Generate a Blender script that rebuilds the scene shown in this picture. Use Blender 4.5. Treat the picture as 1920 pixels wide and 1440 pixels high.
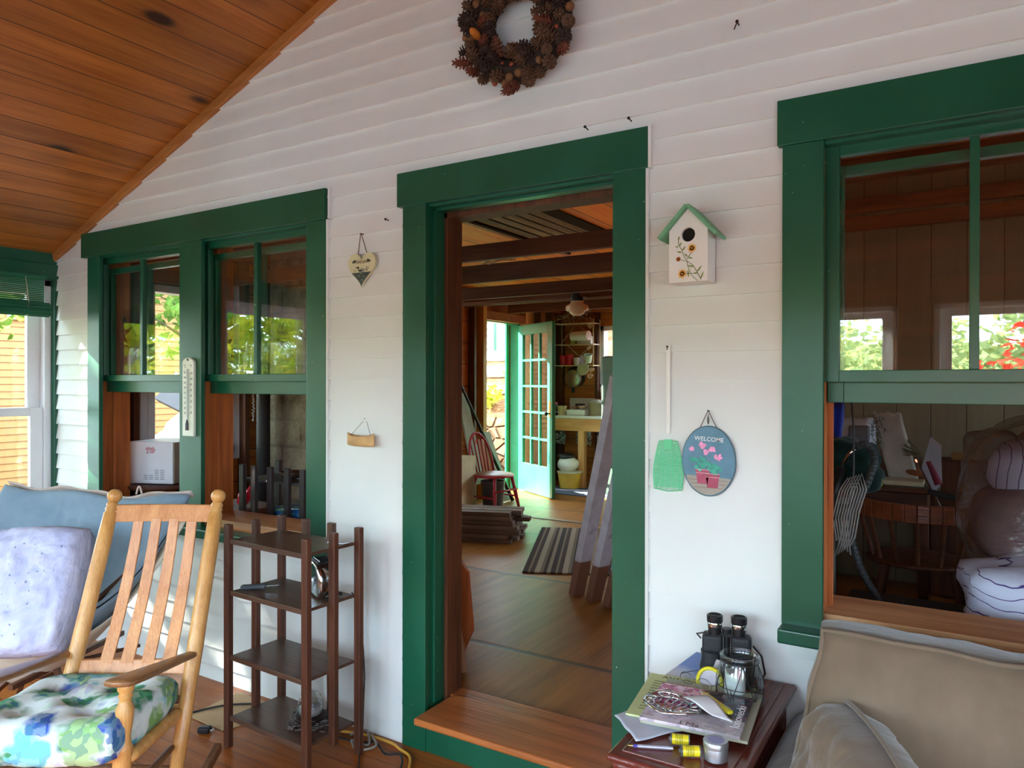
import bpy, bmesh, math, random
from mathutils import Vector, Matrix, noise
for o in list(bpy.data.objects): bpy.data.objects.remove(o)
SC = bpy.context.scene
COL = SC.collection
R = math.radians
PI = math.pi
# ---------------- camera ----------------
cam_d = bpy.data.cameras.new('camera'); cam = bpy.data.objects.new('camera', cam_d); COL.objects.link(cam)
cam_d.sensor_fit = 'HORIZONTAL'; cam_d.sensor_width = 36.0; cam_d.lens = 36.0 * 1380 / 1920
cam_d.clip_start = 0.02; cam_d.clip_end = 400
EYE = Vector((0, -2.35, 1.486))
def cam_matrix(yaw, pitch, roll):
    f = Vector((-math.sin(yaw)*math.cos(pitch), math.cos(yaw)*math.cos(pitch), math.sin(pitch)))
    r = Vector((math.cos(yaw), math.sin(yaw), 0)); u = r.cross(f)
    r2 = r*math.cos(roll) + u*math.sin(roll); u2 = -r*math.sin(roll) + u*math.cos(roll)
    m = Matrix((r2, u2, -f)).transposed().to_4x4(); m.translation = EYE
    return m
cam.matrix_world = cam_matrix(R(31.7), R(-0.17), R(0.08))
SC.camera = cam
# ---------------- world, sun, exposure ----------------
SC.view_settings.view_transform = 'Standard'; SC.view_settings.look = 'None'
SC.view_settings.gamma = 1.0; SC.view_settings.use_curve_mapping = False
SC.view_settings.exposure = 2.22
w = bpy.data.worlds.new('sky'); SC.world = w; w.use_nodes = True
nt = w.node_tree; nt.nodes.clear()
wo = nt.nodes.new('ShaderNodeOutputWorld'); bg = nt.nodes.new('ShaderNodeBackground')
bg.inputs[0].default_value = (0.61, 0.81, 1.0, 1); bg.inputs[1].default_value = 4.5
nt.links.new(bg.outputs[0], wo.inputs[0])
sd = bpy.data.lights.new('sun', 'SUN'); sd.energy = 15.0; sd.color = (1.0, 0.93, 0.80); sd.angle = R(0.8)
sun = bpy.data.objects.new('sun', sd); COL.objects.link(sun)
SUN_TRAVEL = Vector((1.0, 0.36, -0.62)).normalized()
sun.rotation_euler = SUN_TRAVEL.to_track_quat('-Z', 'Y').to_euler()
sun.location = (-20, -8, 14)
def portal(name, loc, size, direction):
    d = bpy.data.lights.new(name, 'AREA'); d.shape = 'RECTANGLE'; d.size, d.size_y = size; d.cycles.is_portal = True
    o = bpy.data.objects.new(name, d); COL.objects.link(o); o.location = loc
    o.rotation_euler = Vector(direction).to_track_quat('-Z', 'Y').to_euler()
    return o
# ---------------- material helpers ----------------
def lin(c):
    f = lambda v: v/12.92 if v <= .04045 else ((v+.055)/1.055)**2.4
    return (f(c[0]/255), f(c[1]/255), f(c[2]/255), 1)
MATS = {}
class NB:
    def __init__(s, name):
        s.m = bpy.data.materials.new(name); s.m.use_nodes = True
        s.n = s.m.node_tree.nodes; s.l = s.m.node_tree.links; s.n.clear()
        s.out = s.n.new('ShaderNodeOutputMaterial'); MATS[name] = s.m
    def new(s, t, **k):
        nd = s.n.new(t)
        for a, b in k.items():
            if a.startswith('_'): setattr(nd, a[1:], b)
            else: nd.inputs[a.replace('_', ' ') if isinstance(a, str) else a].default_value = b
        return nd
    def link(s, a, b): s.l.new(a, b)
    def math(s, op, a, b=None, c=None):
        nd = s.n.new('ShaderNodeMath'); nd.operation = op
        for i, v in enumerate((a, b, c)):
            if v is None: continue
            if isinstance(v, (int, float)): nd.inputs[i].default_value = v
            else: s.link(v, nd.inputs[i])
        return nd.outputs[0]
    def mix(s, f, a, b, mode='MIX'):
        nd = s.n.new('ShaderNodeMix'); nd.data_type = 'RGBA'; nd.blend_type = mode
        for i, v in ((0, f), (6, a), (7, b)):
            if isinstance(v, (int, float)): nd.inputs[i].default_value = v
            elif isinstance(v, tuple): nd.inputs[i].default_value = v
            else: s.link(v, nd.inputs[i])
        return nd.outputs[2]
    def coord(s, obj=True):
        return s.n.new('ShaderNodeTexCoord').outputs['Object' if obj else 'Generated']
    def mapped(s, scale=(1, 1, 1), rot=(0, 0, 0), src=None):
        mp = s.n.new('ShaderNodeMapping'); mp.inputs['Scale'].default_value = scale; mp.inputs['Rotation'].default_value = rot
        s.link(src if src else s.coord(), mp.inputs[0]); return mp.outputs[0]
    def noise(s, vec, scale=5, detail=4, rough=.55):
        nd = s.n.new('ShaderNodeTexNoise'); nd.inputs['Scale'].default_value = scale
        nd.inputs['Detail'].default_value = detail; nd.inputs['Roughness'].default_value = rough
        s.link(vec, nd.inputs['Vector']); return nd.outputs['Fac']
    def ramp(s, f, stops):
        nd = s.n.new('ShaderNodeValToRGB'); e = nd.color_ramp.elements
        while len(e) < len(stops): e.new(.5)
        for i, (p, c) in enumerate(stops): e[i].position = p; e[i].color = c
        s.link(f, nd.inputs[0]); return nd.outputs[0]
    def bsdf(s, color, rough=.6, spec=.5, metal=0, bump=None, bstr=.3, bdist=.01, **k):
        b = s.n.new('ShaderNodeBsdfPrincipled')
        if isinstance(color, tuple): b.inputs['Base Color'].default_value = color
        else: s.link(color, b.inputs['Base Color'])
        if isinstance(rough, (int, float)): b.inputs['Roughness'].default_value = rough
        else: s.link(rough, b.inputs['Roughness'])
        b.inputs['Specular IOR Level'].default_value = spec; b.inputs['Metallic'].default_value = metal
        for a, v in k.items(): b.inputs[a.replace('_', ' ')].default_value = v
        if bump is not None:
            bp = s.n.new('ShaderNodeBump'); bp.inputs['Strength'].default_value = bstr; bp.inputs['Distance'].default_value = bdist
            s.link(bump, bp.inputs['Height']); s.link(bp.outputs[0], b.inputs['Normal'])
        s.link(b.outputs[0], s.out.inputs[0]); return b
def plain(name, c, rough=.6, spec=.5, metal=0, var=.12, vs=6, bstr=.12, **k):
    """painted / plastic / metal surface with a little tonal wear"""
    if name in MATS: return MATS[name]
    b = NB(name); v = b.noise(b.coord(), vs, 3)
    c = lin(c); d = tuple(x*(1-var) for x in c[:3])+(1,); e = tuple(min(1, x*(1+var)) for x in c[:3])+(1,)
    col = b.ramp(v, [(.3, d), (.7, e)])
    fine = b.noise(b.coord(), vs*14, 2)
    b.bsdf(col, rough, spec, metal, bump=fine, bstr=bstr, bdist=.002, **k); return b.m
def wood(name, dark, light, axis='x', rough=.5, board=0, across='y', grain=1.0, knots=0.0, spec=.4, offset=0.0, seam=(.03, .015, .008, 1), coat=0, bvar=.28, gamp=1.0):
    """wood grain stretched along axis; board>0 splits it into boards across another axis"""
    if name in MATS: return MATS[name]
    b = NB(name); ix = {'x': 0, 'y': 1, 'z': 2}
    sep = b.n.new('ShaderNodeSeparateXYZ'); b.link(b.coord(), sep.inputs[0])
    vec = b.coord(); bid = None
    if board:
        q = b.math('DIVIDE', b.math('ADD', sep.outputs[ix[across]], offset), board)
        fl = b.math('FLOOR', q); fr = b.math('SUBTRACT', q, fl)
        wn = b.n.new('ShaderNodeTexWhiteNoise'); wn.noise_dimensions = '1D'; b.link(fl, wn.inputs['W']); bid = wn.outputs['Value']
        add = b.n.new('ShaderNodeVectorMath'); add.operation = 'ADD'
        cm = b.n.new('ShaderNodeCombineXYZ'); b.link(b.math('MULTIPLY', bid, 37.0), cm.inputs[ix[axis]])
        b.link(vec, add.inputs[0]); b.link(cm.outputs[0], add.inputs[1]); vec = add.outputs[0]
    sc = [9*grain]*3; sc[ix[axis]] = .8*grain
    g1 = b.noise(b.mapped(tuple(sc), src=vec), 2.2, 6, .6)
    sc2 = [60*grain]*3; sc2[ix[axis]] = 2.0*grain
    g2 = b.noise(b.mapped(tuple(sc2), src=vec), 2.0, 3, .5)
    g = b.math('ADD', b.math('MULTIPLY', g1, .7), b.math('MULTIPLY', g2, .3))
    if gamp != 1: g = b.math('ADD', .5, b.math('MULTIPLY', b.math('SUBTRACT', g, .5), gamp))
    col = b.ramp(g, [(.33, lin(dark)), (.66, lin(light))])
    if bid is not None:
        hv = b.n.new('ShaderNodeHueSaturation'); b.link(col, hv.inputs['Color'])
        b.link(b.math('ADD', b.math('MULTIPLY', bid, bvar*2), 1-bvar), hv.inputs['Value']); col = hv.outputs[0]
    if knots:
        ks = [3.4]*3; ks[ix[axis]] = 1.5
        vo = b.n.new('ShaderNodeTexVoronoi'); vo.inputs['Scale'].default_value = 1.0; vo.inputs['Randomness'].default_value = 1.0
        nz = b.n.new('ShaderNodeVectorMath'); nz.operation = 'ADD'
        b.link(b.mapped(tuple(ks), src=vec), nz.inputs[0]); b.link(b.mapped((0, 0, 0)), nz.inputs[1])
        b.link(nz.outputs[0], vo.inputs['Vector'])
        d = vo.outputs['Distance']
        kcol = b.ramp(d, [(.0, (1, 1, 1, 1)), (knots*.55, (1, 1, 1, 1)), (knots, (.25, .25, .25, 1)), (knots*1.9, (0, 0, 0, 1))])
        col = b.mix(kcol, col, (.035, .012, .006, 1))
    bump = g2
    if board:
        e = b.math('MINIMUM', fr, b.math('SUBTRACT', 1.0, fr))
        gp = b.ramp(e, [(.006, (1, 1, 1, 1)), (.022, (0, 0, 0, 1))])
        col = b.mix(gp, col, seam)
        bump = b.math('SUBTRACT', b.math('MULTIPLY', g2, .25), gp)
    b.bsdf(col, rough, spec, bump=bump, bstr=.35, bdist=.004, Coat_Weight=coat, Coat_Roughness=.15); return b.m
def glass(name='window_glass', tint=(.97, .985, .975, 1), base=.05, rough=0.0):
    if name in MATS: return MATS[name]
    b = NB(name); lw = b.n.new('ShaderNodeLayerWeight'); lw.inputs[0].default_value = .5
    f = b.math('ADD', b.math('MULTIPLY', b.math('POWER', lw.outputs['Facing'], 5.0), 1-base), base)
    t = b.n.new('ShaderNodeBsdfTransparent'); t.inputs[0].default_value = tint
    g = b.n.new('ShaderNodeBsdfGlossy'); g.inputs['Roughness'].default_value = rough; g.inputs['Color'].default_value = (1, 1, 1, 1)
    m = b.n.new('ShaderNodeMixShader'); b.link(f, m.inputs[0]); b.link(t.outputs[0], m.inputs[1]); b.link(g.outputs[0], m.inputs[2])
    b.link(m.outputs[0], b.out.inputs[0]); return b.m
def fabric(name, c1, c2=None, scale=6, rough=.9, bscale=60, bstr=.25, wr=0):
    if name in MATS: return MATS[name]
    b = NB(name); c2 = c2 or tuple(x*.85 for x in c1)
    v = b.noise(b.coord(), scale, 4)
    col = b.ramp(v, [(.35, lin(c2)), (.65, lin(c1))])
    h = b.noise(b.coord(), bscale, 3)
    if wr:
        h2 = b.noise(b.mapped((1, 1, 3)), wr, 3, .5); h = b.math('ADD', b.math('MULTIPLY', h, .15), h2)
    b.bsdf(col, rough, .2, bump=h, bstr=bstr, bdist=.012 if wr else .003, Sheen_Weight=.25); return b.m
# ---------------- mesh helpers ----------------
class MB:
    def __init__(s): s.b = bmesh.new()
    def _add(s, vs, fs, M=None):
        vv = [s.b.verts.new(M @ Vector(v) if M is not None else Vector(v)) for v in vs]
        for f in fs:
            try: s.b.faces.new([vv[i] for i in f])
            except ValueError: pass
        return vv
    def box(s, c, d, rot=None, rz=0, taper=None):
        x, y, z = d[0]/2, d[1]/2, d[2]/2
        tx, ty = taper or (1, 1)
        vs = [(-x, -y, -z), (x, -y, -z), (x, y, -z), (-x, y, -z), (-x*tx, -y*ty, z), (x*tx, -y*ty, z), (x*tx, y*ty, z), (-x*tx, y*ty, z)]
        fs = [(0, 3, 2, 1), (4, 5, 6, 7), (0, 1, 5, 4), (1, 2, 6, 5), (2, 3, 7, 6), (3, 0, 4, 7)]
        M = Matrix.Translation(c)
        if rot is not None: M = M @ (rot if isinstance(rot, Matrix) else Matrix.Rotation(rot[2], 4, 'Z') @ Matrix.Rotation(rot[1], 4, 'Y') @ Matrix.Rotation(rot[0], 4, 'X'))
        elif rz: M = M @ Matrix.Rotation(rz, 4, 'Z')
        s._add(vs, fs, M); return s
    def bb(s, x0, x1, y0, y1, z0, z1):
        return s.box(((x0+x1)/2, (y0+y1)/2, (z0+z1)/2), (abs(x1-x0), abs(y1-y0), abs(z1-z0)))
    def bar(s, p0, p1, w, t, up=(0, 0, 1), w1=None, t1=None):
        """rectangular bar from p0 to p1, w across, t along up"""
        p0, p1 = Vector(p0), Vector(p1); a = (p1-p0); L = a.length; a.normalize()
        u = Vector(up); r = a.cross(u)
        if r.length < 1e-4: u = Vector((1, 0, 0)); r = a.cross(u)
        r.normalize(); u = r.cross(a)
        w1 = w if w1 is None else w1; t1 = t if t1 is None else t1
        vs = []
        for p, ww, tt in ((p0, w, t), (p1, w1, t1)):
            for sx, sy in ((-1, -1), (1, -1), (1, 1), (-1, 1)): vs.append(p + r*sx*ww/2 + u*sy*tt/2)
        s._add(vs, [(0, 1, 2, 3), (7, 6, 5, 4), (0, 4, 5, 1), (1, 5, 6, 2), (2, 6, 7, 3), (3, 7, 4, 0)]); return s
    def tube(s, pts, r, n=10, cap=True, closed=False):
        pts = [Vector(p) for p in pts]; N = len(pts); rr = r if isinstance(r, (list, tuple)) else [r]*N
        rings = []; prev = None
        for i, p in enumerate(pts):
            a = pts[(i+1) % N] if (closed or i < N-1) else p; c = pts[i-1] if (closed or i > 0) else p
            t = (a-c)
            if t.length < 1e-7: t = Vector((0, 0, 1))
            t.normalize()
            if prev is None:
                u = t.orthogonal().normalized()
            else:
                u = prev - t*prev.dot(t); u = u.normalized() if u.length > 1e-6 else t.orthogonal().normalized()
            prev = u; v = t.cross(u)
            rings.append([s.b.verts.new(p + (u*math.cos(2*PI*k/n) + v*math.sin(2*PI*k/n))*rr[i]) for k in range(n)])
        m = N if closed else N-1
        for i in range(m):
            A, B = rings[i], rings[(i+1) % N]
            for k in range(n): s.b.faces.new((A[k], A[(k+1) % n], B[(k+1) % n], B[k]))
        if cap and not closed:
            s.b.faces.new(list(reversed(rings[0]))); s.b.faces.new(rings[-1])
        return s
    def lathe(s, prof, n=24, M=None, cap=True):
        """prof = [(r, z)...] revolved about local Z"""
        rings = []
        for r, z in prof:
            rings.append([s.b.verts.new((M @ Vector((r*math.cos(2*PI*k/n), r*math.sin(2*PI*k/n), z))) if M is not None else Vector((r*math.cos(2*PI*k/n), r*math.sin(2*PI*k/n), z))) for k in range(n)])
        for A, B in zip(rings, rings[1:]):
            for k in range(n): s.b.faces.new((A[k], A[(k+1) % n], B[(k+1) % n], B[k]))
        if cap:
            if prof[0][0] > 1e-6: s.b.faces.new(list(reversed(rings[0])))
            if prof[-1][0] > 1e-6: s.b.faces.new(rings[-1])
        return s
    def turned(s, p0, p1, prof, n=16):
        """lathe between two points, prof = [(t 0..1, r)]"""
        p0, p1 = Vector(p0), Vector(p1); d = p1-p0; L = d.length
        M = Matrix.Translation(p0) @ d.to_track_quat('Z', 'Y').to_matrix().to_4x4()
        return s.lathe([(r, t*L) for t, r in prof], n, M)
    def ell(s, c, r, n=16, m=10, rot=None, f=None):
        M = Matrix.Translation(c)
        if rot is not None: M = M @ Matrix.Rotation(rot[2], 4, 'Z') @ Matrix.Rotation(rot[1], 4, 'Y') @ Matrix.Rotation(rot[0], 4, 'X')
        rx, ry, rz = r if isinstance(r, (list, tuple)) else (r, r, r)
        rings = []
        top = s.b.verts.new(M @ Vector((0, 0, rz))); bot = s.b.verts.new(M @ Vector((0, 0, -rz)))
        for i in range(1, m):
            th = PI*i/m; ring = []
            for k in range(n):
                v = Vector((rx*math.sin(th)*math.cos(2*PI*k/n), ry*math.sin(th)*math.sin(2*PI*k/n), rz*math.cos(th)))
                if f: v = f(v)
                ring.append(s.b.verts.new(M @ v))
            rings.append(ring)
        for k in range(n): s.b.faces.new((top, rings[0][k], rings[0][(k+1) % n])); s.b.faces.new((bot, rings[-1][(k+1) % n], rings[-1][k]))
        for A, B in zip(rings, rings[1:]):
            for k in range(n): s.b.faces.new((A[k], B[k], B[(k+1) % n], A[(k+1) % n]))
        return s
    def prism(s, poly, d, M=None):
        """poly [(x,y)] extruded 0..d along local z"""
        n = len(poly); A = [(x, y, 0) for x, y in poly]; B = [(x, y, d) for x, y in poly]
        s._add(A+B, [tuple(reversed(range(n))), tuple(range(n, 2*n))] + [(i, (i+1) % n, n+(i+1) % n, n+i) for i in range(n)], M); return s
    def grid(s, fn, nu, nv, thick=0.0, closed_u=False):
        V = [[s.b.verts.new(Vector(fn(i/(nu-1), j/(nv-1)))) for j in range(nv)] for i in range(nu)]
        for i in range(nu-1):
            for j in range(nv-1): s.b.faces.new((V[i][j], V[i+1][j], V[i+1][j+1], V[i][j+1]))
        return s
    def text(s, body, size, M, depth=.0006, align='CENTER', shear=0.0, bold=0.0):
        cu = bpy.data.curves.new('lettering', 'FONT'); cu.body = body; cu.size = size; cu.align_x = align; cu.extrude = depth; cu.shear = shear; cu.offset = bold
        cu.resolution_u = 3
        ob = bpy.data.objects.new('lettering', cu); COL.objects.link(ob)
        dg = bpy.context.evaluated_depsgraph_get(); me = bpy.data.meshes.new_from_object(ob.evaluated_get(dg))
        me.transform(M); s.b.from_mesh(me); bpy.data.objects.remove(ob); bpy.data.curves.remove(cu); bpy.data.meshes.remove(me); return s
    def build(s, name, mt, parent=None, smooth=None, bevel=0, seg=2, sub=0, solid=0, loc=None, rot=None, weld=False):
        if weld: bmesh.ops.remove_doubles(s.b, verts=s.b.verts, dist=1e-5)
        bmesh.ops.recalc_face_normals(s.b, faces=s.b.faces)
        me = bpy.data.meshes.new(name); s.b.to_mesh(me); s.b.free()
        me.materials.append(mt)
        if smooth: me.polygons.foreach_set('use_smooth', [True]*len(me.polygons))
        o = bpy.data.objects.new(name, me); COL.objects.link(o)
        if smooth == 'auto' or (smooth and smooth is not True):
            try: me.set_sharp_from_angle(angle=R(40))
            except Exception: pass
        if parent: o.parent = parent
        if loc is not None: o.location = loc
        if rot is not None: o.rotation_euler = rot
        if solid: md = o.modifiers.new('solid', 'SOLIDIFY'); md.thickness = solid; md.offset = 0
        if bevel: md = o.modifiers.new('bevel', 'BEVEL'); md.width = bevel; md.segments = seg; md.limit_method = 'ANGLE'; md.angle_limit = R(40)
        if sub: md = o.modifiers.new('sub', 'SUBSURF'); md.levels = sub; md.render_levels = sub
        return o
def thing(name, label, cat, loc=(0, 0, 0), rz=0, group=None, rot=None):
    o = bpy.data.objects.new(name, None); COL.objects.link(o); o.location = loc; o.rotation_euler = rot if rot else (0, 0, rz)
    o.empty_display_size = .1; o['label'] = label; o['category'] = cat
    if group: o['group'] = group
    return o
def tag(o, label, cat, group=None, kind=None):
    o['label'] = label; o['category'] = cat
    if group: o['group'] = group
    if kind: o['kind'] = kind
    return o
def struct(o, label=None):
    o['kind'] = 'structure'
    return o
def sempty(name, loc=(0, 0, 0)):
    o = bpy.data.objects.new(name, None); COL.objects.link(o); o.location = loc; o['kind'] = 'structure'; return o
def copy_tree(o, parent=None):
    c = o.copy(); COL.objects.link(c)
    if parent: c.parent = parent
    for ch in list(o.children):
        copy_tree(ch, c)
    return c
def seat_pad(mb, w, d, t, n=26, puff=.45, seed=0, wr=.006, tuft=None, M=None, ws=9, edge=0.0, square=5):
    """closed cushion mesh: w along x, d along y, t along z; superelliptic outline with wrinkles"""
    def side(sg):
        V = []
        for i in range(n+1):
            row = []
            for j in range(n+1):
                u = -1+2*i/n; v = -1+2*j/n
                x = u*math.sqrt(1-v*v*.5*(2/square)); y = v*math.sqrt(1-u*u*.5*(2/square))
                h = (max(0, (1-abs(u)**square))*max(0, (1-abs(v)**square)))**puff
                p = Vector((x*w/2, y*d/2, 0))
                q = Vector((u*w*ws*.5+seed, v*d*ws*.5, sg*3+seed))
                nz = noise.noise(q)*wr + noise.noise(q*2.3)*wr*.6
                z = sg*(t/2*h + edge) + nz*(h if edge == 0 else 1)
                if tuft:
                    for tx, ty, tr in tuft: z -= sg*t*.36*math.exp(-((u-tx)**2+(v-ty)**2)/tr**2)
                p.z = z
                if M is not None: p = M @ p
                row.append(mb.b.verts.new(p))
            V.append(row)
        for i in range(n):
            for j in range(n):
                f = (V[i][j], V[i+1][j], V[i+1][j+1], V[i][j+1])
                mb.b.faces.new(f if sg > 0 else tuple(reversed(f)))
        return V
    A = side(1); B = side(-1)
    def rim(V): return [V[i][0] for i in range(n)] + [V[n][j] for j in range(n)] + [V[i][n] for i in range(n, 0, -1)] + [V[0][j] for j in range(n, 0, -1)]
    ra, rb = rim(A), rim(B); L = len(ra)
    for i in range(L):
        try: mb.b.faces.new((ra[i], rb[i], rb[(i+1) % L], ra[(i+1) % L]))
        except ValueError: pass
    bmesh.ops.remove_doubles(mb.b, verts=mb.b.verts, dist=1e-6)
    return mb
def rim_points(w, d, square=5, n=40, z=0, M=None):
    pts = []
    for a in range(n):
        s = a/n*4; k = int(s); f = -1+2*(s-k)
        u, v = [(f, -1), (1, f), (-f, 1), (-1, -f)][k]
        p = Vector((u*math.sqrt(1-v*v/square)*w/2, v*math.sqrt(1-u*u/square)*d/2, z))
        pts.append(M @ p if M is not None else p)
    return pts
# ---------------- materials ----------------
white = plain('white_paint', (222, 224, 220), .38, .4, var=.03, vs=3, bstr=.08)
def green_paint(name, c=(15, 83, 58)):
    b = NB(name); n1 = b.noise(b.coord(), 3, 4); n2 = b.noise(b.mapped((60, 60, 4)), 2, 3); sp = b.noise(b.coord(), 95, 1, .3)
    col = b.ramp(n1, [(.3, lin(tuple(x*.92 for x in c))), (.7, lin(tuple(min(255, x*1.07) for x in c)))])
    col = b.mix(b.ramp(sp, [(.815, (0, 0, 0, 1)), (.83, (1, 1, 1, 1))]), col, lin((190, 205, 195)))
    b.bsdf(col, b.ramp(n1, [(.3, (.28, .28, .28, 1)), (.7, (.4, .4, .4, 1))]), .55, bump=n2, bstr=.12, bdist=.003); return b.m
green = green_paint('green_gloss_paint')
pine_ceil = wood('knotty_pine_boards', (136, 78, 26), (184, 118, 50), 'y', .42, board=.1263, across='x', offset=.1235, knots=.13, grain=.8, bvar=.2, spec=.4)
pine_trim = wood('pine_trim', (150, 92, 44), (182, 124, 66), 'x', .45, grain=1.2)
pine_raw = wood('orange_pine', (134, 66, 26), (190, 108, 48), 'z', .55, grain=1.0, knots=.05)
pine_raw_x = wood('orange_pine_long', (118, 58, 24), (176, 98, 44), 'x', .55, grain=1.0, knots=.05)
pine_dark = wood('dark_stud_wood', (64, 34, 18), (110, 62, 34), 'z', .6, grain=1.0)
pine_dark_x = wood('dark_beam_wood', (66, 36, 20), (112, 64, 36), 'x', .6, grain=1.0, knots=.05)
roof_boards = wood('roof_boards', (238, 130, 34), (254, 178, 62), 'y', .5, board=.20, across='x', knots=.06, bvar=.14)
old_boards = wood('grey_old_boards', (92, 84, 66), (150, 138, 112), 'y', .7, board=.13, across='x', bvar=.3)
sheath = wood('wall_sheathing', (150, 78, 28), (206, 128, 56), 'y', .6, board=.24, across='z', knots=.04, bvar=.2)
sheath_b = wood('back_wall_sheathing', (150, 78, 30), (204, 122, 54), 'x', .6, board=.24, across='z', knots=.05, bvar=.2)
porch_fl = wood('porch_floor_boards', (134, 68, 24), (178, 102, 42), 'x', .36, board=.085, across='y', bvar=.14, spec=.2, grain=.9, knots=.03)
int_fl = wood('painted_plywood_floor', (120, 72, 26), (164, 106, 44), 'y', .36, board=1.22, across='y', bvar=.1, spec=.2, grain=.6, offset=.46, seam=(.09, .05, .022, 1))
panel = wood('tan_panel_boards', (138, 126, 96), (160, 148, 116), 'z', .5, board=.2, across='x', bvar=.1, grain=.7, seam=(.1, .07, .045, 1), gamp=.6)
step_wood = wood('step_wood', (132, 66, 28), (190, 112, 58), 'x', .3, grain=.9, knots=.03, spec=.5)
tan_side = plain('tan_clapboard_paint', (150, 104, 58), .6, .3, var=.05)
vinyl = plain('white_vinyl', (225, 226, 228), .3, .5, var=.02)
wglass = glass()
darkp = plain('dark_recess', (14, 26, 20), .8)
# ---------------- floor, ceiling ----------------
X0, X1, YF = -4.69, 4.69, -3.6
IF = .155
b = MB(); b.bb(X0-.15, X1+.15, YF-.15, 0.0, -.12, 0); struct(b.build('floor', porch_fl))
b = MB(); b.bb(X0-.15, X1+.15, .2, 6.75, IF-.2, IF); b.bb(-1.85, -1.03, .0, .2, IF-.15, IF); struct(b.build('floor_interior', int_fl))
S = .406
def roof_z(x, base): return base + S*(4.69-abs(x))
def gable(name, base, th, y0, y1, m, hole=None, over=0.0):
    for sgn in (-1, 1):
        b = MB(); xe = sgn*(4.69+over)
        p = [(xe, roof_z(xe, base)), (0, roof_z(0, base)), (0, roof_z(0, base)+th), (xe, roof_z(xe, base)+th)]
        M = Matrix(((1, 0, 0, 0), (0, 0, 1, y0), (0, 1, 0, 0), (0, 0, 0, 1)))
        b.prism(p, y1-y0, M); struct(b.build(name, m))
gable('ceiling', 2.255, .06, YF-.2, 0.0, pine_ceil)
gable('ceiling_interior', 2.53, .05, .2, 6.75, roof_boards)
gable('roof', 2.68, .08, YF-.6, 7.2, plain('asphalt_roof', (70, 66, 62), .9), over=.55)  # unseen outer slab, put over the ceilings to block sky light
# rake trim where ceiling meets the clapboards
b = MB()
for sgn in (-1, 1):
    b.bar((sgn*4.69, -.016, roof_z(4.69, 2.232)), (0, -.016, roof_z(0, 2.232)), .028, .052, up=(0, 0, 1))
struct(b.build('trim_1', pine_trim, bevel=.004))
# ---------------- back wall with clapboards ----------------
OPEN = [(-4.29, -3.48, .79, 2.2), (-3.335, -2.545, .79, 2.2), (-1.85, -1.03, .15, 2.2), (-.365, .40, .79, 2.2), (.53, 1.295, .79, 2.2)]
b = MB(); xs = X0
for (a, c, z0, z1) in OPEN:
    a -= .02; c += .02
    b.bb(xs, a, 0, .2, 0, 2.2); b.bb(a, c, 0, .2, 0, z0-.03); xs = c
b.bb(xs, X1, 0, .2, 0, 2.2)
M = Matrix(((1, 0, 0, 0), (0, 0, 1, 0), (0, 1, 0, 0), (0, 0, 0, 1)))
b.prism([(X0, 2.2), (X1, 2.2), (X1, 2.7), (0, 2.7+S*4.69), (X0, 2.7)], .2, M)
wall = struct(b.build('wall_back', sheath_b))
# bevel siding boards: one continuous lapped face, cut round the casings
CAS = [(-4.317, -2.401, .70, 2.335), (-1.972, -.91, 0, 2.335), (-.478, 1.42, .70, 2.335)]
b = MB(); k0 = -1; pitch = .089; base = .072
rs = random.Random(3)
for k in range(-1, 46):
    z0 = base + pitch*k; z1 = z0 + pitch
    z0c = max(z0, 0.0)
    zl = min(roof_z(X0, 2.255), 9)
    xa, xb = X0, X1
    if z1 > 2.2:
        xa = -(4.69 - max(0, (z0-2.30)/S)); xb = -xa
        if xa > -.1: break
    segs = [(xa, xb)]
    for (a, c, q0, q1) in CAS:
        if z1 > q0+.03 and z1 < q1-.001:
            ns = []
            for s0, s1 in segs:
                if a > s0 and c < s1: ns += [(s0, a), (c, s1)]
                else: ns.append((s0, s1))
            segs = ns
    for s0, s1 in segs:
        yb, yt = -.0155, -.003
        n = 2 if s1-s0 < 2 else 6
        vs = []
        for i in range(n+1):
            x = s0+(s1-s0)*i/n; wv = .0006*noise.noise(Vector((x*2, k*1.7, 0)))
            vs += [(x, yt+.002, z0c), (x, yb+wv, z0c), (x, yb+wv+.0004, z0c+.0035), (x, yt+wv*.5, z1)]
        fs = []
        for i in range(n):
            for j in range(3): fs.append((i*4+j, i*4+4+j, i*4+5+j, i*4+1+j))
        b._add(vs, fs)
        for i in (0, n): b._add([vs[i*4+j] for j in range(4)] + [(vs[i*4][0], .004, z0c), (vs[i*4][0], .004, z1)], [(4, 0, 1, 2, 3, 5)])
sid = b.build('siding', white); sid.parent = wall
# ---------------- door 1: casing, jambs, head, kick board, step ----------------
d = sempty('door_1')
b = MB(); b.bb(-1.963, -1.844, -.024, 0, 0.0, 2.205); b.build('casing', green, d, bevel=.002)
b = MB(); b.bb(-1.033, -.914, -.024, 0, 0.0, 2.205); b.build('casing', green, d, bevel=.002)
b = MB(); b.bb(-1.988, -.903, -.032, 0, 2.200, 2.337); b.build('head_casing', green, d, bevel=.002)
b = MB(); b.bb(-.903, -.893, -.03, 0, 2.2, 2.34); b.bb(-.914, -.904, -.022, 0, 0.0, 2.2); b.build('edge_strip', white, d)
b = MB(); b.bb(-1.87, -1.85, -.004, .11, .15, 2.2); b.bb(-1.03, -1.01, -.004, .11, .15, 2.2); b.bb(-1.87, -1.01, -.004, .11, 2.19, 2.212)
b.bb(-1.85, -1.838, .03, .075, .18, 2.19); b.bb(-1.042, -1.03, .03, .075, .18, 2.19); b.bb(-1.85, -1.03, .03, .075, 2.178, 2.19)
b.build('jamb', green, d, bevel=.0015)
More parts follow.
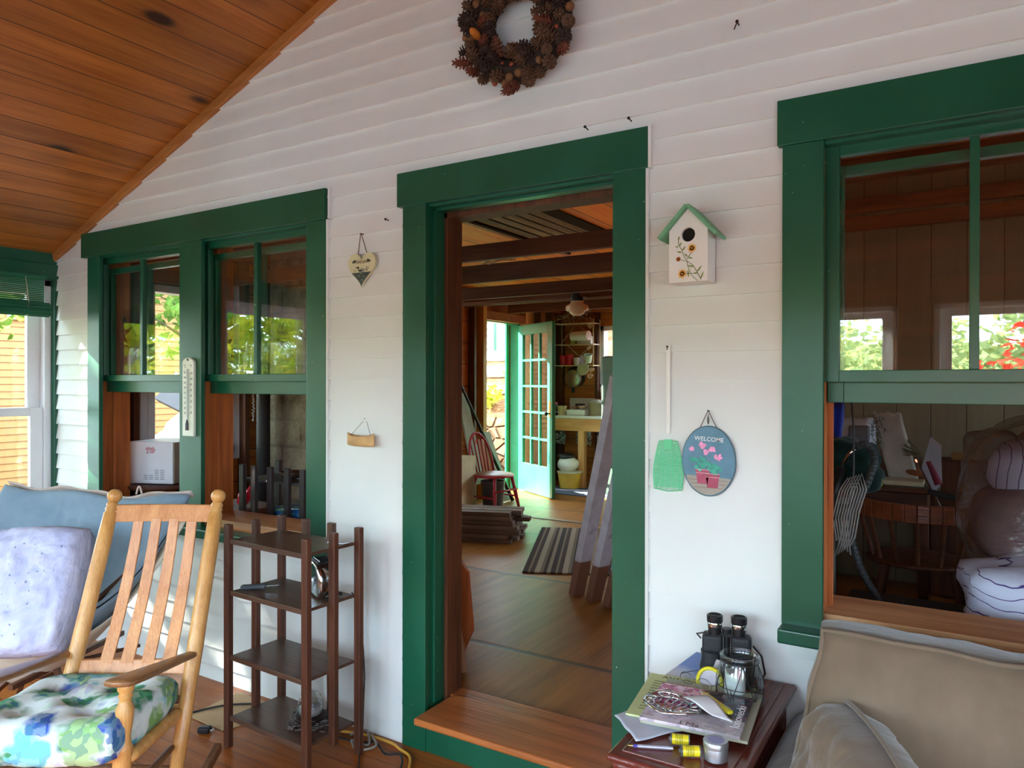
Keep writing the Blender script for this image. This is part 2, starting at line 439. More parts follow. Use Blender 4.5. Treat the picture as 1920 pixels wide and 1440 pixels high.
b = MB(); b.bb(-1.865, -1.835, .11, .215, .15, 2.2); b.bb(-1.045, -1.015, .11, .215, .15, 2.2); b.bb(-1.865, -1.015, .11, .215, 2.165, 2.2); b.build('inner_jamb', pine_dark, d, bevel=.002)
b = MB(); b.bb(-1.844, -1.033, -.02, 0, 0, .162); b.build('kick_board', green, d, bevel=.002)
b = MB(); b.bb(-1.815, -1.02, -.135, .135, .158, .186); b.build('threshold', step_wood, d, bevel=.008, seg=3)
b = MB(); b.bb(-1.85, -1.03, .135, .215, .155, .178); b.build('inner_threshold', step_wood, d, bevel=.004)
# ---------------- double hung windows in the back wall ----------------
def sash(parent, name, x0, x1, z0, z1, y, stile, bot, top, munt, panes=2, th=.032):
    f = MB(); f.bb(x0, x0+stile, y-th/2, y+th/2, z0, z1); f.bb(x1-stile, x1, y-th/2, y+th/2, z0, z1)
    f.bb(x0+stile, x1-stile, y-th/2, y+th/2, z0, z0+bot); f.bb(x0+stile, x1-stile, y-th/2, y+th/2, z1-top, z1)
    wi = (x1-x0-2*stile)
    for i in range(1, panes): xm = x0+stile+wi*i/panes; f.bb(xm-munt/2, xm+munt/2, y-th/2+.002, y+th/2-.002, z0+bot, z1-top)
    o = f.build(name, green, parent, bevel=.002)
    g = MB(); g.bb(x0+stile-.003, x1-stile+.003, y-.0015, y+.0015, z0+bot-.003, z1-top+.003); g.build('glass', wglass, o)
    return o
def hung_window(idx, x0, x1, inner_left=True):
    wd = sempty('window_%d' % idx)
    b = MB(); b.bb(x0-.02, x0, -.004, .03, .79, 2.2); b.bb(x1, x1+.02, -.004, .03, .79, 2.2); b.bb(x0, x1, -.004, .03, 2.19, 2.2); b.build('outer_stop', green, wd)
    sash(wd, 'upper_sash', x0, x1, 1.486, 2.196, .05, .04, .036, .034, .024)
    sash(wd, 'lower_sash', x0+.003, x1-.003, 1.424, 2.14, .088, .045, .076, .03, .022)
    j = MB(); j.bb(x0-.012, x0, .03, .215, .79, 2.2); j.bb(x1, x1+.012, .03, .215, .79, 2.2)
    j.bb(x0, x0+.014, .105, .125, .79, 2.2); j.bb(x1-.014, x1, .105, .125, .79, 2.2)
    j.bb(x0-.09, x0-.01, .2, .222, .76, 2.28); j.bb(x1+.01, x1+.09, .2, .222, .76, 2.28); j.bb(x0-.09, x1+.09, .2, .222, 2.2, 2.28)
    j.build('pine_jamb', pine_raw, wd, bevel=.0015)
    s = MB(); s.bb(x0-.01, x1+.01, .012, .24, .757, .795); s.build('inner_sill', wood('sill_pine', (172, 118, 74), (214, 166, 118), 'x', .5), wd, bevel=.003)
    return wd
hung_window(1, *OPEN[0][:2]); hung_window(2, *OPEN[1][:2]); hung_window(3, *OPEN[3][:2]); hung_window(4, *OPEN[4][:2])
def casing_set(name, head, sides, sill, strip=None):
    t = sempty(name)
    b = MB(); b.bb(head[0], head[1], -.032, 0, 2.200, 2.337); b.build('head_casing', green, t, bevel=.002)
    for a, c in sides: b = MB(); b.bb(a, c, -.024, 0, .755, 2.2); b.build('casing', green, t, bevel=.002)
    b = MB(); b.bb(sill[0], sill[1], -.085, .012, .713, .757); b.build('outer_sill', green, t, bevel=.006, seg=3)
    b = MB(); b.bb(sill[0]+.02, sill[1]-.02, -.009, 0, .64, .716); b.build('apron_strip', white, t)
    if strip: b = MB(); b.bb(strip, strip+.01, -.022, 0, .757, 2.2); b.bb(strip+.018, strip+.026, -.03, 0, 2.2, 2.337); b.build('edge_strip', white, t)
casing_set('trim_2', (-4.372, -2.40), [(-4.317, -4.196), (-3.441, -3.275), (-2.521, -2.401)], (-4.36, -2.38), strip=-2.401)
casing_set('trim_3', (-.49, 1.44), [(-.476, -.36), (.41, .52), (1.30, 1.42)], (-.476, 1.43))
# thin white corner board edge left of the window casing
# ---------------- left, front and right porch walls ----------------
def vinyl_window(idx, y0, y1, z0, z1, M, glazed=True):
    """built in a local frame: u along the wall, w = outward depth, z up; M maps (u, w, z) to world"""
    wd = sempty('window_%d' % idx); f = MB()
    def bx(m, u0, u1, w0, w1, a, c):
        vs = [(u, w_, z) for u in (u0, u1) for w_ in (w0, w1) for z in (a, c)]
        m._add(vs, [(0, 1, 3, 2), (4, 6, 7, 5), (0, 4, 5, 1), (2, 3, 7, 6), (0, 2, 6, 4), (1, 5, 7, 3)], M)
    t = .038
    for a, c in ((y0, y0+t), (y1-t, y1)): bx(f, a, c, .02, .10, z0, z1)
    bx(f, y0, y1, .02, .10, z0, z0+t); bx(f, y0, y1, .02, .10, z1-t, z1)
    f.build('frame', vinyl, wd, bevel=.003)
    mz = 1.305
    for nm, a, c, wy in (('lower_sash', z0+t, mz+.025, .035), ('upper_sash', mz-.025, z1-t, .07)):
        s = MB(); q = .072
        bx(s, y0+t, y0+t+q, wy, wy+.03, a, c); bx(s, y1-t-q, y1-t, wy, wy+.03, a, c)
        bx(s, y0+t+q, y1-t-q, wy, wy+.03, a, a+.05); bx(s, y0+t+q, y1-t-q, wy, wy+.03, c-.05, c)
        so = s.build(nm, vinyl, wd, bevel=.003)
        if glazed: g = MB(); bx(g, y0+t+q, y1-t-q, wy+.012, wy+.016, a+.05, c-.05); g.build('glass', wglass, so)
        if nm == 'lower_sash': k = MB(); ym = (y0+y1)/2; bx(k, ym-.05, ym+.05, .022, .05, mz+.025, mz+.04); bx(k, ym-.02, ym+.02, .018, .04, mz+.035, mz+.052); k.build('lock', vinyl, so, bevel=.003)
    return wd
ML = Matrix(((0, -1, 0, X0), (1, 0, 0, 0), (0, 0, 1, 0), (0, 0, 0, 1)))
MF = Matrix(((1, 0, 0, 0), (0, -1, 0, YF), (0, 0, 1, 0), (0, 0, 0, 1)))
MR = Matrix(((0, 1, 0, X1), (1, 0, 0, 0), (0, 0, 1, 0), (0, 0, 0, 1)))
lw = [(-.94, -.028), (-1.96, -1.05), (-2.98, -2.07)]
b = MB(); z0, z1 = .62, 2.093
b.bb(X0-.14, X0, YF, 0, 0, z0); b.bb(X0-.14, X0, YF, 0, z1, 2.32)
ys = YF
for a, c in sorted(lw): b.bb(X0-.14, X0, ys, a, z0, z1); ys = c
b.bb(X0-.14, X0, ys, 0, z0, z1); struct(b.build('wall_left', green))
for i, (a, c) in enumerate(lw): vinyl_window(5+i, a, c, z0, z1, ML)
b = MB(); b.bb(X0, X0+.012, -.026, 0, .0, 2.093); b.bb(X0, X0+.02, YF, 0, 2.10, 2.185); struct(b.build('trim_4', green, bevel=.002))
fw = [(-3.98, -2.96), (-2.73, -1.71), (-1.46, -.43), (-.2, .83), (1.06, 2.09), (2.32, 3.35)]
FZ0, FZ1 = .62, 2.05
b = MB(); b.bb(X0, X1, YF-.14, YF, 0, FZ0)
b.prism([(X0, FZ1), (X1, FZ1), (X1, 2.3), (0, 2.3+S*4.69), (X0, 2.3)], -.14, Matrix(((1, 0, 0, 0), (0, 0, 1, YF), (0, 1, 0, 0), (0, 0, 0, 1))))
xs = X0
for a, c in fw: b.bb(xs, a, YF-.14, YF, FZ0, FZ1); xs = c
b.bb(xs, X1, YF-.14, YF, FZ0, FZ1); struct(b.build('wall_front', wood('front_wall_pine', (120, 66, 30), (168, 104, 54), 'x', .5, board=.14, across='z')))
for i, (a, c) in enumerate(fw): vinyl_window(8+i, a, c, FZ0, FZ1, MF, glazed=False)
rw = [(-2.9, -1.9), (-1.6, -.6)]
b = MB(); b.bb(X1, X1+.14, YF, 0, 0, .62); b.bb(X1, X1+.14, YF, 0, 2.05, 2.32); ys = YF
for a, c in rw: b.bb(X1, X1+.14, ys, a, .62, 2.05); ys = c
b.bb(X1, X1+.14, ys, 0, .62, 2.05); struct(b.build('wall_right', green))
for i, (a, c) in enumerate(rw): vinyl_window(14+i, a, c, .62, 2.05, MR, glazed=False)
# ---------------- interior shell ----------------
XI, YB = -4.75, 6.55
DOORK = (4.68, 5.46)
lo = [(.60, 1.29, .95, 2.15), (2.1, 3.4, .85, 2.25), (DOORK[0], DOORK[1], IF, 2.19)]
b = MB(); ys = 0
for a, c, q0, q1 in lo:
    b.bb(XI-.1, XI, ys, a, 0, 2.75); b.bb(XI-.1, XI, a, c, 0, q0); b.bb(XI-.1, XI, a, c, q1, 2.75); ys = c
b.bb(XI-.1, XI, ys, YB, 0, 2.75); struct(b.build('wall_inner_left', sheath))
BW = (-4.12, -3.45, 1.35, 2.22)
b = MB(); b.bb(XI, BW[0], YB, YB+.12, 0, 2.55); b.bb(BW[0], BW[1], YB, YB+.12, 0, BW[2]); b.bb(BW[0], BW[1], YB, YB+.12, BW[3], 2.55); b.bb(BW[1], -3.0, YB, YB+.12, 0, 2.55); b.bb(-3.0, -1.1, YB, YB+.12, 0, .95); b.bb(-3.0, -1.1, YB, YB+.12, 2.3, 2.55); b.bb(-1.1, X1, YB, YB+.12, 0, 2.55)
b.prism([(X0-.06, 2.55), (X1, 2.55), (X1, 2.7), (0, 2.7+S*4.69), (X0-.06, 2.7)], .12, Matrix(((1, 0, 0, 0), (0, 0, 1, YB), (0, 1, 0, 0), (0, 0, 0, 1))))
struct(b.build('wall_inner_back', sheath_b))
b = MB(); b.bb(-.95, -.88, .2, YB, 0, 3.9); struct(b.build('wall_partition', sheath))
b = MB(); b.bb(-.88, X1, 3.2, 3.28, 0, 4.6); struct(b.build('wall_bedroom', panel))
b = MB(); b.bb(X1, X1+.12, 0, 1.1, 0, 2.8); b.bb(X1, X1+.12, 2.3, YB, 0, 2.8); b.bb(X1, X1+.12, 1.1, 2.3, 0, .9); b.bb(X1, X1+.12, 1.1, 2.3, 2.1, 2.8); struct(b.build('wall_inner_right', sheath))
# studs, plates on the inner left wall, door framing
b = MB()
for y in (.25, .48, 1.36, 1.95, 3.50, 3.92, 4.12, 4.42): b.bb(XI, XI+.09, y-.02, y+.02, IF, 2.40)
for y in (5.9, 6.2): b.bb(XI, XI+.09, y-.02, y+.02, IF, 2.40)
struct(b.build('trim_5', pine_dark, bevel=.002))
b = MB()
for y in (4.60, 5.54): b.bb(XI, XI+.10, y-.035, y+.035, IF, 2.36)
struct(b.build('trim_6', wood('golden_pine', (176, 108, 44), (214, 150, 72), 'z', .5, knots=.05), bevel=.002))
b = MB(); b.bb(XI, XI+.11, .2, YB, 2.40, 2.49); b.bb(XI, XI+.10, 4.63, 5.5, 2.20, 2.30); b.bb(XI, -.95, YB-.1, YB, 2.40, 2.49); struct(b.build('trim_7', pine_raw_x, bevel=.002))
b = MB(); b.bb(XI, XI+.1, YB-.09, YB, IF, 2.4); b.bb(-4.16, -4.12, YB-.09, YB, IF, 2.4); struct(b.build('trim_8', pine_dark, bevel=.002))
# ceiling joists / tie beams
bm_pos = [(.30, 2.20, .13), (1.18, 2.186, .092), (1.97, 2.186, .125), (2.82, 2.186, .10), (3.22, 2.19, .03), (4.2, 2.3, .1), (5.1, 2.3, .1)]
for y, z, h in bm_pos:
    b = MB(); b.bb(XI+.1, -.96, y-.02, y+.02 if h > .05 else y+.01, z, z+h); struct(b.build('trim_9', pine_dark_x, bevel=.003))
# patch of older grey boards let into the roof, with dark gaps
def on_roof(x, y, dz=0): return Vector((x, y, roof_z(x, 2.53)-dz))
b = MB(); ya, yb = 2.5, 4.9
for i in range(5):
    x = -3.67+i*.072; n = Vector((S, 0, -1)).normalized()
    p0 = on_roof(x, ya, .012); p1 = on_roof(x, yb-(.03*(i % 2)), .012); b.bar(p0, p1, .060, .016, up=(-S, 0, 1))
struct(b.build('ceiling_patch', old_boards))
b = MB(); b.bar(on_roof(-3.53, ya, .004), on_roof(-3.53, yb, .004), .38, .010, up=(-S, 0, 1)); b.bar(on_roof(-3.305, ya, .012), on_roof(-3.305, yb, .012), .09, .02, up=(-S, 0, 1)); b.bar(on_roof(-3.725, ya, .016), on_roof(-3.725, yb, .016), .012, .03, up=(-S, 0, 1))
b2 = MB(); b2.bar(on_roof(-3.75, ya, .018), on_roof(-3.75, yb, .018), .028, .03, up=(-S, 0, 1)); struct(b2.build('trim_16', pine_trim))
struct(b.build('trim_10', plain('black_gap', (22, 16, 12), .9)))
# interior windows
def simple_win(idx, y0, y1, z0, z1, x, cross=True):
    wd = sempty('window_%d' % idx); f = MB()
    for a, c in ((y0, y0+.05), (y1-.05, y1)): f.bb(x-.08, x+.03, a, c, z0, z1)
    f.bb(x-.08, x+.03, y0, y1, z0, z0+.05); f.bb(x-.08, x+.03, y0, y1, z1-.05, z1)
    f.bb(x, x+.022, y1, y1+.07, z0-.05, z1+.06); f.bb(x, x+.022, y0-.05, y0, z0-.05, z1+.06)
    if cross: f.bb(x-.05, x-.02, y0, y1, (z0+z1)/2-.02, (z0+z1)/2+.02)
    f.build('frame', vinyl, wd, bevel=.003)
    g = MB(); g.bb(x-.042, x-.038, y0+.05, y1-.05, z0+.05, z1-.05); g.build('glass', wglass, wd)
simple_win(16, .60, 1.29, .95, 2.15, XI, cross=False)
simple_win(17, 2.1, 3.4, .85, 2.25, XI)  # unseen window, added and widened to bring more daylight into the room
wd = sempty('window_18'); f = MB(); f.bb(BW[0], BW[0]+.06, YB-.03, YB+.1, BW[2], BW[3]); f.bb(BW[1]-.06, BW[1], YB-.03, YB+.1, BW[2], BW[3]); f.bb(BW[0], BW[1], YB-.03, YB+.1, BW[3]-.06, BW[3]); f.bb(BW[0], BW[1], YB-.03, YB+.1, BW[2], BW[2]+.05); f.bb(BW[0]+.2, BW[0]+.23, YB+.03, YB+.06, BW[2], BW[3]); f.build('frame', vinyl, wd, bevel=.003)
wd = sempty('window_19'); f = MB()  # unseen back wall window, added to light the inner ceiling
for xa, xb in ((-3.0, -2.94), (-2.08, -2.02), (-1.16, -1.1)): f.bb(xa, xb, YB-.02, YB+.1, .95, 2.3)
f.bb(-3.0, -1.1, YB-.02, YB+.1, .95, 1.0); f.bb(-3.0, -1.1, YB-.02, YB+.1, 2.25, 2.3); f.build('frame', vinyl, wd, bevel=.003)
portal('portal_front', (0, YF+.02, 1.33), (8.2, 1.5), (0, 1, 0))
portal('portal_left', (X0+.03, -1.5, 1.36), (3.1, 1.5), (1, 0, 0))
portal('portal_right', (X1-.03, -1.75, 1.33), (2.5, 1.5), (-1, 0, 0))
# ---------------- outdoors ----------------
def leafmat(name, cs, transl=.5):
    b = NB(name); oi = b.n.new('ShaderNodeTexCoord'); n1 = b.noise(oi.outputs['Object'], 2.6, 3); n2 = b.noise(oi.outputs['Object'], 18, 2)
    f = b.math('ADD', b.math('MULTIPLY', n1, .6), b.math('MULTIPLY', n2, .4))
    st = [(.3+.4*i/(len(cs)-1), lin(c)) for i, c in enumerate(cs)]
    col = b.ramp(f, st)
    d = b.n.new('ShaderNodeBsdfDiffuse'); t = b.n.new('ShaderNodeBsdfTranslucent'); m = b.n.new('ShaderNodeMixShader')
    b.link(col, d.inputs[0]); b.link(col, t.inputs[0]); m.inputs[0].default_value = transl
    b.link(d.outputs[0], m.inputs[1]); b.link(t.outputs[0], m.inputs[2]); b.link(m.outputs[0], b.out.inputs[0]); return b.m
leaf_y = leafmat('yellow_green_leaves', [(58, 86, 22), (120, 150, 34), (190, 190, 60), (206, 160, 50)])
leaf_g = leafmat('green_leaves', [(52, 84, 36), (110, 146, 60), (168, 190, 96)])
leaf_r = leafmat('red_maple_leaves', [(150, 30, 30), (214, 66, 50), (240, 120, 90)])
leaf_f = leafmat('far_shore_leaves', [(120, 140, 84), (156, 172, 108), (190, 194, 130), (206, 164, 116)], .55)  # leaf colours lightened to carry the far shore's haze and sunlight
bark = plain('bark', (84, 68, 54), .9, var=.3, vs=12)
gnd = NB('leafy_ground'); n1 = gnd.noise(gnd.coord(), 2.2, 6, .7); n2 = gnd.noise(gnd.coord(), 30, 3, .7)
gnd.bsdf(gnd.ramp(gnd.math('ADD', gnd.math('MULTIPLY', n1, .5), gnd.math('MULTIPLY', n2, .5)), [(.35, lin((52, 66, 24))), (.47, lin((92, 58, 36))), (.6, lin((128, 90, 62)))]), .95, .1, bump=n2, bstr=.8, bdist=.03)
b = MB()
def gz(x, y):
    z = -.55
    if y > 7.75: z += 1.35 + min(1.8, (y-7.75)*.42)
    if y < -5: z -= min(4.4, (-5-y)*.42)
    return z + .06*noise.noise(Vector((x*.8, y*.8, 0)))
def gf(u, v):
    x = -34+u*68; y = -30+v*52; return (x, y, gz(x, y))
b.grid(gf, 120, 120); tag(b.build('ground', gnd.m, smooth=True), 'leaf strewn brown ground outside the cottage', 'ground', kind='structure')
lake = NB('lake_water'); lake.bsdf(lin((120, 140, 150)), .12, .5, bump=lake.noise(lake.mapped((1, 3, 1)), 1.5, 3), bstr=.2, bdist=.05)
b = MB(); b.bb(-90, 90, -85, -12.4, -3.6, -3.5); struct(b.build('lake', lake.m))
def crown(mb, c, r, n, size, rnd, flat=1.0):
    for i in range(n):
        d = Vector((rnd.gauss(0, 1), rnd.gauss(0, 1), rnd.gauss(0, 1))).normalized()*(rnd.random()**.35)
        p = Vector(c)+Vector((d.x*r[0], d.y*r[1], d.z*r[2]))
        a = Vector((rnd.gauss(0, 1), rnd.gauss(0, 1), rnd.gauss(0, .6))).normalized(); q = a.orthogonal().normalized(); q = q*math.cos(i)+a.cross(q)*math.sin(i)
        s = size*rnd.uniform(.6, 1.3); h = a*s; k = q*s*.5
        vv = [mb.b.verts.new(x) for x in (p-h, p+k, p+h, p-k)]; mb.b.faces.new(vv)
def tree(name, label, x, y, h, r, leaf, n=2600, size=.09, low=.25, seed=1, group='trees around the cottage', lean=0):
    rnd = random.Random(seed); z = gz(x, y) if y > -24 else -3.5
    t = thing(name, label, 'tree', (x, y, z), group=group)
    tr = MB(); pts = [(lean*s*s*.8, 0, h*.9*s) for s in (0, .25, .5, .75, 1)]; tr.tube(pts, [.1*r, .085*r, .06*r, .04*r, .015*r], 8)
    for k in range(7):
        a = k*2.4; s = low+(1-low)*rnd.random()*.7; tr.tube([(0, 0, h*s*.8), (math.cos(a)*r*.4, math.sin(a)*r*.4, h*(s*.8+.08)), (math.cos(a)*r*.8, math.sin(a)*r*.8, h*(s*.8+.12))], [.035*r, .02*r, .006*r], 5)
    tr.build('trunk', bark, t, smooth=True)
    f = MB()
    for k in range(9):
        a = k*2.4+seed; rr = r*.55*(1 if k else 0); zz = h*(low+(1-low)*(.15+.75*(k/8)))
        sc = 1.15-.6*(k/8)
        crown(f, (math.cos(a)*rr*sc, math.sin(a)*rr*sc, zz), (r*.62*sc, r*.62*sc, h*.17), n//9, size, rnd)
    f.build('foliage', leaf, t); return t
TL = [('yellowing tree beyond the left porch windows toward the lake', leaf_y), ('green tree beyond the left porch windows toward the lake', leaf_g)]
k = 0
TN = ['nearest yellowing tree toward the lake seen through the left porch window', 'green tree behind the nearest yellowing tree toward the lake', 'broad yellowing tree left of the others by the lake', 'yellowing tree closest to the front of the porch', 'tall green tree furthest left by the lake', 'yellowing tree furthest back at the shore']
for (x, y, h, r, m) in [(-10.0, -6.2, 5.2, 1.35, 0), (-13.2, -7.4, 6.6, 1.6, 1), (-17.2, -7.0, 7.5, 2.0, 0), (-9.4, -10.4, 6.8, 1.5, 0), (-21.5, -10.5, 8.5, 2.4, 1), (-13.4, -11.4, 7.5, 1.8, 0)]:
    k += 1; tree('shoreline_tree', TN[k-1], x, y, h, r, TL[m][1], 2600, .12, .08, k, 'shoreline trees')
tree('green_maple', 'bright green young maple outside the inner left window', -7.25, 2.85, 4.0, .85, leaf_g, 1300, .09, .66, 41)
tree('sun_block_tree', 'added tree filtering the sun on the left side of the porch', -8.4, -2.6, 5.4, 1.5, leaf_y, 2300, .14, .42, 61)  # added in the sun's path so the porch gets only dappled light
tree('sun_block_tree', 'added tree blocking sun between porch and maple', -8.2, .15, 5.2, 1.3, leaf_g, 3600, .15, .5, 62)  # added crown that cuts most sun entering the inner left window
tree('sun_block_tree', 'added unseen tree blocking sun outside the inner room', -8.5, 1.75, 5.6, 1.15, leaf_g, 2600, .15, .6, 63)  # added to keep a sun patch off the inner floor mat
tree('red_maple', 'red autumn maple leaning over the lake in front of the porch', 1.2, -8.2, 3.9, 1.8, leaf_r, 2600, .08, .3, 52)
tree('shoreline_tree', 'green tree in front of the porch beyond its post', -3.0, -10.5, 4.4, 1.9, leaf_g, 3400, .12, .1, 53, 'shoreline trees')
# wooded far shore
rnd = random.Random(9); f = MB()
for i in range(90):
    x = -75+i*2.2+rnd.uniform(-1, 1); h = 10.5+2.2*noise.noise(Vector((x*.06, 3, 0)))+rnd.uniform(-.6, .6)
    crown(f, (x, -72+rnd.uniform(-3, 3), -3.5+h*.5), (2.6, 2.0, h*.56), 260, .55, rnd)
tag(f.build('far_shore_woods', leaf_f), 'wooded far shore across the lake seen in the window reflections', 'woods', kind='stuff')
b = MB(); b.grid(lambda u, v: (-90+u*180, -76-v*10, -3.5+(9.2+1.2*noise.noise(Vector((u*9, 0, 0))))*math.sin(v*PI/2)), 60, 6); struct(b.build('hillside', leaf_f))
# neighbouring tan cottage
nb = thing('neighbor_house', 'tan clapboard cottage next door beyond the left windows', 'house', (-13, 7.5, -.55))
b = MB(); pk = .115
for k in range(38):
    z0 = .15+k*pk; b._add([(.02, -6.2, z0), (.036, -6.2, z0), (.022, -6.2, z0+pk), (.02, 7, z0), (.036, 7, z0), (.022, 7, z0+pk)], [(0, 1, 4, 3), (1, 2, 5, 4), (0, 2, 1), (3, 4, 5)])
    b._add([(-5, -6.22, z0), (-5, -6.25, z0), (-5, -6.222, z0+pk), (.02, -6.22, z0), (.02, -6.25, z0), (.02, -6.222, z0+pk)], [(0, 1, 4, 3), (1, 2, 5, 4)])
b.bb(-5, .02, -6.2, 7, 0, 4.5); b.build('wall', tan_side, nb)
b = MB(); b.prism([(-5.4, 4.45), (.5, 4.45), (.5, 4.55), (-2.4, 5.6), (-5.4, 4.6)], 13.8, Matrix(((1, 0, 0, 0), (0, 0, 1, -6.6), (0, 1, 0, 0), (0, 0, 0, 1)))); b.build('roof', MATS['asphalt_roof'], nb)
b = MB(); b.bb(.03, .09, -4.12, -3.35, 3.02, 3.7); wf = b.build('window', vinyl, nb, bevel=.01)
b = MB()
for i in range(2): b.bb(.088, .094, -4.06+i*.36, -3.76+i*.36, 3.08, 3.64)
b.build('pane', plain('dark_pane', (120, 120, 150), .1), wf)
# boulder and grey lean-to seen through the inner window
bo = MB()
bo.ell((0, 0, 0), (1.0, .75, .85), 22, 14, f=lambda v: v*(1+.22*noise.noise(v*2.3)+.08*noise.noise(v*6)))
rock = plain('pale_granite', (214, 206, 194), .9, .2, var=.25, vs=7, bstr=.5)
o = bo.build('boulder', rock, smooth=True, loc=(-9.4, 4.35, .2)); tag(o, 'large pale sunlit boulder outside the inner left window', 'boulder')
b = MB(); b.bar((-9.3, 3.75, 1.15), (-8.9, 4.7, 2.2), .9, .08, up=(0, -.6, .8)); o = b.build('slanted_board', plain('grey_weathered', (60, 54, 56), .8)); tag(o, 'grey slanted sheet leaning above the boulder outside', 'board')
# stone retaining wall, slope plants and pale shed outside the kitchen door
st = NB('fieldstone'); vo = st.n.new('ShaderNodeTexVoronoi'); vo.feature = 'DISTANCE_TO_EDGE'; vo.inputs['Scale'].default_value = 3.1
st.link(st.mapped((1, 1, 1.35)), vo.inputs['Vector']); vc = st.n.new('ShaderNodeTexVoronoi'); vc.inputs['Scale'].default_value = 3.1; st.link(st.mapped((1, 1, 1.35)), vc.inputs['Vector'])
hv = st.n.new('ShaderNodeSeparateColor'); st.link(vc.outputs['Color'], hv.inputs[0])
c1 = st.ramp(hv.outputs[0], [(.1, lin((84, 66, 42))), (.5, lin((102, 82, 50))), (.9, lin((100, 68, 42)))])
c1 = st.mix(.25, c1, st.ramp(st.noise(st.coord(), 14, 4), [(.3, lin((120, 100, 80))), (.7, lin((128, 112, 84)))]))
edge = st.ramp(vo.outputs['Distance'], [(.01, (0, 0, 0, 1)), (.11, (1, 1, 1, 1))])
st.bsdf(st.mix(edge, lin((84, 60, 38)), c1), .9, .2, bump=edge, bstr=1.0, bdist=.06)
b = MB(); b.grid(lambda u, v: (-11+u*8.5, 7.6+.25*v+.05*noise.noise(Vector((u*30, v*6, 0))), -.6+v*1.5), 90, 24); b.bb(-11, -2.5, 7.85, 8.0, -.6, .88)
o = b.build('stone_wall', st.m, smooth=True); tag(o, 'fieldstone retaining wall outside the open kitchen door', 'wall')
rnd = random.Random(4)
for i, (x, y, n) in enumerate([(-7.1, 8.25, 160), (-6.9, 9.1, 160), (-6.2, 9.8, 150), (-8.6, 9.0, 160), (-7.3, 10.5, 200), (-6.9, 12.0, 240), (-5.2, 11.6, 220), (-8.2, 14.2, 300), (-6.2, 14.4, 300)]):
    f = MB(); hh = .22 if i < 5 else .75
    crown(f, (0, 0, hh), (.34 if i < 5 else .9, .34 if i < 5 else .7, hh), n, .07 if i < 5 else .11, rnd)
    o = f.build('fern' if i < 5 else 'bush', leaf_g if i % 3 else leaf_y, loc=(x, y, gz(x, y))); tag(o, ['low fern on the slope just above the stone wall', 'fern beside the lowest stone step', 'pale fern right of the stone steps', 'fern left of the stone steps', 'yellowish fern near the uppermost stone step', 'leafy bush left of the green corner board of the shed', 'leafy bush right of the shed corner outside the door', 'yellowing bush high behind the stone steps', 'dense bush furthest up the slope outside the door'][i], 'plant', 'plants on the slope')
for i, (x, y) in enumerate([(-7.5, 8.9), (-7.9, 9.7), (-8.3, 10.5)]):
    b = MB(); b.ell((0, 0, 0), (.55, .22, .13), 14, 8, f=lambda v: v*(1+.15*noise.noise(v*4+Vector((i, 0, 0))))); o = b.build('stone_step', rock, smooth=True, loc=(x, y, gz(x, y)+.05)); tag(o, ['lowest flat stone step on the leafy slope', 'middle flat stone step on the leafy slope', 'uppermost flat stone step on the leafy slope'][i], 'step', 'stone steps up the slope')
sh = thing('garden_shed', 'pale shed with green corner board at the top of the slope', 'shed', (-8.42, 10.6, 1.2))
b = MB(); b.bb(-1.6, -.02, 0, .9, 0, 3)
for k in range(20): b._add([(-1.6, -.03, k*.14), (-.18, -.03, k*.14), (-.18, 0, k*.14+.14), (-1.6, 0, k*.14+.14)], [(0, 1, 2, 3)])
b.build('wall', plain('pale_shed_paint', (136, 120, 110), .7), sh)
b = MB(); b.bb(-.16, 0, -.04, .06, 0, 3); b.build('corner_board', plain('dull_green', (50, 84, 66), .7), sh)
# ---------------- things on the porch wall ----------------
MW = lambda x, y, z: Matrix(((1, 0, 0, x), (0, 0, -1, y), (0, 1, 0, z), (0, 0, 0, 1)))   # local x,y -> world x,z ; local z -> -y (out of wall)
iron = plain('dark_iron', (48, 40, 36), .5, .5, .6)
cord_m = plain('brown_string', (96, 72, 60), .9)
# nails
for (x, z, l) in [(-.611, 2.605, 'bent nail high on the wall right of the wreath'), (-1.135, 2.372, 'nail just above the door head, left one'), (-.972, 2.372, 'nail just above the door head near its right end'), (-2.05, 2.155, 'tiny nail left of the door head')]:
    b = MB(); b.tube([(x, 0, z), (x, -.03, z+.004)], .0022, 6); b.tube([(x, -.03, z+.004), (x, -.0315, z+.004)], .0055, 8)
    if 'bent' in l: b.tube([(x, -.028, z+.004), (x-.008, -.034, z-.02)], .002, 6)
    o = b.build('nail', iron); tag(o, l, 'nail', 'nails in the siding')
# ---- birdhouse ----
t = thing('birdhouse', 'white wooden birdhouse with green roof and painted orange flowers', 'birdhouse', (-.743, -.013, 1.80))
wp = plain('birdhouse_white', (232, 230, 226), .5, var=.03); wy = 0.0
# body: pentagon prism depth .10 with hole
W2, HB, HP = .062, .165, .232; D = .085
b = MB()
poly = [(-W2, 0), (W2, 0), (W2, HB), (0, HP), (-W2, HB)]
hole = [(.022*math.cos(a*PI/12), .148+.022*math.sin(a*PI/12)) for a in range(24)]
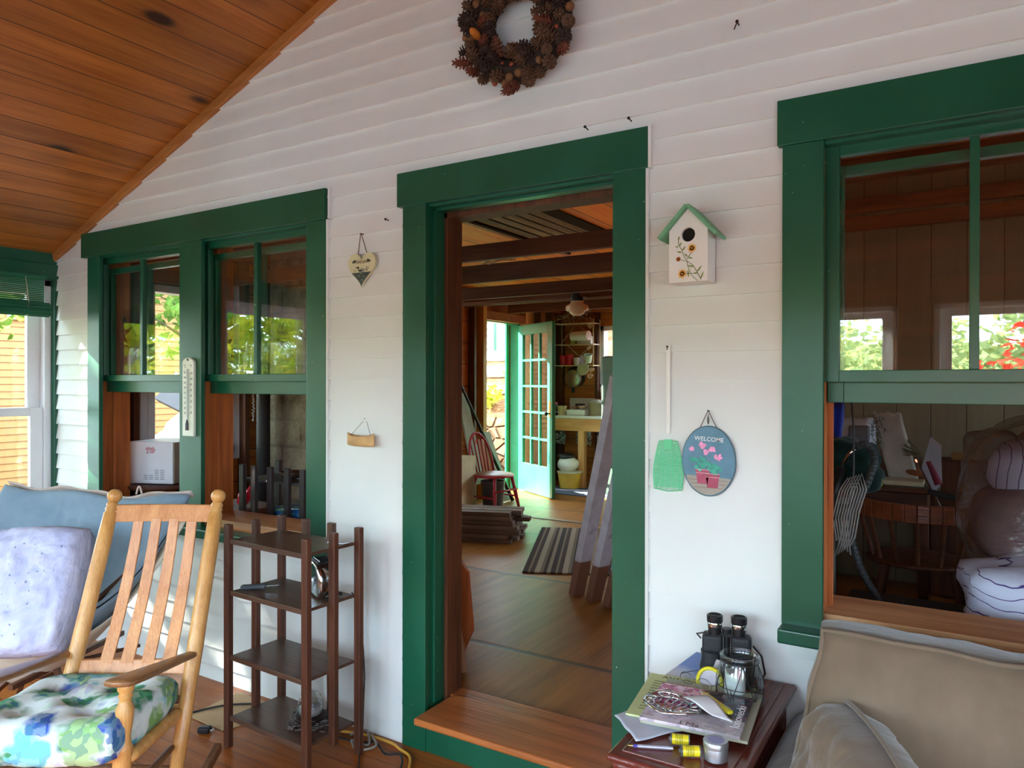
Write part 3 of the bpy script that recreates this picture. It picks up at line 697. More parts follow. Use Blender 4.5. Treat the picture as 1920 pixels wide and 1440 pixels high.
# front face with a round hole, walls, back
M = MW(0, -D, 0)
bm = b.b
outer = []
for a in range(24):
    ang = a*PI/12; dx, dz = math.cos(ang), math.sin(ang); cx, cz = 0, .148; best = 9
    for i in range(5):
        (x1, z1), (x2, z2) = poly[i], poly[(i+1) % 5]; ex, ez = x2-x1, z2-z1; den = dx*ez-dz*ex
        if abs(den) > 1e-9:
            tt = ((x1-cx)*ez-(z1-cz)*ex)/den; uu = ((x1-cx)*dz-(z1-cz)*dx)/den
            if tt > 0 and -1e-6 <= uu <= 1+1e-6: best = min(best, tt)
    outer.append((cx+dx*best, cz+dz*best))
for face_y, flip in ((-D, 0), (-D+.01, 1)):
    A = [bm.verts.new((x, face_y, z)) for x, z in hole]; B = [bm.verts.new((x, face_y, z)) for x, z in outer]
    for k in range(24): bm.faces.new((A[k], A[(k+1) % 24], B[(k+1) % 24], B[k]))
    # fill pentagon corners missed by the fan
    for (px, pz) in poly:
        q = sorted(range(24), key=lambda k: (outer[k][0]-px)**2+(outer[k][1]-pz)**2)[:6]
        ang = math.atan2(pz-.148, px); k0 = int(math.floor((ang % (2*PI))/(PI/12))) % 24; k1 = (k0+1) % 24
        bm.faces.new((B[k0], B[k1], bm.verts.new((px, face_y, pz))))
A = [bm.verts.new((x, -D, z)) for x, z in hole]; B = [bm.verts.new((x, -D+.012, z)) for x, z in hole]
for k in range(24): bm.faces.new((A[k], B[k], B[(k+1) % 24], A[(k+1) % 24]))
for i in range(5):
    (x1, z1), (x2, z2) = poly[i], poly[(i+1) % 5]
    b._add([(x1, -D, z1), (x2, -D, z2), (x2, 0, z2), (x1, 0, z1)], [(0, 1, 2, 3)])
b.bb(-W2, W2, -.004, 0, 0, HB)
b.build('body', wp, t)
b = MB(); b.bb(-.05, .05, -D+.012, -.01, .02, .165); b.build('shade_block', plain('hole_shade_dark', (20, 18, 16), .95), t)  # near-black block stands in for the shade behind the hole
rg = plain('mint_green_paint', (108, 168, 128), .6, var=.18, vs=30)
b = MB(); s_ = (HP-HB)/W2
for sg in (-1, 1):
    b.bar((sg*.001, -.048, HP+.006), (sg*(W2+.030), -.048, HP+.006-s_*(W2+.029)), .115, .011, up=(0, 0, 1))
b.build('roof', rg, t, bevel=.001)
# painted flowers: stems, leaves, petals as thin raised paint
def paint(mb, pts, w):  # thin ribbon
    for p, q in zip(pts, pts[1:]): mb.bar((p[0], 0, p[1]), (q[0], 0, q[1]), .0012, w, up=(0, 0, 1) if abs(p[0]-q[0]) > abs(p[1]-q[1]) else (1, 0, 0))
def leafy(mb, x, z, ang, L, w):
    c, s = math.cos(ang), math.sin(ang)
    vs = [(x, 0, z)] + [(x+c*L*t_-s*w*k_, 0, z+s*L*t_+c*w*k_) for t_, k_ in ((.35, .5), (.7, .35), (1, 0), (.7, -.35), (.35, -.5))]
    mb._add(vs+[(v[0], .0012, v[2]) for v in vs], [tuple(range(6)), tuple(range(11, 5, -1))])
px = lambda u: (u-690)*.0000955*2.28/1.0*.52*2.0*.99  # zoomed photo units to metres on the face
def P(u, v): return ((u-690)*.000221, (1240-v)*.000222)
st_ = MB()
for path in ([(548, 610), (548, 700), (600, 790), (640, 900), (670, 940), (760, 1010), (820, 1110), (880, 1220)], [(670, 940), (690, 1030), (740, 1150), (830, 1235)], [(740, 830), (670, 920)], [(585, 920), (660, 950)], [(640, 1120), (720, 1125), (820, 1130)]): paint(st_, [P(*q) for q in path], .0016)
st_.build('painted_stem', plain('stem_green', (110, 124, 84), .6), t, loc=(0, -D-.001, 0))
lf = MB()
for u, v, a, L in [(548, 640, 1.3, 60), (550, 735, 3.0, 50), (560, 730, 1.0, 70), (600, 800, .9, 90), (600, 820, 2.9, 80), (680, 890, 2.2, 70), (690, 895, -.3, 70), (780, 1035, 2.9, 110), (815, 1115, .9, 120), (870, 1215, 1.2, 120), (690, 1070, -1.5, 110), (770, 1130, .2, 60)]: leafy(lf, *P(u, v), a, L*.00022, .0055)
lf.build('painted_leaf', plain('leaf_green', (128, 150, 70), .6), t, loc=(0, -D-.0012, 0))
for (u, v, r, c, nm) in [(745, 770, 75, (246, 186, 96), 'yellow'), (605, 1120, 78, (244, 184, 104), 'yellow'), (548, 908, 38, (238, 140, 80), 'orange')]:
    fl = MB(); x, z = P(u, v)
    for k in range(14): leafy(fl, x, z, k*2*PI/14, r*.000222*(1 if k % 2 else .88), .0055)
    fo = fl.build('painted_flower', plain('petal_%s' % nm, c, .6, var=.06, vs=60), t, loc=(0, -D-.0014, 0))
    fc = MB(); fc.tube([(x, -D-.0028, z), (x, -D-.0015, z)], .0032, 10); fc.build('flower_centre', plain('petal_heart', (206, 140, 50), .6), t)
# ---- heart welcome plaque ----
t = thing('heart_plaque', 'cream heart shaped welcome plaque painted with a loon on dark water', 'plaque', (-2.187, -.014, 1.905))
hp = []
for k in range(40):
    a = 2*PI*k/40; x = 16*math.sin(a)**3; y = 13*math.cos(a)-5*math.cos(2*a)-2*math.cos(3*a)-math.cos(4*a); hp.append((x*.0049, (y+17)*.0050-.018))
b = MB(); b.prism(list(reversed(hp)), .012, MW(0, -.001, 0)); cream = plain('plaque_cream', (206, 200, 160), .6, var=.08, vs=14); b.build('board', cream, t, bevel=.002)
low = [(x, z) for x, z in hp if z < .052]; low = sorted(low, key=lambda p: math.atan2(p[1]-.045, p[0]))
b = MB(); b.prism([(x*.985, z+.001) for x, z in low], .0012, MW(0, -.0130, 0)); b.build('painted_water', plain('plaque_dark_water', (62, 74, 66), .5, var=.35, vs=40), t)
b = MB()
for x, z, r in [(.005, .012, .006), (-.012, .03, .007), (.014, .028, .005), (.0, .040, .006)]: b.box((x, -.0146, z), (r*2, .0006, .0022))
b.build('painted_ripple', plain('ripple_pale', (150, 168, 150), .6), t)
inkm = plain('black_brown_ink', (52, 40, 26), .6)
b = MB(); b.text('Welcome', .0235, MW(-.002, -.0134, .083), .0003, shear=.2); b.build('lettering', inkm, t)
b = MB(); b.ell((-.020, -.0135, .066), (.008, .001, .0045), 10, 6); b.box((-.030, -.0135, .0655), (.010, .001, .002)); b.bar((-.018, -.0136, .064), (-.013, -.0136, .050), .003, .0012, up=(0, 1, 0)); b.ell((-.004, -.0135, .052), (.015, .001, .004), 10, 6)
for s_, a in ((.026, .1), (.029, .0), (.033, .14), (-.034, .1), (-.038, -.1)): b.bar((s_, -.0136, .05), (s_+a*.05, -.0136, .068 if s_ > 0 else .058), .0012, .001, up=(0, 1, 0))
for sx in (-1, 1): b.ell((sx*.045, -.0135, .092), (.009, .001, .004), 10, 6, rot=(0, sx*.5, 0)); b.ell((sx*.037, -.0135, .094), (.005, .001, .006), 10, 6)
b.build('painted_loon', inkm, t)
b = MB(); b.ell((.005, -.0133, .053), (.017, .0008, .0095), 14, 8); b.build('painted_hill', plain('hill_grey', (150, 150, 140), .7), t)
b = MB(); b.tube([(-.024, -.006, .125), (-.002, -.016, .207), (.002, -.016, .207), (.024, -.006, .128)], .0018, 6); b.tube([(0, 0, .208), (0, -.02, .208)], .0028, 6); b.build('hanging_cord', cord_m, t)
# ---- birch canoe ornament ----
t = thing('canoe_ornament', 'small birch bark canoe hanging by a string beside the door', 'ornament', (-2.178, -.04, 1.212))
birch = plain('birch_bark_tan', (206, 166, 112), .8, var=.2, vs=25); b = MB()
def cano(u, v):
    x = -.076+.152*u; e = abs(2*u-1); a = -1+2*v; wd = .022*(1-e**2.6); zt = .038+.014*e**3 + .006; zb = .006*e**4
    ang = a*PI/2; y = math.sin(ang)*wd; z = zb+(zt-zb)*(1-math.cos(ang)*1.0) if abs(a) < 1 else zt
    z = zb+(zt-zb)*abs(a)**1.6
    return (x, y, z)
b.grid(cano, 30, 13); b.build('hull', birch, t, smooth=True, solid=.0025)
b = MB(); b.tube([(-.058, 0, .045), (-.002, .03, .115), (.002, .03, .115), (.056, 0, .045)], .001, 5); b.tube([(0, .04, .115), (0, .022, .116)], .0018, 6); b.build('string', cord_m, t)
# ---- fly swatter ----
t = thing('fly_swatter', 'green plastic fly swatter with white handle hanging from a nail', 'fly swatter', (-.835, -.02, 1.13))
b = MB(); b.box((0, 0, .335), (.0135, .0035, .29)); b.box((0, 0, .205), (.0125, .0045, .04)); b.build('handle', plain('ivory_plastic', (232, 232, 226), .4, var=.02), t, bevel=.0012)
gp = plain('green_plastic', (92, 206, 146), .35, var=.06); b = MB()
def hw(z): return .051-.0105*max(0, (z-.05)/.12)**1.6*2.2 if z > .05 else .051-.004*((.05-z)/.05)
out = [(-hw(z), z) for z in [i*.0085 for i in range(1, 20)]]
ring = [(-hw(.008), .008)] + out + [(hw(z), z) for z in reversed([i*.0085 for i in range(1, 20)])] + [(hw(.008), .004), (0, -.003), (-hw(.008), .004)]
b.tube([(x, 0, z) for x, z in ring], .0019, 6, closed=True)
for i in range(1, 26):
    z = .006+i*.0062
    if z > .166: break
    b.bar((-hw(z), 0, z), (hw(z), 0, z), .0018, .0038, up=(0, 0, 1))
for x0, x1 in ((-.040, -.022), (-.021, -.012), (0, 0), (.021, .012), (.040, .022)): b.bar((x0, -.0008, .004), (x1, -.0008, .155), .0022, .0022, up=(1, 0, 0))
for k in range(-9, 10): b.bar((k*.0052, 0, .002+.0), (k*.0043, 0, .12), .0010, .0010, up=(1, 0, 0))
b.box((0, -.001, .152), (.026, .004, .03)); b.build('paddle', gp, t)
b = MB(); b.tube([(0, .012, .470), (0, -.016, .474)], .0022, 6); b.tube([(0, -.014, .474), (.003, -.019, .462)], .0018, 6); b.build('hook', iron, t)
# ---- oval slate welcome sign ----
t = thing('welcome_slate', 'oval blue slate welcome sign painted with pink potted geraniums', 'sign', (-.7005, -.014, 1.121))
rx, rz = .0875, .113; ov = []
rr = random.Random(5)
for k in range(48):
    a = 2*PI*k/48; j = 1+.012*noise.noise(Vector((math.cos(a)*3, math.sin(a)*3, 0))); ov.append((rx*j*math.cos(a), rz+rz*j*math.sin(a)))
sl = plain('slate_rim', (84, 112, 122), .8, var=.2, vs=20); b = MB(); b.prism(ov, .008, MW(0, -.001, 0)); b.build('slate', sl, t, bevel=.0015)
b = MB(); b.prism([(x*.96, rz+(z-rz)*.965) for x, z in ov], .0008, MW(0, -.0088, 0)); b.build('painted_ground', plain('painted_blue', (100, 142, 164), .7, var=.14, vs=22), t)
b = MB(); plk = [(x*.95, rz+(z-rz)*.955) for x, z in ov if z < rz*.54]
plk = sorted(plk, key=lambda p: p[0]); plk = plk + [(.065, .060), (-.068, .066)]
b.prism(sorted(plk, key=lambda p: math.atan2(p[1]-.045, p[0])), .0008, MW(0, -.0096, 0)); b.build('painted_planks', plain('painted_planks', (168, 160, 148), .7, var=.15, vs=14), t)
b = MB()
for z in (.052, .040, .028): b.box((0, -.0106, z), (.13-(.055-z)*1.6, .0006, .0012))
b.build('plank_line', plain('plank_line', (120, 104, 92), .8), t)
def pot(x, z):
    p = MB(); p.prism([(x-.0165, z), (x+.0165, z), (x+.0205, z+.034), (x-.0205, z+.034)], .0012, MW(0, -.0104, 0)); p.prism([(x-.0225, z+.034), (x+.0225, z+.034), (x+.0225, z+.045), (x-.0225, z+.045)], .0016, MW(0, -.0104, 0))
    po = p.build('painted_pot', plain('rose_pot', (178, 84, 108), .7, var=.12, vs=40), t)
    p = MB(); p.box((x, -.0124, z+.034), (.044, .0006, .0016)); p.box((x, -.0124, z+.045), (.046, .0006, .0014)); p.build('pot_line', plain('pot_line', (230, 190, 190), .7), po)
pot(-.018, .040); pot(.014, .028)
rs = random.Random(8); lf = MB()
for (cx, cz, r, n) in [(-.026, .100, .018, 12), (.016, .088, .017, 12), (-.048, .118, .010, 5), (.028, .080, .014, 9), (-.012, .112, .014, 8), (-.03, .092, .012, 6), (.012, .100, .012, 6)]:
    for k in range(n):
        a = rs.random()*6.28; q = r*math.sqrt(rs.random()); lf.ell((cx+q*math.cos(a), -.0118-.0004*rs.random(), cz+q*math.sin(a)), (.0062, .0006, .0052), 8, 5, rot=(0, rs.random(), 0))
lf.build('painted_leaves', plain('geranium_leaf', (76, 172, 150), .7, var=.3, vs=70), t)
fl = MB()
for (cx, cz, r) in [(-.019, .163, .0115), (.014, .150, .0105), (-.006, .142, .009), (.033, .127, .012), (-.053, .150, .0065)]:
    for k in range(16):
        a = rs.random()*6.28; q = r*math.sqrt(rs.random())*.85; fl.ell((cx+q*math.cos(a), -.012-.0006*rs.random(), cz+q*math.sin(a)), (.0040, .0006, .0040), 8, 5)
fl.build('painted_geranium', plain('geranium_pink', (244, 164, 206), .7, var=.16, vs=80), t)
b = MB(); b.text('WELCOME', .0195, MW(0.002, -.0105, .1765) @ Matrix.Rotation(-.05, 4, 'Z'), .0004, bold=.0002); b.build('lettering', plain('sign_white', (232, 236, 236), .6), t)
b = MB(); b.tube([(-.031, -.005, .213), (-.001, -.012, .272), (.001, -.012, .272), (.029, -.005, .213)], .0016, 6); b.build('hanging_wire', plain('wire_grey', (120, 112, 110), .5, metal=.5), t)
b = MB(); b.tube([(0, 0, .272), (0, -.016, .275)], .0022, 6); b.tube([(0, -.012, .262), (0, -.012, .256)], .0012, 5); b.ell((0, -.011, .243), (.0035, .002, .014), 8, 8); b.build('charm', plain('pewter_charm', (84, 84, 84), .4, metal=.8), t)
# ---- thermometer ----
t = thing('wall_thermometer', 'long white wall thermometer on the green window mullion', 'thermometer', (-3.358, -.024, 1.208))
b = MB(); pp = [(-.046, 0), (.046, 0), (.046, .372)] + [(.046*math.cos(a*PI/14), .372+.026*math.sin(a*PI/14)) for a in range(1, 14)] + [(-.046, .372)]
b.prism(pp, .016, MW(0, 0, 0)); b.build('backing', plain('aged_white_enamel', (222, 224, 206), .4, var=.03), t, bevel=.003)
b = MB(); b.tube([(0, -.019, .06), (0, -.019, .34)], .0032, 8); b.build('glass_tube', plain('tube_glass', (196, 200, 190), .1), t)
b = MB(); b.tube([(0, -.021, .030), (0, -.021, .062), (0, -.021, .085)], [.008, .0075, .003], 10); b.build('bulb', plain('bulb_dark', (66, 66, 74), .25, metal=.3), t)
b = MB()
for k in range(9): b.text(str(50-10*k) if 50-10*k >= 0 else str(abs(50-10*k)), .016, MW(-.024, -.0165, .318-k*.0258), .0002)
for k in range(8): b.text(str(120-20*k) if 120-20*k >= 0 else str(abs(120-20*k)), .016, MW(.026, -.0165, .314-k*.0285), .0002)
b.text('\u00b0C', .022, MW(-.024, -.0165, .348), .0002); b.text('\u00b0F', .022, MW(.024, -.0165, .348), .0002)
for k in range(60): b.box((-.0095, -.0168, .10+k*.0037), (.006 if k % 5 else .010, .0004, .0008)); b.box((.0095, -.0168, .10+k*.0037), (.006 if k % 5 else .010, .0004, .0008))
b.build('scale_marks', plain('scale_ink', (90, 92, 92), .6), t)
b = MB(); b.tube([(0, -.0162, .388), (0, -.0175, .388)], .006, 10); b.build('hanging_hole', darkp, t)
# ---- pine cone wreath ----
t = thing('pinecone_wreath', 'brown wreath of pine cones, nuts and dried pods above the door', 'wreath', (-1.39, -.02, 2.785))
RW = .165
wm = {n: plain(n, c, .75, .3, var=.3, vs=40) for n, c in dict(cone_brown=(92, 66, 48), cone_dark=(58, 42, 36), cone_red=(112, 64, 48), pod_amber=(184, 112, 38), nut_tan=(128, 88, 56), berry_rust=(160, 76, 50), moss_dark=(42, 32, 26)).items()}
b = MB(); rs = random.Random(12)
b.tube([(RW*math.cos(a*PI/24), -.028, RW*math.sin(a*PI/24)) for a in range(48)], .046, 10, closed=True); b.build('ring_base', wm['moss_dark'], t)
def cone_mesh(L, r, open_=.5, rows=8, seed=0):
    m = MB(); m.ell((0, 0, L*.5), (r*.5, r*.5, L*.5), 8, 6); rs2 = random.Random(seed)
    for i in range(rows):
        s = (i+.5)/rows; rad = r*math.sin(PI*min(1, .18+.78*s))**.7; nn = 7 if rad > r*.6 else 5
        for k in range(nn):
            a = 2*PI*(k+.5*(i % 2))/nn + rs2.random()*.15; d = Vector((math.cos(a), math.sin(a), 0)); tn = Vector((-d.y, d.x, 0)); z = L*s
            tip = d*rad*1.05+Vector((0, 0, z+L*.10*(1-open_)+L*.03)); base_ = d*r*.3+Vector((0, 0, z)); w_ = rad*.42
            u = Vector((0, 0, 1))*r*.10
            m._add([base_-tn*w_*.5-u, base_+tn*w_*.5-u, tip+tn*w_*.45-u*.6, tip-tn*w_*.45-u*.6, base_-tn*w_*.5+u, base_+tn*w_*.5+u, tip+tn*w_*.4+u*.8, tip-tn*w_*.4+u*.8], [(0, 3, 2, 1), (4, 5, 6, 7), (0, 1, 5, 4), (1, 2, 6, 5), (2, 3, 7, 6), (3, 0, 4, 7)])
    return m
protos = []
for i, (nm, L, r, mt, op) in enumerate([('pine_cone', .06, .024, 'cone_brown', .9), ('pine_cone', .05, .027, 'cone_dark', 1), ('pine_cone', .07, .020, 'cone_red', .5), ('pine_cone', .045, .022, 'cone_brown', 1)]):
    protos.append(cone_mesh(L*1.1, r*1.05, op, 5 if i % 2 else 6, i).build(nm, wm[mt], t))
def simple(nm, mt, r, ln):
    m = MB(); m.ell((0, 0, ln/2), (r, r, ln/2), 12, 9); return m.build(nm, wm[mt], t, smooth=True)
protos += [simple('nut', 'nut_tan', .015, .034), simple('seed_pod', 'pod_amber', .014, .055), simple('berry', 'berry_rust', .010, .02)]
sel = [0, 1, 2, 3, 1, 0, 4, 1, 3, 2, 0, 4, 1, 6, 3, 0, 2, 1, 6, 0, 1, 4, 3]
used = set(); slots = []
for ring, (q, nn) in enumerate([(.054, 28), (.024, 28), (-.014, 23), (-.046, 19)]):
    for k in range(nn): slots.append((2*PI*(k+.5*(ring % 2))/nn, q, ring))
rs.shuffle(slots)
for k, (a, q0, ring) in enumerate(slots):
    q = q0+rs.uniform(-.007, .007); kind = sel[k % len(sel)]
    if k in (3, 50): kind = 5
    rad = RW+q; pos = Vector((rad*math.cos(a), -.050-.022*(1-abs(q)/.055), rad*math.sin(a)))
    dirv = Vector((math.cos(a)*q*14+rs.uniform(-.7, .7), -.8+rs.uniform(-.3, .3), math.sin(a)*q*14+rs.uniform(-.7, .7))).normalized()
    pr_ = protos[kind]
    if kind in used: o = pr_.copy(); COL.objects.link(o)
    else: o = pr_; used.add(kind)
    sc = rs.uniform(.8, 1.15); o.parent = t
    o.rotation_euler = dirv.to_track_quat('Z', 'Y').to_euler(); o.scale = (sc,)*3; o.location = pos - dirv*.012
# ---------------- rocking chair ----------------
honey = wood('honey_maple', (186, 128, 66), (222, 168, 98), 'z', .32, grain=1.6, spec=.5)
honey_x = wood('honey_slat_wood', (190, 122, 72), (226, 164, 108), 'z', .35, grain=1.2, spec=.5)
arm_w = wood('worn_arm_wood', (112, 76, 44), (158, 112, 70), 'y', .3, grain=1.2, spec=.5)
rock_w = wood('dark_rocker_wood', (96, 62, 40), (136, 92, 60), 'y', .4)
t = thing('rocking_chair', 'light wooden slatted rocking chair with turned posts facing the room', 'chair', (-2.422, -.966, 0), R(31.7))
def rp(x0, x1, z): # rear post position at height z
    y = .05 + .397*(z-.36); return Vector((x0+(x1-x0)*(z-.1)/.965, y, z))
for x0, x1 in ((.222, .226), (-.205, -.164)):
    b = MB(); A = rp(x0, x1, .075); B = rp(x0, x1, 1.035)
    b.turned(A, B, [(0, .019), (.25, .024), (.5, .027), (.85, .0265), (.955, .024), (.962, .0185), (.970, .0235), (.978, .0185), (.986, .0225), (1, .014)])
    d = (B-A).normalized(); b.ell(B+d*.019, .0265, 18, 12)
    b.build('back_post', honey, t, smooth=True)
def fp(x, z): return Vector((x, -.268-.10*(.6-z), z))
for x in (.19, -.215):
    b = MB(); b.turned(fp(x, .07), fp(x, .60), [(0, .017), (.3, .024), (.56, .0265), (.62, .026), (.635, .029), (.66, .022), (.70, .019), (.78, .024), (.84, .026), (.88, .018), (.90, .0165), (.915, .022), (.93, .017), (.945, .023), (1, .025)])
    b.build('front_leg', honey, t, smooth=True)
for x, xr in ((.19, .232), (-.215, -.205)):
    b = MB(); sg = 1 if x > 0 else -1
    P0 = rp(x if x < 0 else .222, x if x < 0 else .226, .535)
    secs = []
    for s in [i/14 for i in range(15)]:
        y = P0.y + (-.335-P0.y)*s; z = .535+(.612-.535)*s; xc = P0.x*(1-s)+x*s
        wd = .020+.030*max(0, min(1, (s-.05)/.75))**1.2
        if s > .93: wd *= .82
        secs.append((xc, y, z, wd))
    pr_ = []
    for xc, y, z, wd in secs:
        for k in range(12):
            a = 2*PI*k/12; pr_.append((xc+wd*math.copysign(abs(math.cos(a))**.7, math.cos(a)), y, z+.0125*math.copysign(abs(math.sin(a))**.7, math.sin(a))))
    fs = [tuple(range(12)), tuple(reversed(range(14*12, 15*12)))]
    for i in range(14):
        for k in range(12): fs.append((i*12+k, i*12+(k+1) % 12, (i+1)*12+(k+1) % 12, (i+1)*12+k))
    b._add(pr_, fs); b.build('armrest', arm_w, t, smooth=True, sub=1)
def rail(z0, z1, curve, m, name):
    b = MB(); n = 10
    for i in range(n):
        q = []
        for s in (i/n, (i+1)/n):
            for z in (z0, z1):
                a = rp(-.205, -.164, z); c = rp(.222, .226, z); p = a.lerp(c, s); p.y += curve*4*s*(1-s)
                q += [p+Vector((0, -.008, 0)), p+Vector((0, .008, 0))]
        b._add(q, [(0, 4, 6, 2), (1, 3, 7, 5), (2, 6, 7, 3), (0, 1, 5, 4)])
    b.build(name, m, t, bevel=.003, weld=True)
rail(.962, 1.022, .018, honey_x, 'top_rail'); rail(.475, .517, .006, honey_x, 'lower_rail')
for i in range(4):
    xb = -.078+i*.0725; xt = -.062+i*.066; b = MB()
    za, zb = .505, .975; pa = rp(0, 0, za); pb = rp(0, 0, zb); pa.x = xb; pb.x = xt; mid = pa.lerp(pb, .5)+Vector((0, .022, 0)); pb.y += .012
    N_ = 8; row = []
    for k in range(N_+1):
        s = k/N_; p = pa.lerp(pb, s)+Vector((0, .020*math.sin(PI*s), 0)); hw_ = .0225-.004*s
        row += [p+Vector((-hw_, -.0045, 0)), p+Vector((hw_, -.0045, 0)), p+Vector((hw_, .0045, 0)), p+Vector((-hw_, .0045, 0))]
    b._add(row, [(0, 1, 2, 3), tuple(4*N_+q for q in (3, 2, 1, 0))]+[(4*k+j, 4*k+(j+1) % 4, 4*k+4+(j+1) % 4, 4*k+4+j) for k in range(N_) for j in range(4)])
    b.build('back_slat', honey_x, t, bevel=.002)
b = MB()
for y, z in ((-.29, .385), (.05, .37)): b.turned((-.21, y, z), (.21, y, z), [(0, .014), (.1, .02), (.9, .02), (1, .014)])
for x in (-.205, .205): b.turned((x, -.29, .375), (x, .05, .365), [(0, .014), (.1, .02), (.9, .02), (1, .014)])
b.build('seat_rail', honey, t, smooth=True)
b = MB(); b.box((0, -.12, .378), (.40, .34, .012)); b.build('woven_seat', wood('seat_splint', (176, 132, 84), (206, 166, 112), 'x', .7), t)
b = MB(); b.turned((-.21, -.315, .17), (.19, -.315, .17), [(0, .010), (.5, .016), (1, .010)]); b.turned((-.21, -.305, .27), (.19, -.305, .27), [(0, .010), (.5, .016), (1, .010)]); b.turned((-.205, -.01, .2), (.222, -.01, .2), [(0, .010), (.5, .015), (1, .010)])
for x in (-.205, .205):
    for z in (.17, .26): b.turned((x, -.31, z), (x, -.01, z+.01), [(0, .010), (.5, .015), (1, .010)])
b.build('stretcher', rock_w, t, smooth=True)
for x in (.205, -.21):
    b = MB(); pts = []
    for i in range(13): s = -1+2*i/12; pts.append((x, -.10+s*.48, .018+.062*s*s))
    for p, q in zip(pts, pts[1:]): b.bar(p, q, .026, .036)
    b.build('rocker', rock_w, t, bevel=.003)
# floral seat cushion on the rocker
fl = NB('floral_cotton'); co = fl.coord()
v1 = fl.n.new('ShaderNodeTexVoronoi'); v1.inputs['Scale'].default_value = 13; fl.link(co, v1.inputs[0])
dist = fl.n.new('ShaderNodeVectorMath'); dist.operation = 'ADD'; nn = fl.n.new('ShaderNodeTexNoise'); nn.inputs['Scale'].default_value = 14; fl.link(co, nn.inputs[0])
sc_ = fl.n.new('ShaderNodeVectorMath'); sc_.operation = 'SCALE'; sc_.inputs['Scale'].default_value = .10; fl.link(nn.outputs['Color'], sc_.inputs[0]); fl.link(co, dist.inputs[0]); fl.link(sc_.outputs[0], dist.inputs[1])
v2 = fl.n.new('ShaderNodeTexVoronoi'); v2.inputs['Scale'].default_value = 10; fl.link(dist.outputs[0], v2.inputs[0])
hue = fl.n.new('ShaderNodeSeparateColor'); fl.link(v2.outputs['Color'], hue.inputs[0])
c = fl.ramp(hue.outputs[0], [(0.0, lin((232, 240, 236))), (.26, lin((232, 240, 236))), (.27, lin((126, 208, 216))), (.42, lin((150, 216, 222))), (.43, lin((64, 132, 88))), (.66, lin((52, 140, 96))), (.67, lin((66, 96, 178))), (.84, lin((88, 110, 200))), (.85, lin((150, 190, 100)))])
for nd in fl.n:
    if nd.bl_idname == 'ShaderNodeValToRGB': nd.color_ramp.interpolation = 'CONSTANT'
v3 = fl.n.new('ShaderNodeTexVoronoi'); v3.inputs['Scale'].default_value = 34; fl.link(dist.outputs[0], v3.inputs[0]); h3 = fl.n.new('ShaderNodeSeparateColor'); fl.link(v3.outputs['Color'], h3.inputs[0])
c2 = fl.ramp(h3.outputs[1], [(0, lin((40, 110, 78))), (.3, lin((110, 190, 150))), (.55, lin((220, 232, 214))), (.8, lin((60, 92, 180)))])
c = fl.mix(.34, c, c2); c = fl.mix(fl.ramp(v2.outputs['Distance'], [(.0, (0, 0, 0, 1)), (.55, (0, 0, 0, 1)), (.75, (1, 1, 1, 1))]), c, lin((226, 236, 232)))
fl.bsdf(c, .8, .2, bump=fl.noise(co, 160, 2), bstr=.1, bdist=.002)
b = MB(); seat_pad(b, .47, .45, .085, n=34, puff=.34, seed=3, wr=.006, tuft=[(-.42, -.4, .22), (.42, -.4, .22), (-.42, .42, .22), (.42, .42, .22), (0, 0, .2)], ws=12, square=8, edge=.024)
o = b.build('seat_cushion', fl.m, smooth=True, loc=(-2.422+.15*.525-.025*.851, -.966-.15*.851-.025*.525, .438), rot=(R(-2), 0, R(31.7))); tag(o, 'tufted blue and green floral cushion on the rocking chair seat', 'cushion')
# ---------------- folding butterfly chair with blue cushion ----------------
t = thing('butterfly_chair', 'folding sling chair with cream canvas and dark wooden legs in the corner', 'chair', (-3.22, -.694, 0), R(31.7))
dk = wood('dark_folding_wood', (70, 40, 26), (110, 66, 42), 'z', .5)
corners = dict(bl=Vector((-.47, .30, 1.0)), br=Vector((.47, .10, .975)), fr=Vector((.09, -.36, .572)), fl=Vector((-.70, -.30, .58)))
def sling(s, tt, dz=0.0, grow=0.0):
    a = corners['bl'].lerp(corners['br'], s); c = corners['fl'].lerp(corners['fr'], s); p = a.lerp(c, tt)
    k = 16*s*(1-s)*tt*(1-tt); e = 4*tt*(1-tt)
    p.z -= .27*k + .145*e + .02*math.sin(PI*s)*(1-tt); p.y += .06*k
    p.z += dz
    return p
b = MB(); b.grid(lambda u, v: sling(u, v, -.075)+Vector((0, -.02, 0)), 20, 20); b.build('canvas', fabric('cream_canvas', (222, 212, 190), (200, 188, 164), wr=7), t, smooth=True, solid=.006)
b = MB(); feet = [(-.42, -.30, .02), (.30, -.36, .02), (.36, .28, .02), (-.44, .34, .02)]
tops = [sling(.97, .03, -.09), sling(.03, .03, -.09), sling(.03, .96, -.08), sling(.97, .96, -.08)]
for f_, tp in zip(feet, tops): b.bar(f_, tp, .032, .02, up=(1, 0, 0))
b.build('leg', dk, t, bevel=.003)
b = MB(); b.bar(feet[0], feet[1], .03, .02); b.bar(feet[2], feet[3], .03, .02); b.bar((-.02, -.33, .33), (.08, .28, .33), .02, .02); b.tube([(-.2, -.2, .30), (.2, .2, .30)], .008, 8); b.build('cross_bar', dk, t)
blue = fabric('faded_blue_cotton', (136, 156, 170), (112, 136, 154), scale=4, wr=9, bstr=.5)
b = MB()
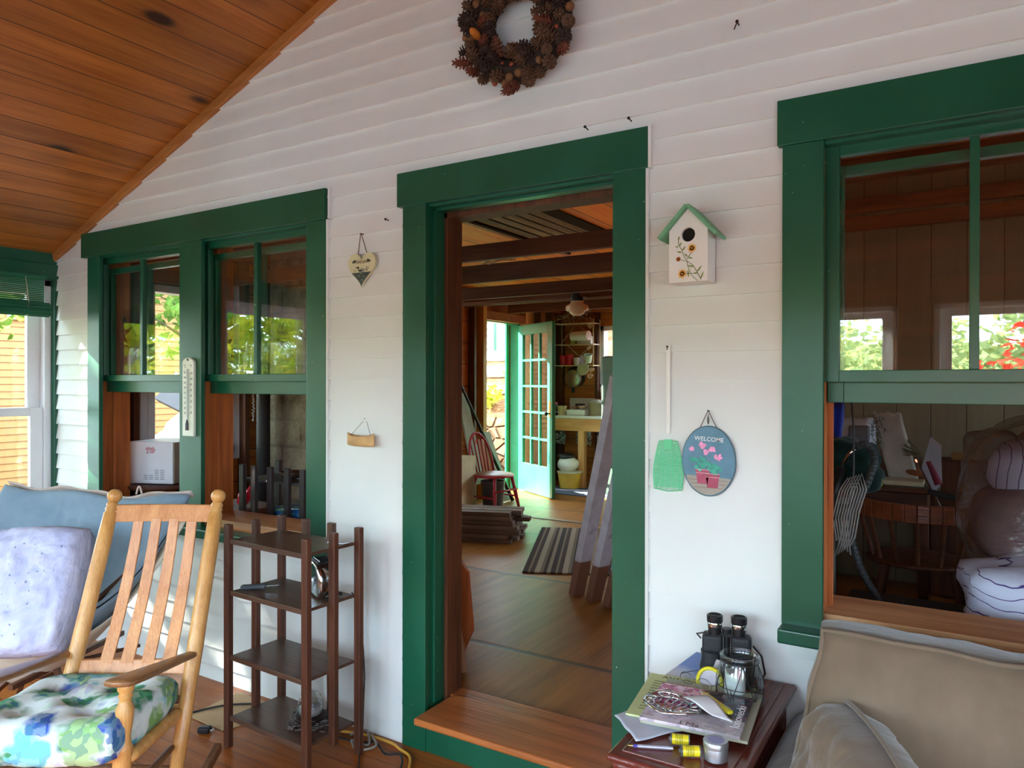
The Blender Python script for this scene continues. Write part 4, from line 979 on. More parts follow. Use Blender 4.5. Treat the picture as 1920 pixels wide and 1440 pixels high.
def cush(u, v, up):
    p = sling(u, v, 0); e = (max(0, 1-abs(2*u-1)**6)*max(0, 1-abs(2*v-1)**6))**.5
    wv = .020*noise.noise(Vector((u*9, v*3, 1)))+.014*noise.noise(Vector((u*4, v*14, 4)))
    fold = -.030*math.exp(-((u-.62-.12*v)/.018)**2)*math.sin(PI*min(1, v*2)) - .026*math.exp(-((u-.45)/.014)**2)*max(0, 1-v*2.4) - .022*math.exp(-((u-.36-.2*v)/.012)**2)*max(0, 1-v*2.4)
    p += Vector((0, -.25, 1)).normalized()*((.045*e+.01 if up else -.045*e)+ (wv+fold)*e)
    p.z += -.012*math.sin(u*12)*(1-v)**4
    return p
for up in (1, 0): b.grid(lambda u, v: cush(u, v, up), 60, 60)
bmesh.ops.remove_doubles(b.b, verts=b.b.verts, dist=.002)
o = b.build('lounge_cushion', blue, smooth=True, solid=.004, loc=(-3.22, -.694, 0), rot=(0, 0, R(31.7))); tag(o, 'large faded blue cushion draped over the butterfly chair', 'cushion')
b = MB(); b.grid(lambda u, v: sling(u, 0, 0)+Vector((0, .012+.03*v, .022-.030*v+.006*math.sin(u*26)-.012*math.sin(u*12))), 60, 4); b.build('backing_trim', plain('pinkish_backing', (196, 178, 168), .9, var=.12, vs=20), o, smooth=True, solid=.004)
b = MB(); b.tube([sling(.72+.03*i/8, 0, .02+.035*math.sin(PI*i/8)) for i in range(9)], .004, 6); b.build('hanging_loop', MATS['pinkish_backing'], o)
pil = NB('sprigged_lavender_cotton'); co = pil.coord(); vo = pil.n.new('ShaderNodeTexVoronoi'); vo.inputs['Scale'].default_value = 27; vo.inputs['Randomness'].default_value = .55
pil.link(pil.mapped((1, 1, 1)), vo.inputs[0]); nz = pil.noise(co, 90, 2); wr_ = pil.noise(pil.mapped((1, 1, 2.4), src=co), 9, 3)
m_ = pil.ramp(pil.math('ADD', vo.outputs['Distance'], pil.math('MULTIPLY', nz, .22)), [(.20, (1, 1, 1, 1)), (.25, (0, 0, 0, 1))])
pil.bsdf(pil.mix(m_, pil.ramp(wr_, [(.3, lin((172, 176, 208))), (.7, lin((206, 208, 230)))]), lin((120, 128, 160))), .85, .2, bump=wr_, bstr=.55, bdist=.02)
b = MB(); seat_pad(b, .45, .50, .17, n=38, puff=.5, seed=11, wr=.024, ws=22, square=7)
o = b.build('throw_pillow', pil.m, smooth=True, loc=(-3.10, -.91, .675), rot=(R(66), R(-3), R(26))); tag(o, 'lavender sprigged throw pillow leaning on the blue cushion', 'pillow')
# ---------------- slatted plant stand / shelf ----------------
walnut = wood('dark_walnut_stain', (62, 34, 24), (104, 62, 44), 'z', .35, grain=1.4, spec=.5)
walnut_h = wood('walnut_shelf_top', (70, 46, 36), (104, 76, 60), 'x', .3, grain=1.2, spec=.5)
t = thing('slatted_shelf', 'dark brown four tier slatted shelf stand beside the door', 'shelf', (-2.307, -.292, 0), R(-3))
Wd, Dd = .478, .262
spots = [(-Wd/2, -Dd/2), (Wd/2, -Dd/2), (-Wd/2, Dd/2), (Wd/2, Dd/2), (-Wd/2, 0), (Wd/2, 0), (-Wd/6, Dd/2), (Wd/6, Dd/2)]
for i, (x, y) in enumerate(spots):
    b = MB(); z0 = 0 if i < 4 else .09
    b.bb(x-.0165, x+.0165, y-.0125, y+.0125, z0, .905); b.build('post', walnut, t, bevel=.004, seg=3)
for z in (.838, .630, .368, .122):
    b = MB(); b.box((0, 0, z), (Wd-.03, Dd-.02, .013)); b.bb(-Wd/2+.015, Wd/2-.015, -Dd/2-.004, -Dd/2+.008, z-.011, z+.009); b.build('shelf', walnut_h, t, bevel=.002)
# things on the stand
b = MB(); b.box((0, 0, 0), (.105, .026, .018)); o = b.build('box_cutter', plain('grey_rubber', (74, 80, 86), .6), bevel=.007, seg=3, loc=(-2.48, -.345, .647), rot=(0, R(-4), R(28))); tag(o, 'grey handled knife on the second shelf of the stand', 'knife')
b = MB(); b.prism([(0, -.008), (.055, -.002), (.058, .003), (0, .008)], .0015); b.build('blade', plain('steel', (200, 204, 210), .2, metal=1), o, loc=(.05, 0, 0))
t = thing('chrome_radio', 'chrome and black rounded clock radio on the second shelf', 'radio', (-2.17, -.27, .6375), R(-20))
chrome = plain('chrome', (214, 218, 222), .12, .5, 1, var=.02); blk = plain('black_plastic', (26, 27, 30), .35)
b = MB(); pr_ = [(-.055, 0), (.045, 0), (.058, .04), (.055, .09), (.035, .13), (0, .148), (-.035, .14), (-.055, .10)]
b.prism(pr_, .07, Matrix(((1, 0, 0, 0), (0, 0, 1, -.035), (0, 1, 0, 0), (0, 0, 0, 1)))); b.build('shell', chrome, t, bevel=.014, seg=4, smooth=True)
b = MB(); b.ell((-.048, 0, .075), (.018, .03, .058), 16, 12); b.build('speaker', blk, t, smooth=True)
b = MB(); b.bar((-.03, 0, .146), (.035, 0, .136), .06, .012); b.build('vented_top', blk, t, bevel=.004)
b = MB()
for k in range(8): b.ell((-.024+k*.008, -.022, .1525-k*.0009), .0022, 8, 6)
b.build('vent_dot', vinyl, t)
b = MB(); pts = [(-2.115, -.30, .648), (-2.10, -.27, .66), (-2.09, -.24, .648), (-2.105, -.22, .648), (-2.12, -.26, .655)]; b.tube(pts, .004, 6)
b.tube([(-2.085, -.19, .645), (-2.062, -.165, .60), (-2.058, -.15, .40), (-2.052, -.15, .30), (-2.056, -.15, .22), (-2.058, -.155, .06), (-2.05, -.18, .008), (-1.98, -.26, .006), (-1.97, -.45, .006)], .0028, 6)
o = b.build('radio_cord', blk, smooth=True); tag(o, 'black cord coiled on the shelf and hanging down its right leg', 'cord')
# candle jar with wreath on bottom shelf
cg = glass('clear_jar_glass', (.93, .95, .95, 1), .07)
t = thing('jar_candle', 'squat ribbed glass jar in a grey twig ring on the bottom shelf', 'jar', (-2.20, -.30, .1285))
b = MB(); b.lathe([(.036, .045), (.046, .05), (.05, .075), (.046, .092), (.040, .098), (.042, .102), (.042, .118), (.034, .122), (.030, .135), (.018, .140)], 28); b.build('glass_jar', cg, t, smooth=True, solid=.003)
b = MB(); b.lathe([(.036, .0475), (.043, .052), (.044, .075), (.02, .078)], 24); b.build('wax', plain('grey_wax', (150, 150, 152), .5), t, smooth=True)
b = MB(); b.lathe([(.04, .03), (.062, .034), (.064, .044), (.052, .047), (.036, .046)], 28); b.build('saucer', plain('bronze_saucer', (52, 40, 38), .35, metal=.6), t, smooth=True)
b = MB(); rs = random.Random(2)
for k in range(90):
    a = rs.random()*6.28; r0 = .062+rs.uniform(-.02, .02); z = .018+rs.uniform(-.014, .016); a2 = a+.35
    b.tube([(r0*math.cos(a), r0*math.sin(a), z), ((r0+.012)*math.cos(a+.17), (r0+.012)*math.sin(a+.17), z+rs.uniform(-.004, .006)), (r0*math.cos(a2), r0*math.sin(a2), max(.004, z+rs.uniform(-.008, .008)))], .0026, 5)
b.build('twig_ring', plain('grey_twig', (96, 88, 84), .9, var=.3, vs=60), t)
# paper on top tier
b = MB(); b.grid(lambda u, v: (u*.09, v*.05, .004*math.sin(u*7)+.003*math.sin(v*9)), 8, 6); o = b.build('paper_slip', plain('paper_white', (214, 220, 226), .8, var=.04), smooth=True, solid=.0012, loc=(-2.145, -.265, .849), rot=(0, 0, .5)); tag(o, 'small curled white paper slip on the top shelf of the stand', 'paper')
# cardboard sheet on the floor, cords and plug
b = MB(); b.prism([(-2.93, -.33), (-2.68, -.34), (-2.60, -.06), (-2.95, -.05)], .004); o = b.build('cardboard_sheet', plain('tan_cardboard', (190, 156, 116), .8, var=.08), loc=(0, 0, .001)); tag(o, 'flat tan cardboard sheet on the floor behind the rocking chair', 'cardboard')
yel = plain('yellow_cord_jacket', (206, 150, 54), .5)
def cord(nm, lab, pts, m, r, cat='cord'):
    # smooth the path
    P_ = [Vector(p) for p in pts]; q = []
    for i in range(len(P_)-1):
        p0 = P_[max(0, i-1)]; p1 = P_[i]; p2 = P_[i+1]; p3 = P_[min(len(P_)-1, i+2)]
        for s in range(8):
            u = s/8; q.append(.5*((2*p1)+(p2-p0)*u+(2*p0-5*p1+4*p2-p3)*u*u+(3*p1-p0-3*p2+p3)*u**3))
    q.append(P_[-1]); b = MB(); b.tube(q, r, 8); o = b.build(nm, m, smooth=True); tag(o, lab, cat); return o
cord('extension_cord', 'yellow extension cord running along the wall base to the door step', [(-2.62, -.04, .012), (-2.45, -.05, .02), (-2.32, -.10, .012), (-2.13, -.06, .012), (-2.0, -.05, .008), (-1.93, -.075, .01), (-1.86, -.10, .01), (-1.80, -.18, .01), (-1.74, -.30, .008)], yel, .006)
cord('power_cord', 'thin black power cord beside the yellow cord at the door step', [(-2.30, -.15, .02), (-2.13, -.12, .008), (-2.04, -.10, .02), (-1.96, -.13, .008), (-1.89, -.12, .018), (-1.83, -.20, .008), (-1.84, -.32, .006)], blk, .0045)
cord('lamp_cord', 'black cord crossing the floor behind the rocking chair', [(-2.95, -.40, .006), (-2.93, -.30, .01), (-2.85, -.17, .012), (-2.70, -.07, .01), (-2.55, -.05, .02), (-2.45, -.035, .03)], blk, .0045)
cord('twisted_cord', 'black and tan cord heap at the foot of the shelf stand', [(-2.16, -.12, .03), (-2.10, -.09, .05), (-2.06, -.12, .012), (-2.12, -.15, .03), (-2.07, -.17, .012), (-2.02, -.12, .02), (-2.08, -.08, .035)], plain('grey_cord', (130, 120, 110), .5), .005)
t = thing('plug_adapter', 'small black plug adapter lying on the floor by the rocking chair', 'plug', (-2.735, -.39, .002), .5)
b = MB(); b.box((0, 0, .014), (.05, .036, .026)); b.build('body', blk, t, bevel=.006, seg=3)
b = MB(); b.box((.03, .006, .014), (.018, .002, .006)); b.box((.03, -.006, .014), (.018, .002, .006)); b.build('prong', chrome, t)
# ---------------- side table ----------------
mah = wood('mahogany_veneer', (92, 40, 32), (120, 56, 44), 'y', .22, grain=.8, spec=.5, gamp=.6)
t = thing('side_table', 'reddish mahogany side table with moulded edge under the clutter', 'table', (-.59, -.36, 0))
b = MB(); b.box((0, 0, .568), (.318, .68, .018)); b.build('tabletop', mah, t, bevel=.008, seg=3)
b = MB(); b.box((0, 0, .579), (.258, .62, .006)); b.build('raised_panel', mah, t, bevel=.002)
b = MB(); b.box((0, 0, .548), (.30, .66, .022)); b.build('moulding', mah, t, bevel=.01, seg=3)
b = MB(); b.box((0, 0, .49), (.27, .62, .10)); b.build('apron', mah, t, bevel=.003)
for x in (-.12, .12):
    for y in (-.29, .29): b = MB(); b.turned((x, y, 0), (x, y, .45), [(0, .014), (.1, .02), (.5, .018), (.8, .026), (1, .024)]); b.build('leg', mah, t, smooth=True)
ZT = .582
def sheet(nm, lab, cat, poly, th, m, z, curl=0, parent=None):
    b = MB(); b.prism(poly, th); o = b.build(nm, m, loc=(0, 0, z), parent=parent)
    if not parent: tag(o, lab, cat)
    return o
ppr = plain('bluish_paper', (206, 210, 224), .8, var=.03)
b = MB()
quad = [Vector((-.805, -.52, 0)), Vector((-.70, -.625, 0)), Vector((-.615, -.50, 0)), Vector((-.75, -.40, 0))]
b.grid(lambda u, v: quad[0].lerp(quad[1], u).lerp(quad[3].lerp(quad[2], u), v)+Vector((0, 0, .004+.012*max(0, .35-v)**1.5+.004*math.sin(u*6+v*3)**2)), 14, 14)
o = b.build('paper_napkin', ppr, smooth=True, solid=.0012, loc=(0, 0, ZT)); tag(o, 'white paper napkin hanging over the left edge of the side table', 'paper')
lime = plain('pale_lime_paper', (206, 212, 152), .7, var=.05); 
def rect(cx, cy, w_, h_, a): c_, s_ = math.cos(a), math.sin(a); return [(cx+x*c_-y*s_, cy+x*s_+y*c_) for x, y in ((-w_/2, -h_/2), (w_/2, -h_/2), (w_/2, h_/2), (-w_/2, h_/2))]
o = sheet('booklet', 'pale lime booklet with dark lettering under the magazine', 'booklet', rect(-.715, -.345, .17, .30, R(8)), .005, lime, ZT+.008)
b = MB(); b.text('ANTIQU', .026, Matrix.Translation((-.728, -.225, .0054)) @ Matrix.Rotation(R(4), 4, 'Z'), .0002); b.build('lettering', plain('olive_ink', (80, 84, 50), .7), o)
b = MB()
for k in range(12): b.box((-.765+.0025*k, -.255-.018*k, .0052), (.05, .003, .0004), rz=R(8))
b.build('text_line', MATS['olive_ink'], o)
o = sheet('magazine_stack', 'grey green open newspaper lying beneath the garden magazine', 'newspaper', rect(-.605, -.375, .27, .30, R(6)), .007, plain('newsprint_green', (172, 172, 150), .8, var=.06), ZT+.014)
mg = NB('magazine_cover'); co = mg.coord(); v = mg.n.new('ShaderNodeTexVoronoi'); v.inputs['Scale'].default_value = 70; mg.link(co, v.inputs[0]); s_ = mg.n.new('ShaderNodeSeparateColor'); mg.link(v.outputs['Color'], s_.inputs[0])
sx = mg.n.new('ShaderNodeSeparateXYZ'); mg.link(co, sx.inputs[0])
pinkc = mg.ramp(s_.outputs[0], [(.0, lin((120, 30, 70))), (.4, lin((206, 90, 140))), (.8, lin((240, 190, 214)))])
darkc = mg.ramp(s_.outputs[0], [(.0, lin((34, 30, 44))), (.6, lin((60, 46, 58))), (.95, lin((120, 84, 96)))])
greyc = mg.ramp(s_.outputs[0], [(0., lin((190, 180, 190))), (1., lin((216, 206, 210)))])
fx = mg.ramp(mg.math('ADD', sx.outputs[0], .5), [(.49, (0, 0, 0, 1)), (.515, (1, 1, 1, 1))])
fz = mg.ramp(mg.math('ADD', sx.outputs[1], .5), [(.455, (1, 1, 1, 1)), (.47, (0, 0, 0, 1))])
cc = mg.mix(fx, pinkc, darkc); cc = mg.mix(mg.math('MULTIPLY', fz, .8), cc, greyc); mg.bsdf(cc, .25, .5)
t = thing('garden_magazine', 'glossy magazine with pink flowers and white lettering on the side table', 'magazine', (-.612, -.405, ZT+.0215), R(6))
b = MB(); b.box((0, 0, .004), (.255, .245, .008)); b.build('pages', mg.m, t, bevel=.001)
b = MB(); b.text('lonoviecki', .034, Matrix.Translation((.118, -.01, .0083)) @ Matrix.Rotation(R(90), 4, 'Z'), .0002); b.build('lettering', plain('title_white', (236, 236, 240), .5), t)
b = MB(); b.text('10', .03, Matrix.Translation((-.01, .085, .0083)), .0002); b.build('issue_number', plain('title_white', (236, 236, 240), .5), t)
b = MB(); b.text('I Ma', .03, Matrix.Translation((0.0, -.118, .0083)), .0002); b.build('subtitle', plain('title_grey', (90, 70, 84), .5), t)
# chrome trivet / rack
t = thing('silver_trivet', 'openwork silver metal trivet on top of the magazine', 'trivet', (-.672, -.438, ZT+.031), R(-8))
b = MB(); pth = [Vector((.078*math.cos(a*PI/20), .062*math.sin(a*PI/20), .004+.006*abs(math.sin(a*PI/10)))) for a in range(40)]
b.tube(pth, .0045, 8, closed=True); b.tube([(.052*math.cos(a*PI/20), .040*math.sin(a*PI/20), .006) for a in range(40)], .003, 8, closed=True)
for k in range(16): a = k*PI/8; b.tube([(.052*math.cos(a), .040*math.sin(a), .006), (.078*math.cos(a+.15), .062*math.sin(a+.15), .006)], .0038, 6)
for k in range(-2, 3): b.tube([(k*.016, -.036*math.sqrt(1-(k*.016/.052)**2), .006), (k*.02, .036*math.sqrt(1-(k*.016/.052)**2), .006)], .0028, 6)
b.build('rack', chrome, t, smooth=True)
b = MB(); b.grid(lambda u, v: (-.62+.10*u+.055*v, -.385-.06*u+.05*v-.06*v*u, .004*math.sin(u*5)), 8, 8); o = b.build('folded_note', plain('note_white', (238, 238, 242), .8, var=.02), smooth=True, solid=.001, loc=(-.035, -.02, ZT+.048)); tag(o, 'white folded note lying over the trivet', 'note')
b = MB()
for k in range(4): b.box((-.607+k*.012, -.352+.0*k, .0065), (.008, .006, .0006), rz=.5)
b.build('red_print', plain('red_print', (206, 110, 110), .7), o)
# yellow utility marker
t = thing('yellow_marker', 'yellow plastic pouch knife lying across the magazine', 'tool', (-.570, -.372, ZT+.038), R(-40))
b = MB(); b.box((0, 0, 0), (.125, .017, .010)); b.build('body', plain('bright_yellow', (232, 218, 34), .4, var=.05), t, bevel=.004)
b = MB(); b.box((-.066, 0, 0), (.016, .012, .007)); b.build('tip', plain('clear_tip', (196, 190, 170), .3), t, bevel=.002)
# silver tin
t = thing('silver_tin', 'round brushed silver tin with lid at the front of the side table', 'tin', (-.508, -.598, ZT+.003))
tin = plain('brushed_tin', (178, 182, 188), .32, .5, .85, var=.04, vs=20)
b = MB(); b.lathe([(.026, 0), (.0285, .002), (.0285, .034), (.0275, .036)], 40); b.build('body', tin, t, smooth='auto')
b = MB(); b.lathe([(.0295, .031), (.0295, .044), (.0275, .0465), (.024, .0465), (.023, .0455), (0.0001, .0455)], 40, cap=False); b.build('lid', tin, t, smooth='auto')
b = MB(); b.lathe([(.019, .0457), (.019, .0462), (.0001, .0462)], 30, cap=False); b.build('label', plain('lavender_label', (150, 150, 190), .6), t)
# pen
t = thing('ballpoint_pen', 'silver and purple pen lying at the front left of the side table', 'pen', (-.656, -.628, ZT+.0055), R(24))
b = MB(); b.tube([(-.036, 0, 0), (.05, 0, 0)], .0042, 12); b.build('barrel', plain('pearl_barrel', (190, 186, 206), .25, metal=.4), t, smooth='auto')
b = MB(); b.tube([(-.047, 0, 0), (-.036, 0, 0)], [.0036, .0043], 12); b.build('grip', plain('purple_grip', (74, 60, 150), .4), t, smooth='auto')
b = MB(); b.tube([(-.060, 0, 0), (-.047, 0, 0)], [.0006, .003], 10); b.build('tip', plain('brass_tip', (206, 176, 96), .3, metal=.8), t, smooth='auto')
# two yellow film cans
ylab = plain('yellow_label', (238, 214, 40), .35, var=.04)
def film(x, y, z, rz, lab, stand=False):
    t = thing('film_canister', lab, 'canister', (x, y, z), rot=(R(90) if not stand else 0, 0, rz), group='yellow film canisters')
    b = MB(); b.lathe([(.0125, -.020), (.0125, .020)], 24); b.build('label', ylab, t, smooth='auto')
    b = MB(); b.lathe([(.0135, .020), (.0135, .024), (.005, .024), (.005, .028)], 20); b.lathe([(.013, -.023), (.013, -.020)], 20); b.build('cap', plain('grey_cap', (90, 90, 84), .4), t, smooth='auto')
    b = MB()
    for k in range(5): b.lathe([(.0127, -.006+k*.004), (.0127, -.0045+k*.004)], 24, cap=False)
    b.build('printed_line', plain('olive_line', (120, 116, 40), .5), t)
    b = MB()
    for a in (3.9, 4.3, 4.7, 5.1): b.lathe([(.01275, -.0165), (.01275, -.010)], 5, M=Matrix.Rotation(a, 4, 'Z') @ Matrix.Scale(.2, 4, (0, 1, 0)) @ Matrix.Translation((.0104, 0, 0)) @ Matrix.Scale(.2, 4, (1, 0, 0)), cap=False)
    b.build('red_mark', plain('red_mark', (200, 60, 40), .5), t); return t
film(-.563, -.617, ZT+.0155, R(-62), 'yellow film canister lying on its side touching the pen')
film(-.603, -.575, ZT+.0155, R(-72), 'yellow film canister behind the other one, beside the magazine')
# blue book, glasses, yellow tape, brochure
b = MB(); b.box((0, 0, 0), (.13, .18, .010)); bk = NB('beach_cover'); sx = bk.n.new('ShaderNodeSeparateXYZ'); bk.link(bk.coord(), sx.inputs[0])
bk.bsdf(bk.ramp(bk.math('ADD', bk.math('ADD', sx.outputs[1], .5), bk.math('MULTIPLY', bk.noise(bk.coord(), 20), .06)), [(.45, lin((196, 186, 180))), (.50, lin((168, 172, 196))), (.53, lin((104, 132, 190)))]), .3)
o = b.build('paperback_book', bk.m, bevel=.001, loc=(-.70, -.125, ZT+.012), rot=(R(10), R(3), R(-16))); tag(o, 'paperback with blue and sand cover tilted against the wall on the side table', 'book')
b = MB(); b.box((.0, 0, 0), (.05, .06, .0006), rot=(R(62), 0, R(-14))); o = b.build('card', plain('grey_card', (190, 188, 190), .7), loc=(-.640, -.150, ZT+.04)); tag(o, 'small pale card propped behind the yellow tape ring', 'card')
t = thing('tape_ring', 'bright yellow round tape ring standing behind the reading glasses', 'tape', (-.640, -.205, ZT+.026))
b = MB(); b.tube([(.034*math.cos(a*PI/18), -.006, .034*math.sin(a*PI/18)) for a in range(36)], .0055, 8, closed=True); b.build('ring', MATS['bright_yellow'], t, smooth=True, rot=(R(-25), 0, R(10)))
b = MB(); b.tube([(0, .001, 0), (0, -.002, 0)], .030, 24); b.build('disc', plain('lilac_disc', (196, 190, 200), .6), t, rot=(R(-25), 0, R(10)))
t = thing('reading_glasses', 'thin wire rimmed reading glasses on the newspaper', 'glasses', (-.665, -.262, ZT+.034), R(-20))
b = MB()
for sg in (-1, 1): b.tube([(sg*.031+.024*math.cos(a*PI/10), 0+.002, .004+.0165*math.sin(a*PI/10)) for a in range(20)], .0009, 5, closed=True)
b.tube([(-.008, .002, .008), (0, -.001, .011), (.008, .002, .008)], .0009, 5)
for sg in (-1, 1): b.tube([(sg*.055, .002, .008), (sg*.058, .02, .007), (sg*.05, .075, .003), (sg*.045, .10, -.004)], .0010, 5)
b.build('wire_frame', plain('gunmetal_wire', (80, 78, 74), .3, metal=.9), t)
b = MB()
for sg in (-1, 1): b.tube([(sg*.031, .0022, .004), (sg*.031, .0032, .004)], .0155, 20)
b.build('lens', cg, t)
# ---- binoculars standing on their objectives ----
SCB = 1.22
t = thing('binoculars', 'black binoculars standing upright against the wall on the side table', 'binoculars', (-.618, -.105, ZT), R(14))
rub = plain('black_pebbled_rubber', (38, 40, 44), .5, var=.15, vs=60, bstr=.6)
for sg in (-1, 1):
    b = MB(); b.lathe([(.026, 0), (.0285, .002), (.028, .03), (.024, .052), (.026, .07)], 24, Matrix.Translation((sg*.037, 0, 0))); b.build('barrel', rub, t, smooth='auto')
    b = MB(); b.box((sg*.034, 0, .090), (.050, .042, .048)); b.build('prism_housing', rub, t, bevel=.010, seg=3)
    b = MB(); b.lathe([(.016, .11), (.0165, .132)], 24, Matrix.Translation((sg*.029, 0, 0))); b.lathe([(.019, .142), (.0195, .144), (.0195, .158), (.016, .160), (.013, .156), (.0001, .154)], 24, Matrix.Translation((sg*.029, 0, 0)), cap=False); b.build('eyepiece', blk, t, smooth='auto')
    b = MB(); b.lathe([(.0178, .130), (.0185, .133), (.0185, .142), (.017, .144)], 24, Matrix.Translation((sg*.029, 0, 0))); b.build('dioptre_ring', chrome, t, smooth='auto')
b = MB(); b.tube([(0, 0, .06), (0, 0, .122)], .008, 14); b.tube([(0, 0, .118), (0, 0, .128)], .012, 16); b.box((0, 0, .112), (.05, .016, .008)); b.box((0, 0, .055), (.05, .014, .010)); b.build('focus_bridge', blk, t, smooth='auto')
b = MB(); b.tube([(-.062, -.01, .10), (-.072, -.014, .112), (-.055, -.02, .118), (-.045, -.018, .112)], .002, 6); b.tube([(.062, .0, .09), (.082, -.01, .07), (.09, -.012, .03), (.075, -.02, .004), (.05, -.05, .003)], .0025, 6); b.build('strap', blk, t)
t.scale = (SCB,)*3
# ---- glass lantern with wire and candle ----
t = thing('glass_lantern', 'round glass jar lantern with wire cage holding a white candle', 'lantern', (-.546, -.232, ZT), 0)
b = MB(); b.lathe([(.030, .001), (.048, .004), (.054, .02), (.055, .045), (.050, .075), (.043, .096), (.042, .101), (.046, .105), (.046, .110), (.043, .112)], 40, cap=False); b.build('glass_jar', glass('lantern_glass', (.93, .95, .96, 1), .045), t, smooth=True, solid=.0025)
b = MB(); b.tube([(.0445*math.cos(a*PI/20), .0445*math.sin(a*PI/20), .110) for a in range(40)], .0026, 8, closed=True); b.build('rim', cg, t, smooth=True)
b = MB(); b.lathe([(.024, .006), (.025, .008), (.025, .066), (.021, .067), (.0001, .063)], 28, Matrix.Translation((-.012, 0, 0)), cap=False); b.build('candle', plain('white_wax', (224, 232, 226), .5, var=.02), t, smooth='auto')
b = MB(); b.tube([(-.012, 0, .062), (-.011, 0, .075)], .001, 5); b.build('wick', blk, t)
wr = plain('lantern_wire', (64, 62, 62), .4, metal=.7); b = MB()
def onjar(a, z): r = .0555 if z < .05 else .0555-.012*((z-.05)/.05)**1.3; r = r if z > .02 else .055; return (r*math.cos(a), r*math.sin(a), z)
b.tube([onjar(a*PI/20, .097) for a in range(40)], .0013, 6, closed=True); b.tube([onjar(a*PI/20, .012) for a in range(40)], .0013, 6, closed=True); b.tube([onjar(a*PI/20, .042) for a in range(40)], .0012, 6, closed=True)
for k in range(6):
    a0 = k*PI/3+.4
    for sg in (-1, 1): b.tube([onjar(a0+sg*.52*s/10, .012+.085*s/10) for s in range(11)], .0012, 6)
    b.tube([onjar(a0, .012+.03*s/4) for s in range(5)], .0012, 6)
b.build('wire_cage', wr, t)
b = MB(); hpts = []
for k in range(16): a = 2*PI*k/16; hpts.append((.0095*math.sin(a)**3*1.1, (13*math.cos(a)-5*math.cos(2*a)-2*math.cos(3*a)-math.cos(4*a))*.0006))
b.prism(list(reversed(hpts)), .0015, MW(-.01, -.0475, .085)); b.build('heart_charm', plain('pewter_heart', (120, 120, 120), .35, metal=.8), t)
t.scale = (1.17,)*3
# ---------------- sofa ----------------
def suede(name, a, c_):
    b = NB(name); n1 = b.noise(b.coord(), 3.2, 4, .6); n2 = b.noise(b.coord(), 90, 2); n3 = b.noise(b.mapped((2, 2, 1)), 5, 3)
    b.bsdf(b.ramp(b.math('ADD', b.math('MULTIPLY', n1, .7), b.math('MULTIPLY', n3, .3)), [(.35, lin(c_)), (.65, lin(a))]), .85, .15, bump=b.math('ADD', n3, b.math('MULTIPLY', n2, .1)), bstr=.35, bdist=.02, Sheen_Weight=.4, Sheen_Roughness=.4); return b.m
tanf = suede('beige_microsuede', (128, 110, 92), (106, 91, 75)); weltf = suede('beige_welt', (130, 112, 94), (112, 96, 80))
t = thing('sofa', 'beige microsuede sofa with puffy welted cushions under the right window', 'sofa', (.51, -.45, 0))
b = MB(); b.box((0, .02, .18), (1.62, .78, .30)); b.build('base', tanf, t, bevel=.03, seg=3)
b = MB(); b.box((0, .33, .46), (1.55, .14, .56)); b.build('back_frame', tanf, t, bevel=.05, seg=4)
